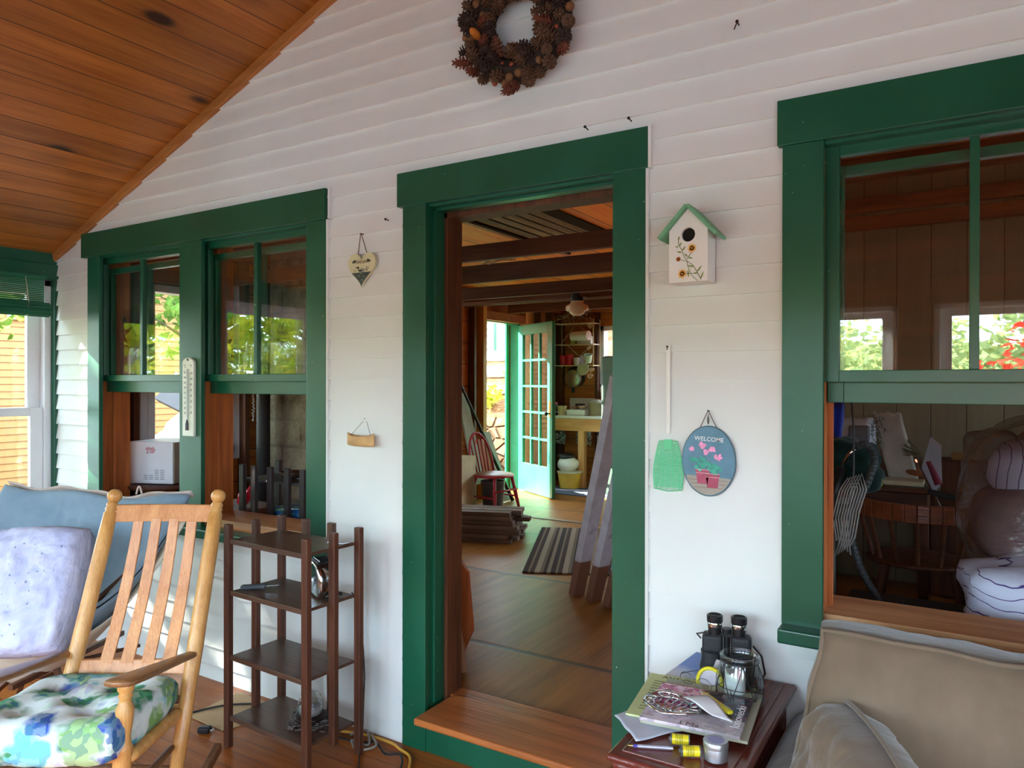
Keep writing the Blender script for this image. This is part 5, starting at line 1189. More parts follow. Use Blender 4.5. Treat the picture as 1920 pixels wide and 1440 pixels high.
# left arm: rolled
b = MB(); prof = [(-.14, 0), (.06, 0), (.06, .38), (.07, .44), (.055, .51), (.0, .55), (-.07, .545), (-.13, .50), (-.145, .43), (-.14, .36)]
b.prism([(x, z) for x, z in prof], .80, Matrix(((1, 0, 0, -.82), (0, 0, 1, -.42), (0, 1, 0, 0), (0, 0, 0, 1)))); b.build('arm', tanf, t, bevel=.03, seg=4, smooth=True)
b = MB(); b.prism([(-x, z) for x, z in prof], .80, Matrix(((1, 0, 0, .82), (0, 0, 1, -.42), (0, 1, 0, 0), (0, 0, 0, 1)))); b.build('arm', tanf, t, bevel=.03, seg=4, smooth=True)
def box_cushion(name, w, h, d, M, seed, nx=26, nz=22, bulge=.04, sag=.03):
    """upright boxy back cushion: local x width, z height, y depth (front = -y)"""
    b = MB()
    def P(u, v, f): # f -1 front .. 1 back
        x = (u-.5)*w; z = (v-.5)*h; e = (1-abs(2*u-1)**4)*(1-abs(2*v-1)**4)
        dy = d/2 + bulge*e
        edge = max(abs(2*u-1), abs(2*v-1)); 
        z2 = z - sag*(4*(u-.5)**2)*0 + .012*noise.noise(Vector((u*5+seed, v*1.5, f)))*(1 if v > .5 else .3)
        x2 = x + .010*noise.noise(Vector((v*6, seed, f))) - .10*(1-v)**1.3*max(0, 1-u*2.5)*(1 if seed == 3 else .2)
        y = f*dy + .012*noise.noise(Vector((u*4+seed, v*4, f*2)))*e
        return M @ Vector((x2, y, z2))
    for f in (-1, 1): b.grid(lambda u, v: P(u, v, f), nx, nz)
    # boxing band slightly bulged outward
    per = [(i/(nx-1), 0) for i in range(nx-1)] + [(1, j/(nz-1)) for j in range(nz-1)] + [(1-i/(nx-1), 1) for i in range(nx-1)] + [(0, 1-j/(nz-1)) for j in range(nz-1)]
    L = len(per); rows = []
    for k in range(7):
        s = -1+2*k/6; row = []
        for (u, v) in per:
            p = P(u, v, -1).lerp(P(u, v, 1), (s+1)/2)
            c0 = M @ Vector((0, 0, 0)); o_ = M.to_3x3() @ Vector(((u-.5)*2 if v in (0, 1) or True else 0, 0, (v-.5)*2)); 
            nrm = M.to_3x3() @ Vector((1 if u == 1 else -1 if u == 0 else 0, 0, 1 if v == 1 else -1 if v == 0 else 0)); nrm.normalize()
            p += nrm*(.018*(1-s*s)) + nrm*.006*noise.noise(p*14)*(1-s*s); row.append(b.b.verts.new(p))
        rows.append(row)
    for k in range(6):
        for i in range(L): b.b.faces.new((rows[k][i], rows[k][(i+1) % L], rows[k+1][(i+1) % L], rows[k+1][i]))
    bmesh.ops.remove_doubles(b.b, verts=b.b.verts, dist=1e-4)
    o = b.build(name, tanf, t, smooth=True)
    for f in (-1, 1):
        wv = MB(); wv.tube([P(u, v, f) for u, v in per], .0052, 8, closed=True); wv.build('welt', weltf, o, smooth=True)
    return o
Mx = lambda x, y, z, rx, ry, rz: Matrix.Translation((x, y, z)) @ Matrix.Rotation(rz, 4, 'Z') @ Matrix.Rotation(ry, 4, 'Y') @ Matrix.Rotation(rx, 4, 'X')
box_cushion('back_cushion', .76, .58, .25, Mx(-.435, .09, .565, R(-12), R(1.0), R(1)), 3)
box_cushion('back_cushion', .74, .58, .25, Mx(.345, .09, .565, R(-12), R(0), R(-1)), 8)
for i, x in enumerate((-.375, .375)):
    b = MB(); seat_pad(b, .74, .62, .17, n=24, puff=.3, seed=i, wr=.006, ws=6, square=10); b.build('seat_cushion', tanf, t, smooth=True, loc=(x, -.12, .405))
# loose puffy pillow squeezed between arm and back cushion
b = MB(); seat_pad(b, .42, .46, .19, n=34, puff=.42, seed=21, wr=.014, ws=14, square=7)
Mp = Matrix.Translation((-.205, -.66, .525)) @ Matrix.Rotation(R(-66), 4, 'Z') @ Matrix.Rotation(R(78), 4, 'X')
o = b.build('sofa_pillow', tanf, smooth=True); o.matrix_world = Mp; tag(o, 'beige welted pillow standing against the left arm of the sofa', 'pillow')
wv = MB(); wv.tube(rim_points(.43, .47, 7, 48), .0055, 8, closed=True); wv.build('welt', weltf, o, smooth=True)
# ---- green bamboo roll-up shade in the left porch window ----
t = thing('bamboo_shade', 'green bamboo roll up shade at the top of the left porch window', 'shade', (-4.655, -.50, 1.86))
gb = green_paint('shade_green', (30, 104, 72))
b = MB()
for k in range(15):
    z = .232-k*.0105; b.bar((.0, -.40, z), (.0, .405, z), .005, .0085)
b.build('slats', gb, t)
b = MB(); pts = []
for k in range(46): a = k*.62; r_ = .012+.0009*k; pts.append((a, r_))
for a, r_ in pts: b.bar((.018+r_*math.cos(a), -.42, .045+r_*math.sin(a)*.8), (.018+r_*math.cos(a), .425, .045+r_*math.sin(a)*.8), .010, .007)
b.build('rolled_bottom', gb, t)
b = MB(); b.bb(-.012, .008, -.42, .42, .23, .25); b.build('header_board', gb, t)
b = MB(); b.tube([(.01, .30, .235), (.05, .30, .08), (.03, .30, .0), (-.01, .30, .04)], .002, 5); b.tube([(.01, -.25, .235), (.05, -.25, .08), (.03, -.25, .0), (-.01, -.25, .04)], .002, 5); b.build('cord', plain('tan_cord', (200, 190, 160), .8), t)
# ================= things inside the main room =================
# ---- behind the left windows ----
t = thing('microwave_oven', 'white microwave with a pink flower sticker behind the left window', 'microwave', (-4.28, .45, .86), R(20))
b = MB(); b.box((0, 0, .13), (.30, .30, .255)); b.build('housing', plain('appliance_white', (236, 238, 244), .35, var=.02), t, bevel=.005)
b = MB(); b.box((.153, 0, .13), (.012, .29, .25)); b.build('door', plain('appliance_grey', (120, 112, 92), .4), t, bevel=.004)
b = MB()
for r_ in range(6):
    for c_ in range(4):
        if r_ > 2 and c_ < 2: continue
        b.box((-.035+c_*.038, -.1508, .030+r_*.011), (.028, .0012, .0032))
b.build('vent_slot', plain('slot_grey', (120, 122, 130), .6), t)
b = MB(); rs = random.Random(6)
for k in range(18): b.ell((.0+rs.uniform(-.028, .028), -.1512, .205+rs.uniform(-.022, .022)), (.008, .0008, .008), 8, 5)
b.build('flower_sticker', plain('sticker_pink', (214, 160, 170), .6, var=.2, vs=60), t)
t = thing('round_cart', 'dark round topped wooden stand under the microwave', 'stand', (-4.28, .45, IF))
b = MB(); b.lathe([(.001, .675), (.24, .675), (.25, .685), (.25, .700), (.001, .702)], 36, cap=False); b.build('top', pine_dark, t, smooth='auto')
for k in range(4): a = k*PI/2+.6; b = MB(); b.tube([(.17*math.cos(a), .17*math.sin(a), 0), (.17*math.cos(a), .17*math.sin(a), .68)], .018, 10); b.build('leg', pine_dark, t)
# chimney and stove pipe
ch = NB('rough_block_masonry'); co = ch.coord(); br = ch.n.new('ShaderNodeTexBrick'); br.inputs['Scale'].default_value = 1.0; br.inputs['Brick Width'].default_value = .40; br.inputs['Row Height'].default_value = .20; br.inputs['Mortar Size'].default_value = .012
mp = ch.mapped((1, 1, 1), (R(90), 0, 0)); ch.link(mp, br.inputs['Vector']); br.inputs['Color1'].default_value = lin((150, 132, 108)); br.inputs['Color2'].default_value = lin((122, 104, 84)); br.inputs['Mortar'].default_value = lin((96, 82, 66))
ch.bsdf(ch.mix(.55, br.outputs['Color'], ch.ramp(ch.noise(co, 7, 5, .7), [(.3, lin((84, 68, 52))), (.7, lin((180, 164, 140)))])), .95, .1, bump=ch.math('ADD', ch.noise(co, 12, 5), br.outputs['Fac']), bstr=.9, bdist=.03)
b = MB(); b.box((-4.20, 1.80, 1.34), (.70, .66, 2.37)); o = b.build('masonry_chimney', ch.m, bevel=.02); tag(o, 'rough grey brown masonry chimney inside behind the second left window', 'chimney')
b = MB(); b.tube([(-4.48, 1.36, IF+.02), (-4.48, 1.36, 2.35)], .05, 18); o = b.build('stove_pipe', plain('black_iron_pipe', (34, 32, 30), .6), smooth='auto'); tag(o, 'black vertical stove pipe left of the masonry chimney', 'pipe')
t = thing('crystal_string', 'string of small clear crystals hanging behind the second left window', 'ornament', (-4.02, .9, 1.22))
b = MB(); b.tube([(0, 0, 0), (0, 0, .98)], .0012, 5); b.build('string', plain('pale_string', (190, 186, 176), .6), t)
b = MB(); rs = random.Random(7)
for k in range(26): b.ell((rs.uniform(-.006, .006), rs.uniform(-.006, .006), .01+k*.0095), (.006, .006, .005), 6, 4)
b.build('crystal', plain('crystal_white', (226, 226, 220), .1, .8), t)
o = MB(); o.bb(-4.06, -3.98, .86, .94, 2.186, 2.20)
o = o.build('ceiling_hook_block', pine_dark); tag(o, 'small wooden hanging block above the crystal string', 'block')
# dark slatted rack right behind the sill
dkp = plain('charcoal_stained_wood', (52, 46, 46), .5, var=.15)
t = thing('charcoal_rack', 'charcoal slatted rack standing just inside the second left window', 'rack', (-3.13, .44, IF))
for x in (-.258, -.161, -.033, .099, .215): b = MB(); b.bb(x-.018, x+.018, -.135, -.112, 0, .875); b.build('front_slat', dkp, t, bevel=.003)
for x in (-.258, .0, .215): b = MB(); b.bb(x-.018, x+.018, .112, .135, 0, .875); b.build('back_slat', dkp, t, bevel=.003)
for z in (.785, .50, .20): b = MB(); b.bb(-.276, .233, -.112, .112, z, z+.014); b.build('shelf', dkp, t, bevel=.002)
b = MB(); b.lathe([(.02, 0), (.05, .006), (.075, .035), (.07, .036), (.045, .010), (.0001, .008)], 24, cap=False); o = b.build('dark_bowl', plain('brown_glass_bowl', (74, 54, 42), .2), smooth=True, loc=(-3.16, .46, .9555)); tag(o, 'small brown bowl on top of the charcoal rack', 'bowl')
b = MB(); b.box((0, 0, .035), (.05, .05, .07)); o = b.build('black_canister', blk, bevel=.006, loc=(-3.04, .52, .9555)); tag(o, 'black square canister on the charcoal rack beside the bowl', 'canister')
b = MB(); b.grid(lambda u, v: (u*.16, v*.12, .012+.022*math.sin(u*3.1)*math.sin(v*2+.5)), 12, 8); o = b.build('crumpled_paper', ppr, smooth=True, solid=.002, loc=(-3.02, .37, .958)); tag(o, 'crumpled bluish paper on the right end of the charcoal rack', 'paper')
bp = NB('blue_patterned_print'); n1 = bp.noise(bp.mapped((3, 3, 9)), 4, 4, .7); bp.bsdf(bp.ramp(n1, [(.35, lin((14, 52, 120))), (.5, lin((40, 120, 180))), (.56, lin((150, 190, 90))), (.62, lin((20, 60, 140))), (.7, lin((90, 170, 190)))]), .4)
b = MB(); b.box((-3.06, .45, .745), (.30, .20, .12)); o = b.build('patterned_box', bp.m, bevel=.008); tag(o, 'box with blue and green swirl print on the lower shelf of the charcoal rack', 'box')
t = thing('red_lantern', 'shiny red lamp globe leaning beside the charcoal rack', 'lantern', (-3.66, .52, .76), rot=(0, R(38), 0))
b = MB(); b.lathe([(.02, 0), (.032, .01), (.035, .04), (.028, .08), (.012, .10), (.008, .14)], 24, cap=True); b.build('globe', NB('red_glass').bsdf(lin((214, 26, 52)), .1, .8) and MATS['red_glass'], t, smooth=True)
b = MB(); b.lathe([(.012, .04), (.014, .06), (.010, .08)], 12, Matrix.Translation((-.025, -.015, -.005))); b.build('painted_highlight', plain('highlight_pink', (250, 170, 176), .1), t, smooth=True)  # pale pink shape stands in for a highlight on the red globe
t = thing('side_cabinet', 'dark low cabinet inside the second left window', 'cabinet', (-3.74, .55, IF))
b = MB(); b.box((0, 0, .29), (.40, .34, .56)); b.build('body', pine_dark_x, t, bevel=.005)
b = MB(); b.box((0, 0, .575), (.42, .36, .02)); b.build('top', pine_dark_x, t, bevel=.004)
b = MB(); b.bar((-3.51, .30, .735), (-3.60, .36, 1.02), .03, .05, up=(0, 1, 0)); o = b.build('leaning_stick', pine_dark); tag(o, 'short dark board leaning against the left side of the second window', 'board')
t = thing('glass_leaf', 'green stained glass leaf hanging inside the second left window', 'ornament', (-3.262, .135, 1.772))
b = MB(); lp = [(0, 0), (-.018, .02), (-.030, .045), (-.022, .07), (-.002, .082), (.02, .076), (.032, .06), (.020, .045), (.010, .03)]
b.prism(lp, .003, MW(0, 0, 0)); b.build('green_glass', plain('leaf_glass_green', (60, 150, 90), .15, .6), t)
b = MB(); b.tube([(x, -.0015, z) for x, z in lp], .0022, 6, closed=True); b.tube([(-.005, -.003, .015), (-.002, -.003, .07)], .0018, 5); b.tube([(0, 0, .08), (0, 0, .34)], .0008, 4); b.build('lead_came', blk, t)
# ---- ceiling lamp ----
t = thing('schoolhouse_lamp', 'cream glass schoolhouse lamp hanging under the far ceiling beam', 'lamp', (-2.736, 3.1, 2.03))
b = MB(); b.lathe([(.0001, 0), (.03, .003), (.055, .018), (.062, .030), (.064, .040), (.088, .043), (.094, .050), (.094, .078), (.088, .086), (.060, .100), (.052, .112), (.052, .125)], 36, cap=False); b.build('shade', plain('cream_glass', (240, 214, 176), .25, .6, var=.02), t, smooth=True)
b = MB(); b.lathe([(.054, .122), (.056, .13), (.050, .165), (.048, .185)], 30); b.build('fitter', plain('dark_brass', (44, 40, 38), .4, metal=.5), t, smooth='auto')
b = MB(); b.tube([(0, 0, .18), (0, 0, .21)], .03, 20); b.box((0, .05, .175), (.10, .16, .035)); b.build('canopy', pine_dark, t)
# string lights / wires along the beams
b = MB(); rs = random.Random(3)
for k in range(6): b.tube([(-2.9+.02*k, 1.93, 2.31+rs.uniform(-.01, .01)), (-2.8+.03*k, 1.93, 2.345+rs.uniform(-.02, .02)), (-2.66+.01*k, 1.93, 2.315)], .003, 5)
o = b.build('wire_bundle', plain('pale_wire', (186, 150, 120), .5)); tag(o, 'small bundle of wires resting on the second ceiling beam', 'wire')
# ---- open glazed kitchen door ----
t = thing('kitchen_door', 'open green door with fifteen glass panes letting sun onto the floor', 'door', (-4.70, 5.44, IF+.01), math.atan2(4.97-5.44, -3.96+4.70))
L, Hh, th = .865, 2.01, .042; st_w, tr, bt = .115, .12, .34
b = MB(); b.bb(0, st_w, -th/2, th/2, 0, Hh); b.bb(L-st_w, L, -th/2, th/2, 0, Hh); b.bb(st_w, L-st_w, -th/2, th/2, 0, bt); b.bb(st_w, L-st_w, -th/2, th/2, Hh-tr, Hh); b.build('door_frame', green_paint('door_green', (40, 140, 100)), t, bevel=.003)
b = MB(); gw = L-2*st_w; gh = Hh-tr-bt
for i in (1, 2): x = st_w+gw*i/3; b.bb(x-.012, x+.012, -th/2+.004, th/2-.004, bt, Hh-tr)
for j in range(1, 5): z = bt+gh*j/5; b.bb(st_w, L-st_w, -th/2+.004, th/2-.004, z-.012, z+.012)
b.build('glazing_bars', MATS['door_green'], t)
b = MB(); b.bb(st_w, L-st_w, -.0015, .0015, bt, Hh-tr); b.build('glass', wglass, t)
b = MB(); b.tube([(L-.055, -.06, .96), (L-.055, .06, .96)], .009, 10); b.ell((L-.055, -.068, .96), (.026, .018, .026), 14, 10); b.ell((L-.055, .068, .96), (.026, .018, .026), 14, 10); b.build('door_knob', plain('dark_bronze', (64, 52, 44), .3, metal=.8), t, smooth=True)
b = MB(); b.bb(L-.08, L-.03, -th/2-.002, -th/2, .92, 1.10); b.build('lock_plate', plain('old_brass', (168, 140, 70), .35, metal=.8), t)
b = MB(); b.bb(XI-.10, XI+.012, 5.46, 5.52, IF, 2.22); b.bb(XI-.10, XI+.012, 4.64, 4.70, IF, 2.22); b.bb(XI-.10, XI+.012, 4.70, 5.46, 2.19, 2.22); struct(b.build('door_2', MATS['door_green'], bevel=.003))
b = MB(); b.bb(XI-.14, XI-.12, 5.40, 5.60, -.3, 2.3); struct(b.build('trim_11', MATS['door_green']))
# ---- kitchen ----
wlam = plain('white_laminate', (224, 218, 210), .35, var=.03); kp = wood('kitchen_pine', (192, 128, 66), (224, 168, 104), 'x', .45, knots=.05)
t = thing('kitchen_counter', 'white topped pine kitchen counter on a square leg behind the open door', 'counter', (-4.20, 6.24, IF))
b = MB(); b.box((0, 0, .888), (1.06, .60, .036)); b.build('countertop', wlam, t, bevel=.004)
b = MB(); b.box((0, -.275, .79), (1.04, .03, .155)); b.build('apron', kp, t, bevel=.003)
for x in (.09, -.48, .47): b = MB(); b.bb(x-.043, x+.043, -.29, -.21, 0, .72); b.build('leg', wood('leg_pine', (196, 136, 76), (226, 172, 108), 'z', .5), t, bevel=.003)
b = MB(); b.box((-.10, .265, 1.01), (.50, .02, .21)); b.build('backsplash', wlam, t, bevel=.004)
for i, (x, w_) in enumerate([(-4.62, .16), (-4.27, .22), (-4.03, .10)]):
    b = MB(); rs = random.Random(i)
    b.grid(lambda u, v: (x-w_/2+u*w_+.02*noise.noise(Vector((u*7+i*3, v*9, 1))), 6.36+.05*noise.noise(Vector((u*10, v*10, i))), .66+v*.22+.02*noise.noise(Vector((v*7, u*8, i)))), 16, 16)
    o = b.build('foil_sheet', plain('crumpled_foil', (216, 214, 208), .22, metal=.9, var=.15, vs=40), solid=.002); tag(o, ['crumpled silver foil hanging under the counter at its left end', 'crumpled silver foil hanging under the counter behind its leg', 'crumpled silver foil hanging under the counter beside the fridge'][i], 'foil', 'foil sheets under the counter')
b = MB(); rs = random.Random(5)
for k in range(60): p = Vector((-4.45+rs.gauss(0, .11), 6.34+rs.gauss(0, .04), 2.34+rs.gauss(0, .035))); q = p+Vector((rs.uniform(-.06, .06), rs.uniform(-.03, .03), rs.uniform(-.05, .05))); b.tube([p, (p+q)/2+Vector((0, 0, .02)), q], .006, 5)
o = b.build('dried_garland', plain('silvery_garland', (186, 160, 130), .4, metal=.4, var=.4, vs=30)); tag(o, 'tangled silvery garland heaped on top of the wire shelves', 'garland')
wi = plain('cream_wire', (214, 190, 140), .4)
t = thing('wire_shelf_unit', 'cream scrolled wire wall shelf over the kitchen counter', 'shelf', (-4.37, 6.36, 1.70))
for z in (0, .275, .55): b = MB(); b.box((0, 0, z), (.56, .20, .008)); b.build('shelf', wi, t)
b = MB()
for x in (-.28, .28): b.tube([(x, -.1, -.02), (x, -.1, .60)], .006, 6); b.tube([(x, .1, -.02), (x, .1, .60)], .006, 6)
for (x, z, r_) in [(.24, .50, .03), (.22, .22, .03), (.26, -.06, .035), (.18, -.05, .03), (.24, -.14, .04)]: b.tube([(x+r_*(1-k/26)*math.cos(k*.5), -.105, z+r_*(1-k/26)*math.sin(k*.5)) for k in range(22)], .004, 5)
for a0, a1 in (((-.1, .27), (.08, .12)), ((.08, .12), (.28, .27)), ((-.2, .27), (0, .5)), ((.1, .5), (.28, .33))): b.tube([(a0[0], -.1, a0[1]), (a1[0], -.1, a1[1])], .003, 5)
b.build('scroll_frame', wi, t)
b = MB(); b.lathe([(.02, 0), (.06, 0), (.06, .27), (.02, .27)], 26); b.lathe([(.02, 0), (.02, .27)], 16, cap=False)
o = b.build('paper_towel_roll', plain('towel_white', (236, 220, 204), .9, var=.02), smooth='auto', loc=(-4.41, 6.30, 2.085), rot=(0, R(90), R(-12))); tag(o, 'white paper towel roll lying on the middle wire shelf', 'paper towel')
b = MB(); b.box((0, 0, 0), (.20, .10, .10)); o = b.build('napkin_pack', plain('napkin_white', (222, 206, 190), .8), bevel=.008, loc=(-4.25, 6.36, 2.03)); tag(o, 'pack of white napkins under the paper towel roll', 'napkins')
b = MB(); b.box((0, 0, 0), (.07, .06, .09)); o = b.build('yellow_box', plain('dull_yellow_box', (206, 186, 104), .6), bevel=.004, loc=(-4.42, 6.36, 2.024)); tag(o, 'small dull yellow box on the middle wire shelf', 'box')
def mugm(h=.11, r=.045): m = MB(); m.lathe([(r*.75, 0), (r, h), (r*.92, h), (r*.70, .006), (.0001, .006)], 22, cap=False); return m
for i, (x, lab) in enumerate([(-4.565, 'left red cup on the lowest wire shelf'), (-4.468, 'right red cup on the lowest wire shelf, next to the white mug')]):
    o = mugm(.125 if i == 0 else .14, .052).build('red_cup', plain('red_enamel', (208, 24, 44), .35, var=.2, vs=40), smooth='auto', loc=(x, 6.34, 1.705)); tag(o, lab, 'cup', 'red cups')
o = mugm(.10, .045).build('white_mug', plain('mug_white', (226, 222, 206), .3), smooth='auto', loc=(-4.365, 6.34, 1.705)); tag(o, 'white mug standing right of the red cups', 'mug')
o = mugm(.13, .028).build('drinking_glass', cg, smooth='auto', loc=(-4.285, 6.34, 1.705)); tag(o, 'narrow clear drinking glass on the lowest wire shelf', 'glass')
o = mugm(.11, .055).build('pale_green_mug', plain('pale_green_glaze', (196, 208, 176), .3), smooth='auto', loc=(-4.19, 6.32, 1.74), rot=(R(20), R(10), 0)); tag(o, 'pale green mug tilted at the right end of the wire shelf', 'mug')
b = MB(); b.lathe([(.0001, .004), (.05, .0), (.085, .014), (.083, .018), (.05, .006), (.0001, .008)], 30, cap=False); o = b.build('hanging_plate', plain('plate_cream', (204, 200, 160), .3), smooth=True, loc=(-4.22, 6.24, 1.65), rot=(R(80), 0, 0)); tag(o, 'round pale plate hanging below the right end of the wire shelf', 'plate')
t = thing('frying_pan', 'round steel pan hanging on the wall over the counter', 'pan', (-4.49, 6.48, 1.53), rot=(R(90), 0, 0))
b = MB(); b.lathe([(.0001, .03), (.105, .03), (.115, .024), (.128, -.01), (.12, -.015), (.09, -.01)], 36, cap=False); b.build('bowl', plain('steel_pan', (190, 186, 160), .28, metal=.9, var=.06), t, smooth='auto')
b = MB(); b.lathe([(.128, -.04), (.145, -.03), (.13, -.012)], 36, Matrix.Translation((.02, .03, -.01))); b.build('lid', plain('dark_steel', (70, 62, 54), .3, metal=.8), t, smooth='auto')
b = MB(); b.bar((0, -.12, 0), (0, -.19, -.005), .04, .02); b.bar((0, .13, -.01), (0, .19, -.01), .03, .02); b.build('handle', blk, t, bevel=.004)
def jar(nm, lab, cat, x, y, z, prof, m, lid=None):
    t = thing(nm, lab, cat, (x, y, z)); b = MB(); b.lathe(prof, 24); b.build('jar_body', m, t, smooth='auto')
    if lid: b = MB(); b.lathe(lid[0], 24); b.build('lid', lid[1], t, smooth='auto')
ZC = IF+.907
jar('storage_jar', 'clear jar with red lid at the left end of the counter', 'jar', -4.55, 6.05, ZC, [(.05, 0), (.055, .01), (.055, .13), (.045, .14)], plain('jar_grey', (96, 92, 84), .1), ([(.05, .14), (.05, .16), (.0001, .162)], plain('red_lid', (178, 48, 48), .4)))
jar('stoneware_crock', 'tan crock between the jar and the white dish pan', 'crock', -4.43, 6.05, ZC, [(.048, 0), (.060, .11), (.063, .115)], plain('tan_stoneware', (206, 178, 126), .4))
b = MB(); b.box((0, 0, .07), (.11, .07, .14)); o = b.build('black_caddy', blk, bevel=.006, loc=(-4.32, 6.35, ZC)); tag(o, 'black box standing behind the white dish pan', 'box')
t = thing('dish_pan', 'white rectangular dish pan on the kitchen counter', 'dish pan', (-4.20, 6.08, ZC))
b = MB(); b.box((0, 0, .035), (.25, .20, .07), taper=(1.1, 1.1)); b.build('pan', wlam, t, bevel=.01)
b = MB(); b.box((0, 0, .0715), (.23, .19, .004)); b.build('rim', plain('pan_inside', (180, 170, 150), .5), t)
for i, (x, r_, c_) in enumerate([(-4.25, .055, (170, 104, 70)), (-4.15, .068, (190, 152, 118))]):
    b = MB(); b.lathe([(r_*.4, 0), (r_, r_*.6), (r_*.92, r_*.6), (.0001, .006)], 24, cap=False); o = b.build('bowl', plain('bowl_%d' % i, c_, .4), smooth=True, loc=(x, 6.08, ZC+.078)); tag(o, ['small reddish bowl in the dish pan', 'larger tan bowl in the dish pan'][i], 'bowl', 'bowls in the dish pan')
b = MB(); b.lathe([(.09, 0), (.10, .16), (.04, .20)], 20); o = b.build('paper_bag', plain('khaki_bag', (150, 136, 100), .8), loc=(-3.98, 6.12, ZC)); tag(o, 'khaki bag on the counter beside the green fridge', 'bag')
b = MB(); b.bb(-4.12, -3.94, 6.38, 6.50, 1.255, 1.275); struct(b.build('trim_12', pine_raw_x))
jar('lotion_bottle', 'white bottle with purple cap on the little shelf by the fridge', 'bottle', -4.03, 6.43, 1.276, [(.025, 0), (.04, .14), (.04, .15)], plain('bottle_white', (226, 220, 226), .4), ([(.042, .15), (.042, .18), (.0001, .181)], plain('cap_purple', (110, 84, 140), .4)))
t = thing('refrigerator', 'old sage green refrigerator at the far right of the room', 'refrigerator', (-3.33, 5.90, IF))
fg = plain('sage_enamel', (98, 122, 108), .35, .5, var=.04)
b = MB(); b.box((0, .03, .82), (.68, .60, 1.64)); b.build('cabinet', fg, t, bevel=.03, seg=4)
b = MB(); b.box((0, -.30, 1.0), (.66, .06, 1.26)); b.build('door', fg, t, bevel=.02, seg=3)
b = MB(); b.tube([(.26, -.35, .95), (.26, -.37, 1.0), (.26, -.37, 1.2), (.26, -.35, 1.25)], .01, 8); b.build('handle', chrome, t)
t = thing('yellow_bucket', 'yellow plastic tub on the floor under the counter', 'bucket', (-4.22, 5.86, IF))
b = MB(); b.lathe([(.12, 0), (.15, .19), (.155, .20)], 30); b.build('tub', plain('amber_plastic', (226, 178, 66), .35), t, smooth='auto')
b = MB(); b.lathe([(.158, .20), (.16, .215), (.0001, .225)], 30); b.build('lid', plain('tub_lid', (214, 206, 180), .4), t, smooth='auto')
b = MB(); b.ell((-.01, 0, .10), (.14, .12, .10), 18, 12, f=lambda v: v*(1+.12*noise.noise(v*14))); o = b.build('white_bag', plain('plastic_white', (226, 220, 206), .5), smooth=True, loc=(-4.23, 5.86, IF+.20)); tag(o, 'white plastic bag piled on the yellow tub', 'bag')
b = MB(); b.ell((0, 0, .03), (.12, .09, .045), 16, 10, f=lambda v: v*(1+.12*noise.noise(v*17))); o = b.build('black_glove', blk, smooth=True, loc=(-4.27, 5.85, IF+.37)); tag(o, 'black folded cloth on top of the white bag', 'cloth')
# ---- red chair ----
redp = plain('worn_red_paint', (176, 34, 50), .35, .5, var=.2, vs=14)
t = thing('red_windsor_chair', 'red painted bow back chair near the open kitchen door', 'chair', (-4.16, 4.03, IF), R(80))
b = MB(); b.ell((0, 0, .375), (.21, .20, .026), 28, 12, f=lambda v: Vector((v.x, v.y, v.z*(1 if v.z > 0 else .8)))); b.build('seat', plain('worn_seat', (150, 100, 76), .45, var=.3, vs=9), t, smooth=True)
b = MB(); b.tube([(.205*math.cos(a*PI/20), .195*math.sin(a*PI/20), .366) for a in range(40)], .013, 8, closed=True); b.build('seat_rim', redp, t, smooth=True)
b = MB(); b.tube([(.17*math.cos(a*PI/14), .16+.10*math.sin(a*PI/14)*1.0, .39+.40*math.sin(a*PI/14)**.8) for a in range(15)], .013, 10); b.build('back_bow', redp, t, smooth=True)
for x in (-.11, -.055, 0, .055, .11): zt = .39+.40*math.sqrt(max(0, 1-(x/.17)**2))**.9; b = MB(); b.tube([(x*.8, .155, .385), (x, .16+.10*math.sqrt(1-(x/.17)**2), zt)], .0075, 8); b.build('spindle', redp, t, smooth=True)
for sx, sy in ((-1, -1), (1, -1), (1, 1), (-1, 1)): b = MB(); b.turned((sx*.19, sy*.19, 0), (sx*.13, sy*.13, .36), [(0, .012), (.3, .018), (.6, .022), (.7, .016), (1, .02)]); b.build('leg', redp, t, smooth=True)
b = MB(); b.tube([(-.165, -.165, .15), (-.165, .165, .15)], .009, 8); b.tube([(.165, -.165, .15), (.165, .165, .15)], .009, 8); b.tube([(-.165, 0, .15), (.165, 0, .15)], .009, 8); b.tube([(-.17, -.17, .22), (.17, -.17, .22)], .009, 8); b.build('stretcher', redp, t, smooth=True)
t = thing('paint_bucket', 'dark grey bucket under the red chair', 'bucket', (-4.17, 4.03, IF))
b = MB(); b.lathe([(.10, 0), (.125, .30), (.13, .31), (.118, .31), (.095, .01)], 28, cap=False); b.build('pail', plain('dark_pail', (70, 72, 74), .4), t, smooth='auto')
b = MB(); b.tube([(.128*math.cos(a*PI/12), -.04+.02*math.sin(a*PI/12), .29-.10*math.sin(a*PI/12)) for a in range(13)], .003, 6); b.build('handle', iron, t)
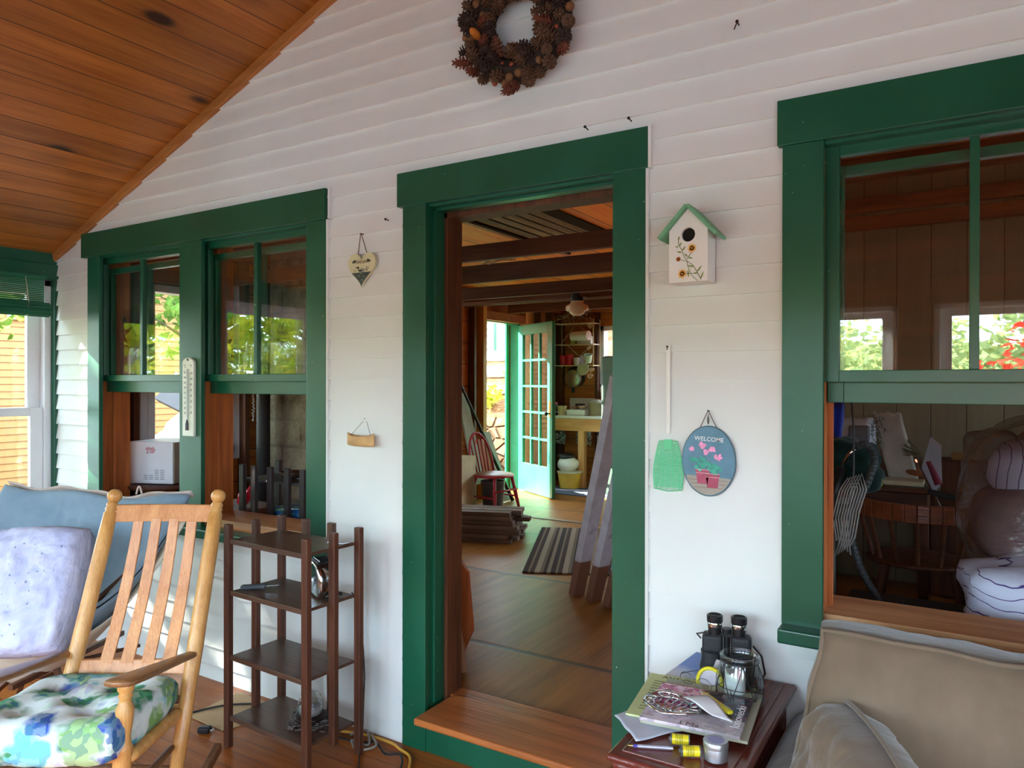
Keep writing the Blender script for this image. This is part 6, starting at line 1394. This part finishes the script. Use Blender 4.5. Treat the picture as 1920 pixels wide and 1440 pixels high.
# ---- leaning boards and scrap by the left wall ----
def lean(nm, lab, cat, pts, th, m):
    """pts: quad corners in 3D, thickened"""
    b = MB(); P_ = [Vector(p) for p in pts]; n = (P_[1]-P_[0]).cross(P_[2]-P_[0]).normalized()*th
    k = len(P_); b._add(P_+[p+n for p in P_], [tuple(range(k)), tuple(reversed(range(k, 2*k)))]+[(i, i+k, (i+1) % k+k, (i+1) % k) for i in range(k)])
    o = b.build(nm, m); tag(o, lab, cat); return o
sage = plain('pale_sage_board', (168, 176, 148), .7, var=.1); cream_b = plain('cream_panel', (214, 202, 160), .7, var=.12, vs=8)
lean('painted_board', 'pale sage painted board leaning left of the kitchen door', 'board', [(-4.40, 4.02, .40), (-4.40, 4.22, .40), (-4.62, 4.16, 1.36), (-4.62, 4.00, 1.36)], .02, sage)
lean('plywood_piece', 'orange plywood piece leaning behind the red chair', 'plywood', [(-4.36, 4.26, .165), (-4.36, 4.47, .165), (-4.50, 4.33, .86), (-4.50, 4.13, .86)], .016, wood('orange_ply', (170, 92, 40), (206, 126, 64), 'z', .5))
lean('grey_board', 'grey board leaning beside the kitchen door post', 'board', [(-4.34, 4.46, .165), (-4.34, 4.66, .165), (-4.52, 4.47, .93), (-4.52, 4.35, .93)], .018, plain('greyish_board', (164, 164, 150), .7, var=.1))
b = MB(); b.tube([(-4.28, 4.60, .17), (-4.60, 4.02, 1.5), (-4.64, 3.95, 2.1)], [.022, .014, .02], 10); o = b.build('black_pole', blk, smooth=True); tag(o, 'long black pole leaning left of the kitchen door', 'pole')
b = MB(); b.box((-4.40, 3.70, .165+.28), (.22, .42, .56), rz=.1); o = b.build('cream_box', cream_b, bevel=.004); tag(o, 'cream coloured carton standing behind the lumber pile', 'carton')
for i, (y0, y1, zt, lab) in enumerate([(3.62, 3.48, 2.3, 'long rough board leaning on the wall, nearest the porch'), (3.98, 3.70, 2.2, 'long rough board leaning on the wall behind the carton'), (4.04, 3.86, 1.95, 'long rough board leaning beside the sage board')]):
    b = MB(); b.bar((-4.60, y0+.1, .17), (-4.69, y1, zt), .10, .022, up=(1, 0, 0)); o = b.build('rough_board', pine_dark if i == 0 else pine_raw); tag(o, lab, 'board', 'rough boards on the left wall')
rs = random.Random(14); lum = wood('weathered_lumber', (84, 62, 46), (136, 106, 82), 'x', .8, grain=1.2)
lum2 = wood('brown_lumber', (70, 48, 34), (116, 84, 60), 'x', .8, grain=1.2)
n = 0; ang = math.atan2(.42, 1.1); c_, s_ = math.cos(ang), math.sin(ang)
words = ['bottom', 'second', 'third', 'fourth', 'fifth', 'sixth', 'top']
cols = ['at the porch side', 'second from the porch side', 'middle', 'second from the far side', 'at the far side']
for lay in range(7):
    kk = 5 if lay < 4 else 4 if lay < 6 else 3
    for k in range(kk):
        off = k*.115+.01*lay; Lh = 1.3+rs.uniform(-.12, .10); sh = rs.uniform(-.06, .06)
        cx = -3.80+sh*c_ ; ox, oy = -s_*off, c_*off
        b = MB(); b.box((0, 0, 0), (Lh, .10, .034)); o = b.build('lumber_plank', lum if (k+lay) % 2 else lum2, bevel=.002, loc=(cx+ox+.02, 2.60+oy+sh*s_, IF+.012+lay*.036), rot=(0, 0, ang+rs.uniform(-.012, .012)))
        tag(o, 'dark rough plank in the %s layer of the lumber pile, %s' % (words[lay], cols[k] if kk == 5 else cols[[0, 1, 3, 4][k]] if kk == 4 else cols[[0, 2, 4][k]]), 'plank', 'planks in the lumber pile'); n += 1
# left foreground boards
lean('chamfered_plywood', 'orange brown sheet with cut corners just inside the door at left', 'plywood', [(-2.42, .60, .165), (-2.09, .60, .165), (-2.035, .60, .28), (-2.065, .60, .56), (-2.20, .60, .72), (-2.42, .62, .72)], .018, wood('reddish_ply', (150, 74, 36), (196, 108, 58), 'z', .5))
b = MB(); b.bar((-1.975, .37, .160), (-2.13, .29, 1.35), .10, .026, up=(-.5, 1, 0)); o = b.build('leaning_board', wood('light_brown_board', (132, 84, 54), (172, 118, 80), 'z', .6)); tag(o, 'narrow light brown board leaning just inside the left door jamb', 'board')
# striped mat
mt = NB('striped_mat'); sx = mt.n.new('ShaderNodeSeparateXYZ'); mt.link(mt.coord(), sx.inputs[0])
q = mt.math('FRACT', mt.math('MULTIPLY', sx.outputs[0], 5.2)); cc = mt.ramp(q, [(0, lin((60, 44, 36))), (.18, lin((128, 108, 86))), (.26, lin((68, 50, 40))), (.42, lin((152, 134, 110))), (.62, lin((110, 92, 72))), (.74, lin((58, 42, 34))), (.86, lin((136, 118, 96)))])
for nd in mt.n:
    if nd.bl_idname == 'ShaderNodeValToRGB': nd.color_ramp.interpolation = 'CONSTANT'
mt.bsdf(cc, .95, .1, bump=mt.noise(mt.coord(), 200, 2), bstr=.4, bdist=.004)
b = MB(); b.box((0, 0, 0), (.78, 1.58, .012)); o = b.build('striped_mat', mt.m, bevel=.005, loc=(-2.60, 2.92, IF+.007), rot=(0, 0, math.atan2(.653, 1.436))); tag(o, 'brown and beige striped runner mat on the inner floor', 'mat')
# thin strip on the floor joint
b = MB(); b.box((-2.9, 3.9, IF+.003), (3.4, .05, .006)); struct(b.build('trim_13', plain('floor_strip', (120, 104, 70), .5)))
b = MB(); b.box((-4.0, 5.62, IF+.006), (1.3, .55, .010)); o = b.build('door_mat', plain('blue_grey_mat', (92, 100, 120), .9, var=.1), rot=(0, 0, 0)); tag(o, 'blue grey mat in front of the kitchen counter', 'mat')
# white leaning boards right of the mat, brown lower ends
bw = NB('white_board_brown_foot'); sx = bw.n.new('ShaderNodeSeparateXYZ'); bw.link(bw.coord(), sx.inputs[0])
bw.bsdf(bw.mix(bw.ramp(bw.math('MULTIPLY', sx.outputs[2], 1.0), [(.255, (1, 1, 1, 1)), (.26, (0, 0, 0, 1))]), bw.ramp(bw.noise(bw.coord(), 9, 4), [(.3, lin((178, 176, 186))), (.6, lin((206, 204, 212))), (.74, lin((150, 146, 150)))]), lin((128, 88, 70))), .45)
for i, (x, y, lab) in enumerate([(-2.075, 1.78, 'white board with brown foot leaning right of the mat, leftmost of three'), (-1.935, 1.735, 'white board with brown foot leaning right of the mat, middle of three'), (-1.80, 1.69, 'white board with brown foot leaning right of the mat, rightmost of three')]):
    b = MB(); b.bar((0, 0, .004), (.62, -.76, 1.36), .085, .055, up=(.85, -.5, 0)); o = b.build('white_leaning_board', bw.m, bevel=.002, loc=(x, y, IF)); tag(o, lab, 'board', 'white boards leaning right of the mat')
# ================= bedroom behind the right window =================
tanw = plain('bed_trim', (120, 96, 66), .6)
b = MB()
for z in (2.52, 2.64): b.bb(-.88, X1, 3.14, 3.2, z, z+.09)
struct(b.build('trim_14', wood('bedroom_beam', (112, 60, 30), (160, 92, 50), 'x', .5), bevel=.003))
b = MB(); b.bb(-.88, X1, 1.9, 1.96, 2.55, 2.70); struct(b.build('trim_15', wood('bedroom_joist', (104, 58, 34), (146, 90, 54), 'x', .5), bevel=.003))
t = thing('writing_desk', 'dark wooden desk piled with clutter against the tan panel wall', 'desk', (-.52, 2.82, IF))
b = MB(); b.box((0, 0, .70), (.72, .62, .03)); b.build('desktop', pine_dark_x, t, bevel=.005)
b = MB(); b.box((0, -.02, .62), (.66, .54, .12)); b.build('drawer_box', pine_dark_x, t, bevel=.004)
for x in (-.31, .31):
    for y in (-.25, .25): b = MB(); b.bb(x-.025, x+.025, y-.025, y+.025, 0, .56); b.build('leg', pine_dark, t, bevel=.003)
t = thing('white_printer', 'white appliance on the desk behind the left edge of the window', 'printer', (-.66, 2.80, .871))
b = MB(); b.box((0, 0, .20), (.34, .36, .38), taper=(.95, .8)); b.build('casing', plain('printer_white', (196, 200, 204), .4), t, bevel=.03, seg=3)
b = MB(); b.box((.10, -.19, .30), (.12, .03, .10)); b.build('panel', plain('printer_grey', (110, 112, 116), .4), t, bevel=.01)
b = MB(); b.ell((0, 0, 0), (.20, .14, .14), 28, 20, f=lambda v: v*(1+.45*noise.noise(v*9)+.2*noise.noise(v*25))); o = b.build('olive_jacket', fabric('olive_cloth', (86, 92, 40), (56, 62, 28)), smooth=True, loc=(-.70, 2.52, 1.02)); tag(o, 'olive green cloth heaped in front of the white appliance', 'jacket')
b = MB(); b.ell((0, 0, 0), (.20, .12, .15), 28, 20, f=lambda v: v*(1+.5*noise.noise(v*8)+.2*noise.noise(v*22))); o = b.build('green_bag', fabric('dark_green_cloth', (24, 58, 50), (14, 38, 34)), smooth=True, loc=(-.56, 2.36, 1.00)); tag(o, 'dark green bag on the front of the desk', 'bag')
b = MB(); b.grid(lambda u, v: (-.50+u*.16+v*.10, 2.70-.02*v, 1.30-v*.40+.02*noise.noise(Vector((u*6, v*9, 0)))), 10, 16); o = b.build('white_scarf', fabric('off_white_cloth', (196, 194, 176)), smooth=True, solid=.006); tag(o, 'off white cloth draped down behind the green bag', 'cloth')
b = MB(); rs = random.Random(22)
for k in range(70): p = Vector((-.47+rs.gauss(0, .022), 2.66+rs.gauss(0, .02), 1.20+rs.gauss(0, .05))); b.tube([p, p+Vector((rs.uniform(-.03, .03), 0, rs.uniform(-.03, .03)))], .002, 4)
o = b.build('dried_sprig', plain('dull_sprig', (74, 84, 66), .9)); tag(o, 'dull green sprig of dried leaves beside the white appliance', 'sprig')
for i, (x, y, z, w_, c_, lab) in enumerate([(-.33, 2.60, .895, .24, (198, 188, 150), 'thick cream edged book lying on the desk'), (-.27, 2.62, .876, .28, (96, 92, 70), 'olive book under the cream edged book'), (-.55, 2.30, .80, .16, (180, 180, 176), 'thin white edged notebook at the front of the desk')]):
    b = MB(); b.box((0, 0, 0), (w_, .18, .026 if i != 2 else .012)); o = b.build('book', plain('book_%d' % i, c_, .7), bevel=.002, loc=(x, y, z)); tag(o, lab, 'book', 'books on the desk')
b = MB(); b.ell((0, 0, 0), (.09, .05, .035), 16, 10, f=lambda v: v*(1+.15*noise.noise(v*20))); o = b.build('leather_pouch', plain('tan_leather', (146, 88, 50), .6), smooth=True, loc=(-.26, 2.72, .945)); tag(o, 'tan leather pouch on the books', 'pouch')
b = MB(); b.ell((0, 0, 0), (.03, .03, .03), 14, 10); o = b.build('lime_ball', plain('olive_lime', (120, 128, 60), .6), smooth=True, loc=(-.44, 2.42, .90)); tag(o, 'small lime ball at the corner of the desk', 'ball')
t = thing('folding_umbrella', 'silver shafted black handled umbrella resting on the chair back', 'umbrella', (-.145, 2.18, .89))
b = MB(); b.tube([(-.085, 0, .17), (.035, 0, -.08)], .0055, 8); b.tube([(-.09, 0, .18), (-.082, 0, .165)], .012, 10); b.build('shaft', chrome, t)
b = MB(); b.bar((-.03, -.005, .012), (.10, -.02, -.012), .03, .03); b.build('handle', blk, t, bevel=.006)
b = MB(); b.tube([(-.03, .03, .17), (.02, .02, .05)], [.012, .020], 10); b.build('red_cover', plain('wine_fabric', (118, 26, 50), .7), t)
b = MB(); b.prism([(-.065, .12), (-.02, .30), (.03, .26), (.035, .06), (.0, .0)], .012, MW(0, .04, 0)); b.build('white_card', plain('card_bluewhite', (176, 184, 192), .6), t)
b = MB(); rs = random.Random(2)
for k in range(14): a = rs.uniform(2.2, 3.6); b._add([(-.06, 0, .21), (-.06+.10*math.cos(a), .01*k/5, .23+.08*math.sin(a)), (-.06+.08*math.cos(a+.2), 0, .235+.07*math.sin(a+.2))], [(0, 1, 2)])
b.build('dry_leaves', plain('dry_olive', (90, 86, 56), .8), t)
t = thing('captains_chair', 'dark wooden chair with a curved reddish back rail facing the desk', 'chair', (-.20, 1.95, IF), PI)
b = MB()
N_ = 16
def cb(a, z, r=.27): return (r*math.cos(a), .06-r*.85*math.sin(a)*-1, z)
pts = [cb(PI*(k/N_), .70) for k in range(N_+1)]
for p, q in zip(pts, pts[1:]): b.bar(p, q, .030, .085)
b.build('back_rail', wood('reddish_rail', (96, 48, 28), (140, 78, 48), 'x', .3), t, bevel=.004, weld=False)
b = MB(); b.ell((0, .02, .43), (.25, .23, .03), 24, 10); b.build('seat', pine_dark, t, smooth=True)
for k in range(7): a = PI*(k+.5)/7; p = cb(a, .67); b = MB(); b.tube([(p[0]*.8, (p[1]-.06)*.8+.04, .44), p], .011, 8); b.build('spindle', pine_dark, t)
for sx, sy in ((-1, -1), (1, -1), (1, 1), (-1, 1)): b = MB(); b.turned((sx*.23, .02+sy*.20, 0), (sx*.15, .02+sy*.14, .42), [(0, .014), (.5, .022), (1, .018)]); b.build('leg', pine_dark, t)
# vacuum hose + cables
hs = plain('grey_ribbed_hose', (58, 62, 62), .5)
t = thing('vacuum_hose', 'grey corrugated vacuum hose with chrome wand arching beside the window', 'hose', (0, 0, 0))
P_ = [(-.375, .9, 1.225), (-.350, .9, 1.240), (-.318, .9, 1.215), (-.312, .9, 1.16), (-.345, .9, 1.06), (-.395, .9, .97), (-.402, .9, .90), (-.39, .9, .84), (-.355, .9, .73), (-.30, .9, .63), (-.24, .9, .52), (-.20, .92, .30), (-.22, .95, .18)]
q = []
for i in range(len(P_)-1):
    p0, p1, p2, p3 = [Vector(P_[max(0, min(len(P_)-1, j))]) for j in (i-1, i, i+1, i+2)]
    for s in range(12): u = s/12; q.append(.5*((2*p1)+(p2-p0)*u+(2*p0-5*p1+4*p2-p3)*u*u+(3*p1-p0-3*p2+p3)*u**3))
b = MB(); b.tube(q, [.0150 if i % 2 else .0128 for i in range(len(q))], 12); b.build('hose', hs, t)
b = MB(); b.tube([(-.372, .9, 1.228), (-.405, .9, 1.195), (-.432, .9, 1.14)], .0065, 10); b.build('wand', chrome, t, smooth=True)
b = MB(); b.tube([(-.432, .9, 1.14), (-.46, .9, 1.02), (-.47, .92, .70), (-.46, .95, .18)], .016, 10); b.build('handle_tube', blk, t, smooth=True)
t = thing('cable_bundle', 'loops of pale grey cable hanging beside the vacuum hose', 'cable', (0, 0, 0))
b = MB(); rs = random.Random(31)
for k in range(6):
    x0 = -.405+k*.010; b.tube([(x0-.03, .80, .86-.01*k), (x0-.045, .80, .95), (x0-.02, .80, 1.06), (x0+.01, .80, 1.11+.004*k), (x0+.025, .80, 1.07), (x0+.0, .80, .98), (x0-.015, .80, .88), (x0-.035, .80, .80+.008*k)], .0034, 6)
b.build('loops', plain('pale_cable', (150, 148, 142), .5), t, smooth=True)
b = MB(); b.tube([(-.375, .80, 1.10), (-.38, .84, 1.3), (-.38, .5, 1.9), (-.39, .3, 2.1)], .004, 6); b.build('hanging_lead', plain('dark_cable', (60, 60, 60), .5), t)
b = MB(); b.box((0, 0, 0), (.05, .10, .62)); o = b.build('ironing_board', plain('pale_cover', (150, 150, 140), .8), bevel=.01, loc=(-.475, .84, .62)); tag(o, 'narrow pale folded board standing behind the cable loops', 'board')
for i, (x, z, w_, lab) in enumerate([(-.33, .58, .15, 'grey metal box lying inside below the window at left'), (-.14, .55, .26, 'long silver edged tool case under the chair')]):
    t = thing('tool_case', lab, 'case', (x, 1.15+.1*i, IF)); b = MB(); b.box((0, 0, (z-IF)/2), (w_+.06, .16, z-IF-.02)); b.build('case', plain('dark_case', (44, 46, 50), .4), t, bevel=.01)
    b = MB(); b.box((0, -.082, z-IF-.03), (w_+.05, .006, .014)); b.build('edge_trim', chrome, t)
b = MB(); b.grid(lambda u, v: (-.41+u*.05+.01*math.sin(v*8), .36+.01*math.sin(u*5), 1.30+v*.50), 6, 20); o = b.build('blue_ribbon', plain('royal_blue', (22, 50, 150), .6), smooth=True, solid=.002); tag(o, 'royal blue strip of cloth hanging inside the right window jamb', 'cloth')
# bed with striped duvet bundle under plastic
sd_ = NB('striped_duvet'); sp = sd_.n.new('ShaderNodeSeparateXYZ'); sd_.link(sd_.coord(), sp.inputs[0])
ns = sd_.noise(sd_.coord(), 3.5, 3)
q = sd_.math('FRACT', sd_.math('ADD', sd_.math('MULTIPLY', sp.outputs[2], 24.0), sd_.math('MULTIPLY', ns, 3.2)))
sd_.bsdf(sd_.mix(sd_.ramp(q, [(.06, (1, 1, 1, 1)), (.11, (0, 0, 0, 1))]), lin((214, 220, 238)), lin((84, 66, 130))), .85, .2, bump=sd_.noise(sd_.coord(), 8, 4), bstr=.5, bdist=.02)
def sq(v, r):
    a, b_, c_ = abs(v.x/r[0]), abs(v.y/r[1]), abs(v.z/r[2]); k = (a**4+b_**4+c_**4)**.25
    return v/k if k > 1e-6 else v
def lump(c, r, seed, amp=.12, fr=2.4, rot=None, n=36):
    m = MB(); m.ell(c, r, n, n-8, rot=rot, f=lambda v: sq(v, r)*(1+amp*noise.noise(v*fr/max(r)+Vector((seed, 0, 0)))+amp*.35*noise.noise(v*fr*3/max(r)))); return m
t = thing('bed', 'low bed under the striped bedding at the right', 'bed', (.62, 1.55, IF))
b = MB(); b.box((0, 0, .16), (1.15, 2.1, .24)); b.build('frame', pine_dark, t, bevel=.02)
b = MB(); b.box((0, 0, .34), (1.10, 2.0, .18)); b.build('mattress', plain('mattress_grey', (150, 146, 150), .8), t, bevel=.05, seg=4)
o = lump((0, 0, 0), (.33, .27, .17), 4, .13, 2.6).build('rolled_duvet', sd_.m, smooth=True, loc=(.31, .72, .70)); tag(o, 'rolled white duvet with thin purple stripes nearest the window', 'duvet')
sd2 = NB('striped_ticking'); sp = sd2.n.new('ShaderNodeSeparateXYZ'); sd2.link(sd2.coord(), sp.inputs[0])
q = sd2.math('FRACT', sd2.math('ADD', sd2.math('MULTIPLY', sp.outputs[0], 26.0), sd2.math('MULTIPLY', sd2.noise(sd2.coord(), 3), 1.6)))
sd2.bsdf(sd2.mix(sd2.ramp(q, [(.07, (1, 1, 1, 1)), (.13, (0, 0, 0, 1))]), lin((176, 172, 190)), lin((84, 70, 100))), .8, .2, bump=sd2.noise(sd2.coord(), 9, 4), bstr=.5, bdist=.02)
o = lump((0, 0, 0), (.50, .36, .17), 9, .10, 2.0).build('folded_blanket', plain('mauve_blanket', (128, 104, 104), .85, var=.2), smooth=True, loc=(.53, 1.25, .93)); tag(o, 'mauve blanket bundle in the middle of the bedding pile', 'blanket')
o = lump((0, 0, 0), (.46, .36, .14), 12, .10, 2.0).build('striped_pillow', sd2.m, smooth=True, loc=(.55, 1.42, 1.09), rot=(0, R(4), 0)); tag(o, 'striped pillow on the upper half of the bedding pile', 'pillow')
o = lump((0, 0, 0), (.40, .30, .13), 15, .12, 2.0).build('grey_pillow', plain('grey_pillowcase', (142, 138, 130), .85, var=.08), smooth=True, loc=(.62, 1.75, 1.21), rot=(0, R(-6), 0)); tag(o, 'grey pillow at the top of the bedding pile', 'pillow')
o = lump((0, 0, 0), (.11, .16, .07), 18, .1, 2.0).build('small_cushion', plain('dim_cushion', (136, 134, 128), .85), smooth=True, loc=(.10, 1.95, 1.18)); tag(o, 'small dim cushion behind the bedding against the panel wall', 'cushion')
pl_ = NB('clear_plastic_wrap'); lw = pl_.n.new('ShaderNodeLayerWeight'); lw.inputs[0].default_value = .5
tr_ = pl_.n.new('ShaderNodeBsdfTransparent'); gl_ = pl_.n.new('ShaderNodeBsdfGlossy'); gl_.inputs['Roughness'].default_value = .18; mx = pl_.n.new('ShaderNodeMixShader')
bp_ = pl_.n.new('ShaderNodeBump'); bp_.inputs['Strength'].default_value = .9; bp_.inputs['Distance'].default_value = .03; pl_.link(pl_.noise(pl_.mapped((2, 2, 7)), 5, 4), bp_.inputs['Height']); pl_.link(bp_.outputs[0], gl_.inputs['Normal'])
pl_.link(pl_.math('ADD', pl_.math('MULTIPLY', pl_.math('POWER', lw.outputs['Facing'], 3.0), .6), .15), mx.inputs[0]); pl_.link(tr_.outputs[0], mx.inputs[1]); pl_.link(gl_.outputs[0], mx.inputs[2]); pl_.link(mx.outputs[0], pl_.out.inputs[0])
o = lump((0, 0, 0), (.56, .52, .37), 30, .12, 2.6, n=44).build('plastic_wrap', pl_.m, smooth=True, loc=(.55, 1.35, .98)); tag(o, 'clear plastic sheet wrapped over the bedding pile', 'plastic')
b = MB(); b.box((0, 0, 0), (.12, .10, .05)); o = b.build('wooden_box', plain('amber_wood_box', (150, 104, 54), .6), bevel=.004, loc=(-.02, 3.05, 1.02)); tag(o, 'small amber wooden box against the panel wall left of the bedding', 'box')
b = MB(); b.box((0, 0, .43), (.34, .26, .84)); o = b.build('night_stand', pine_dark, bevel=.006, loc=(-.02, 3.04, IF)); tag(o, 'dark night stand holding the amber box', 'stand')
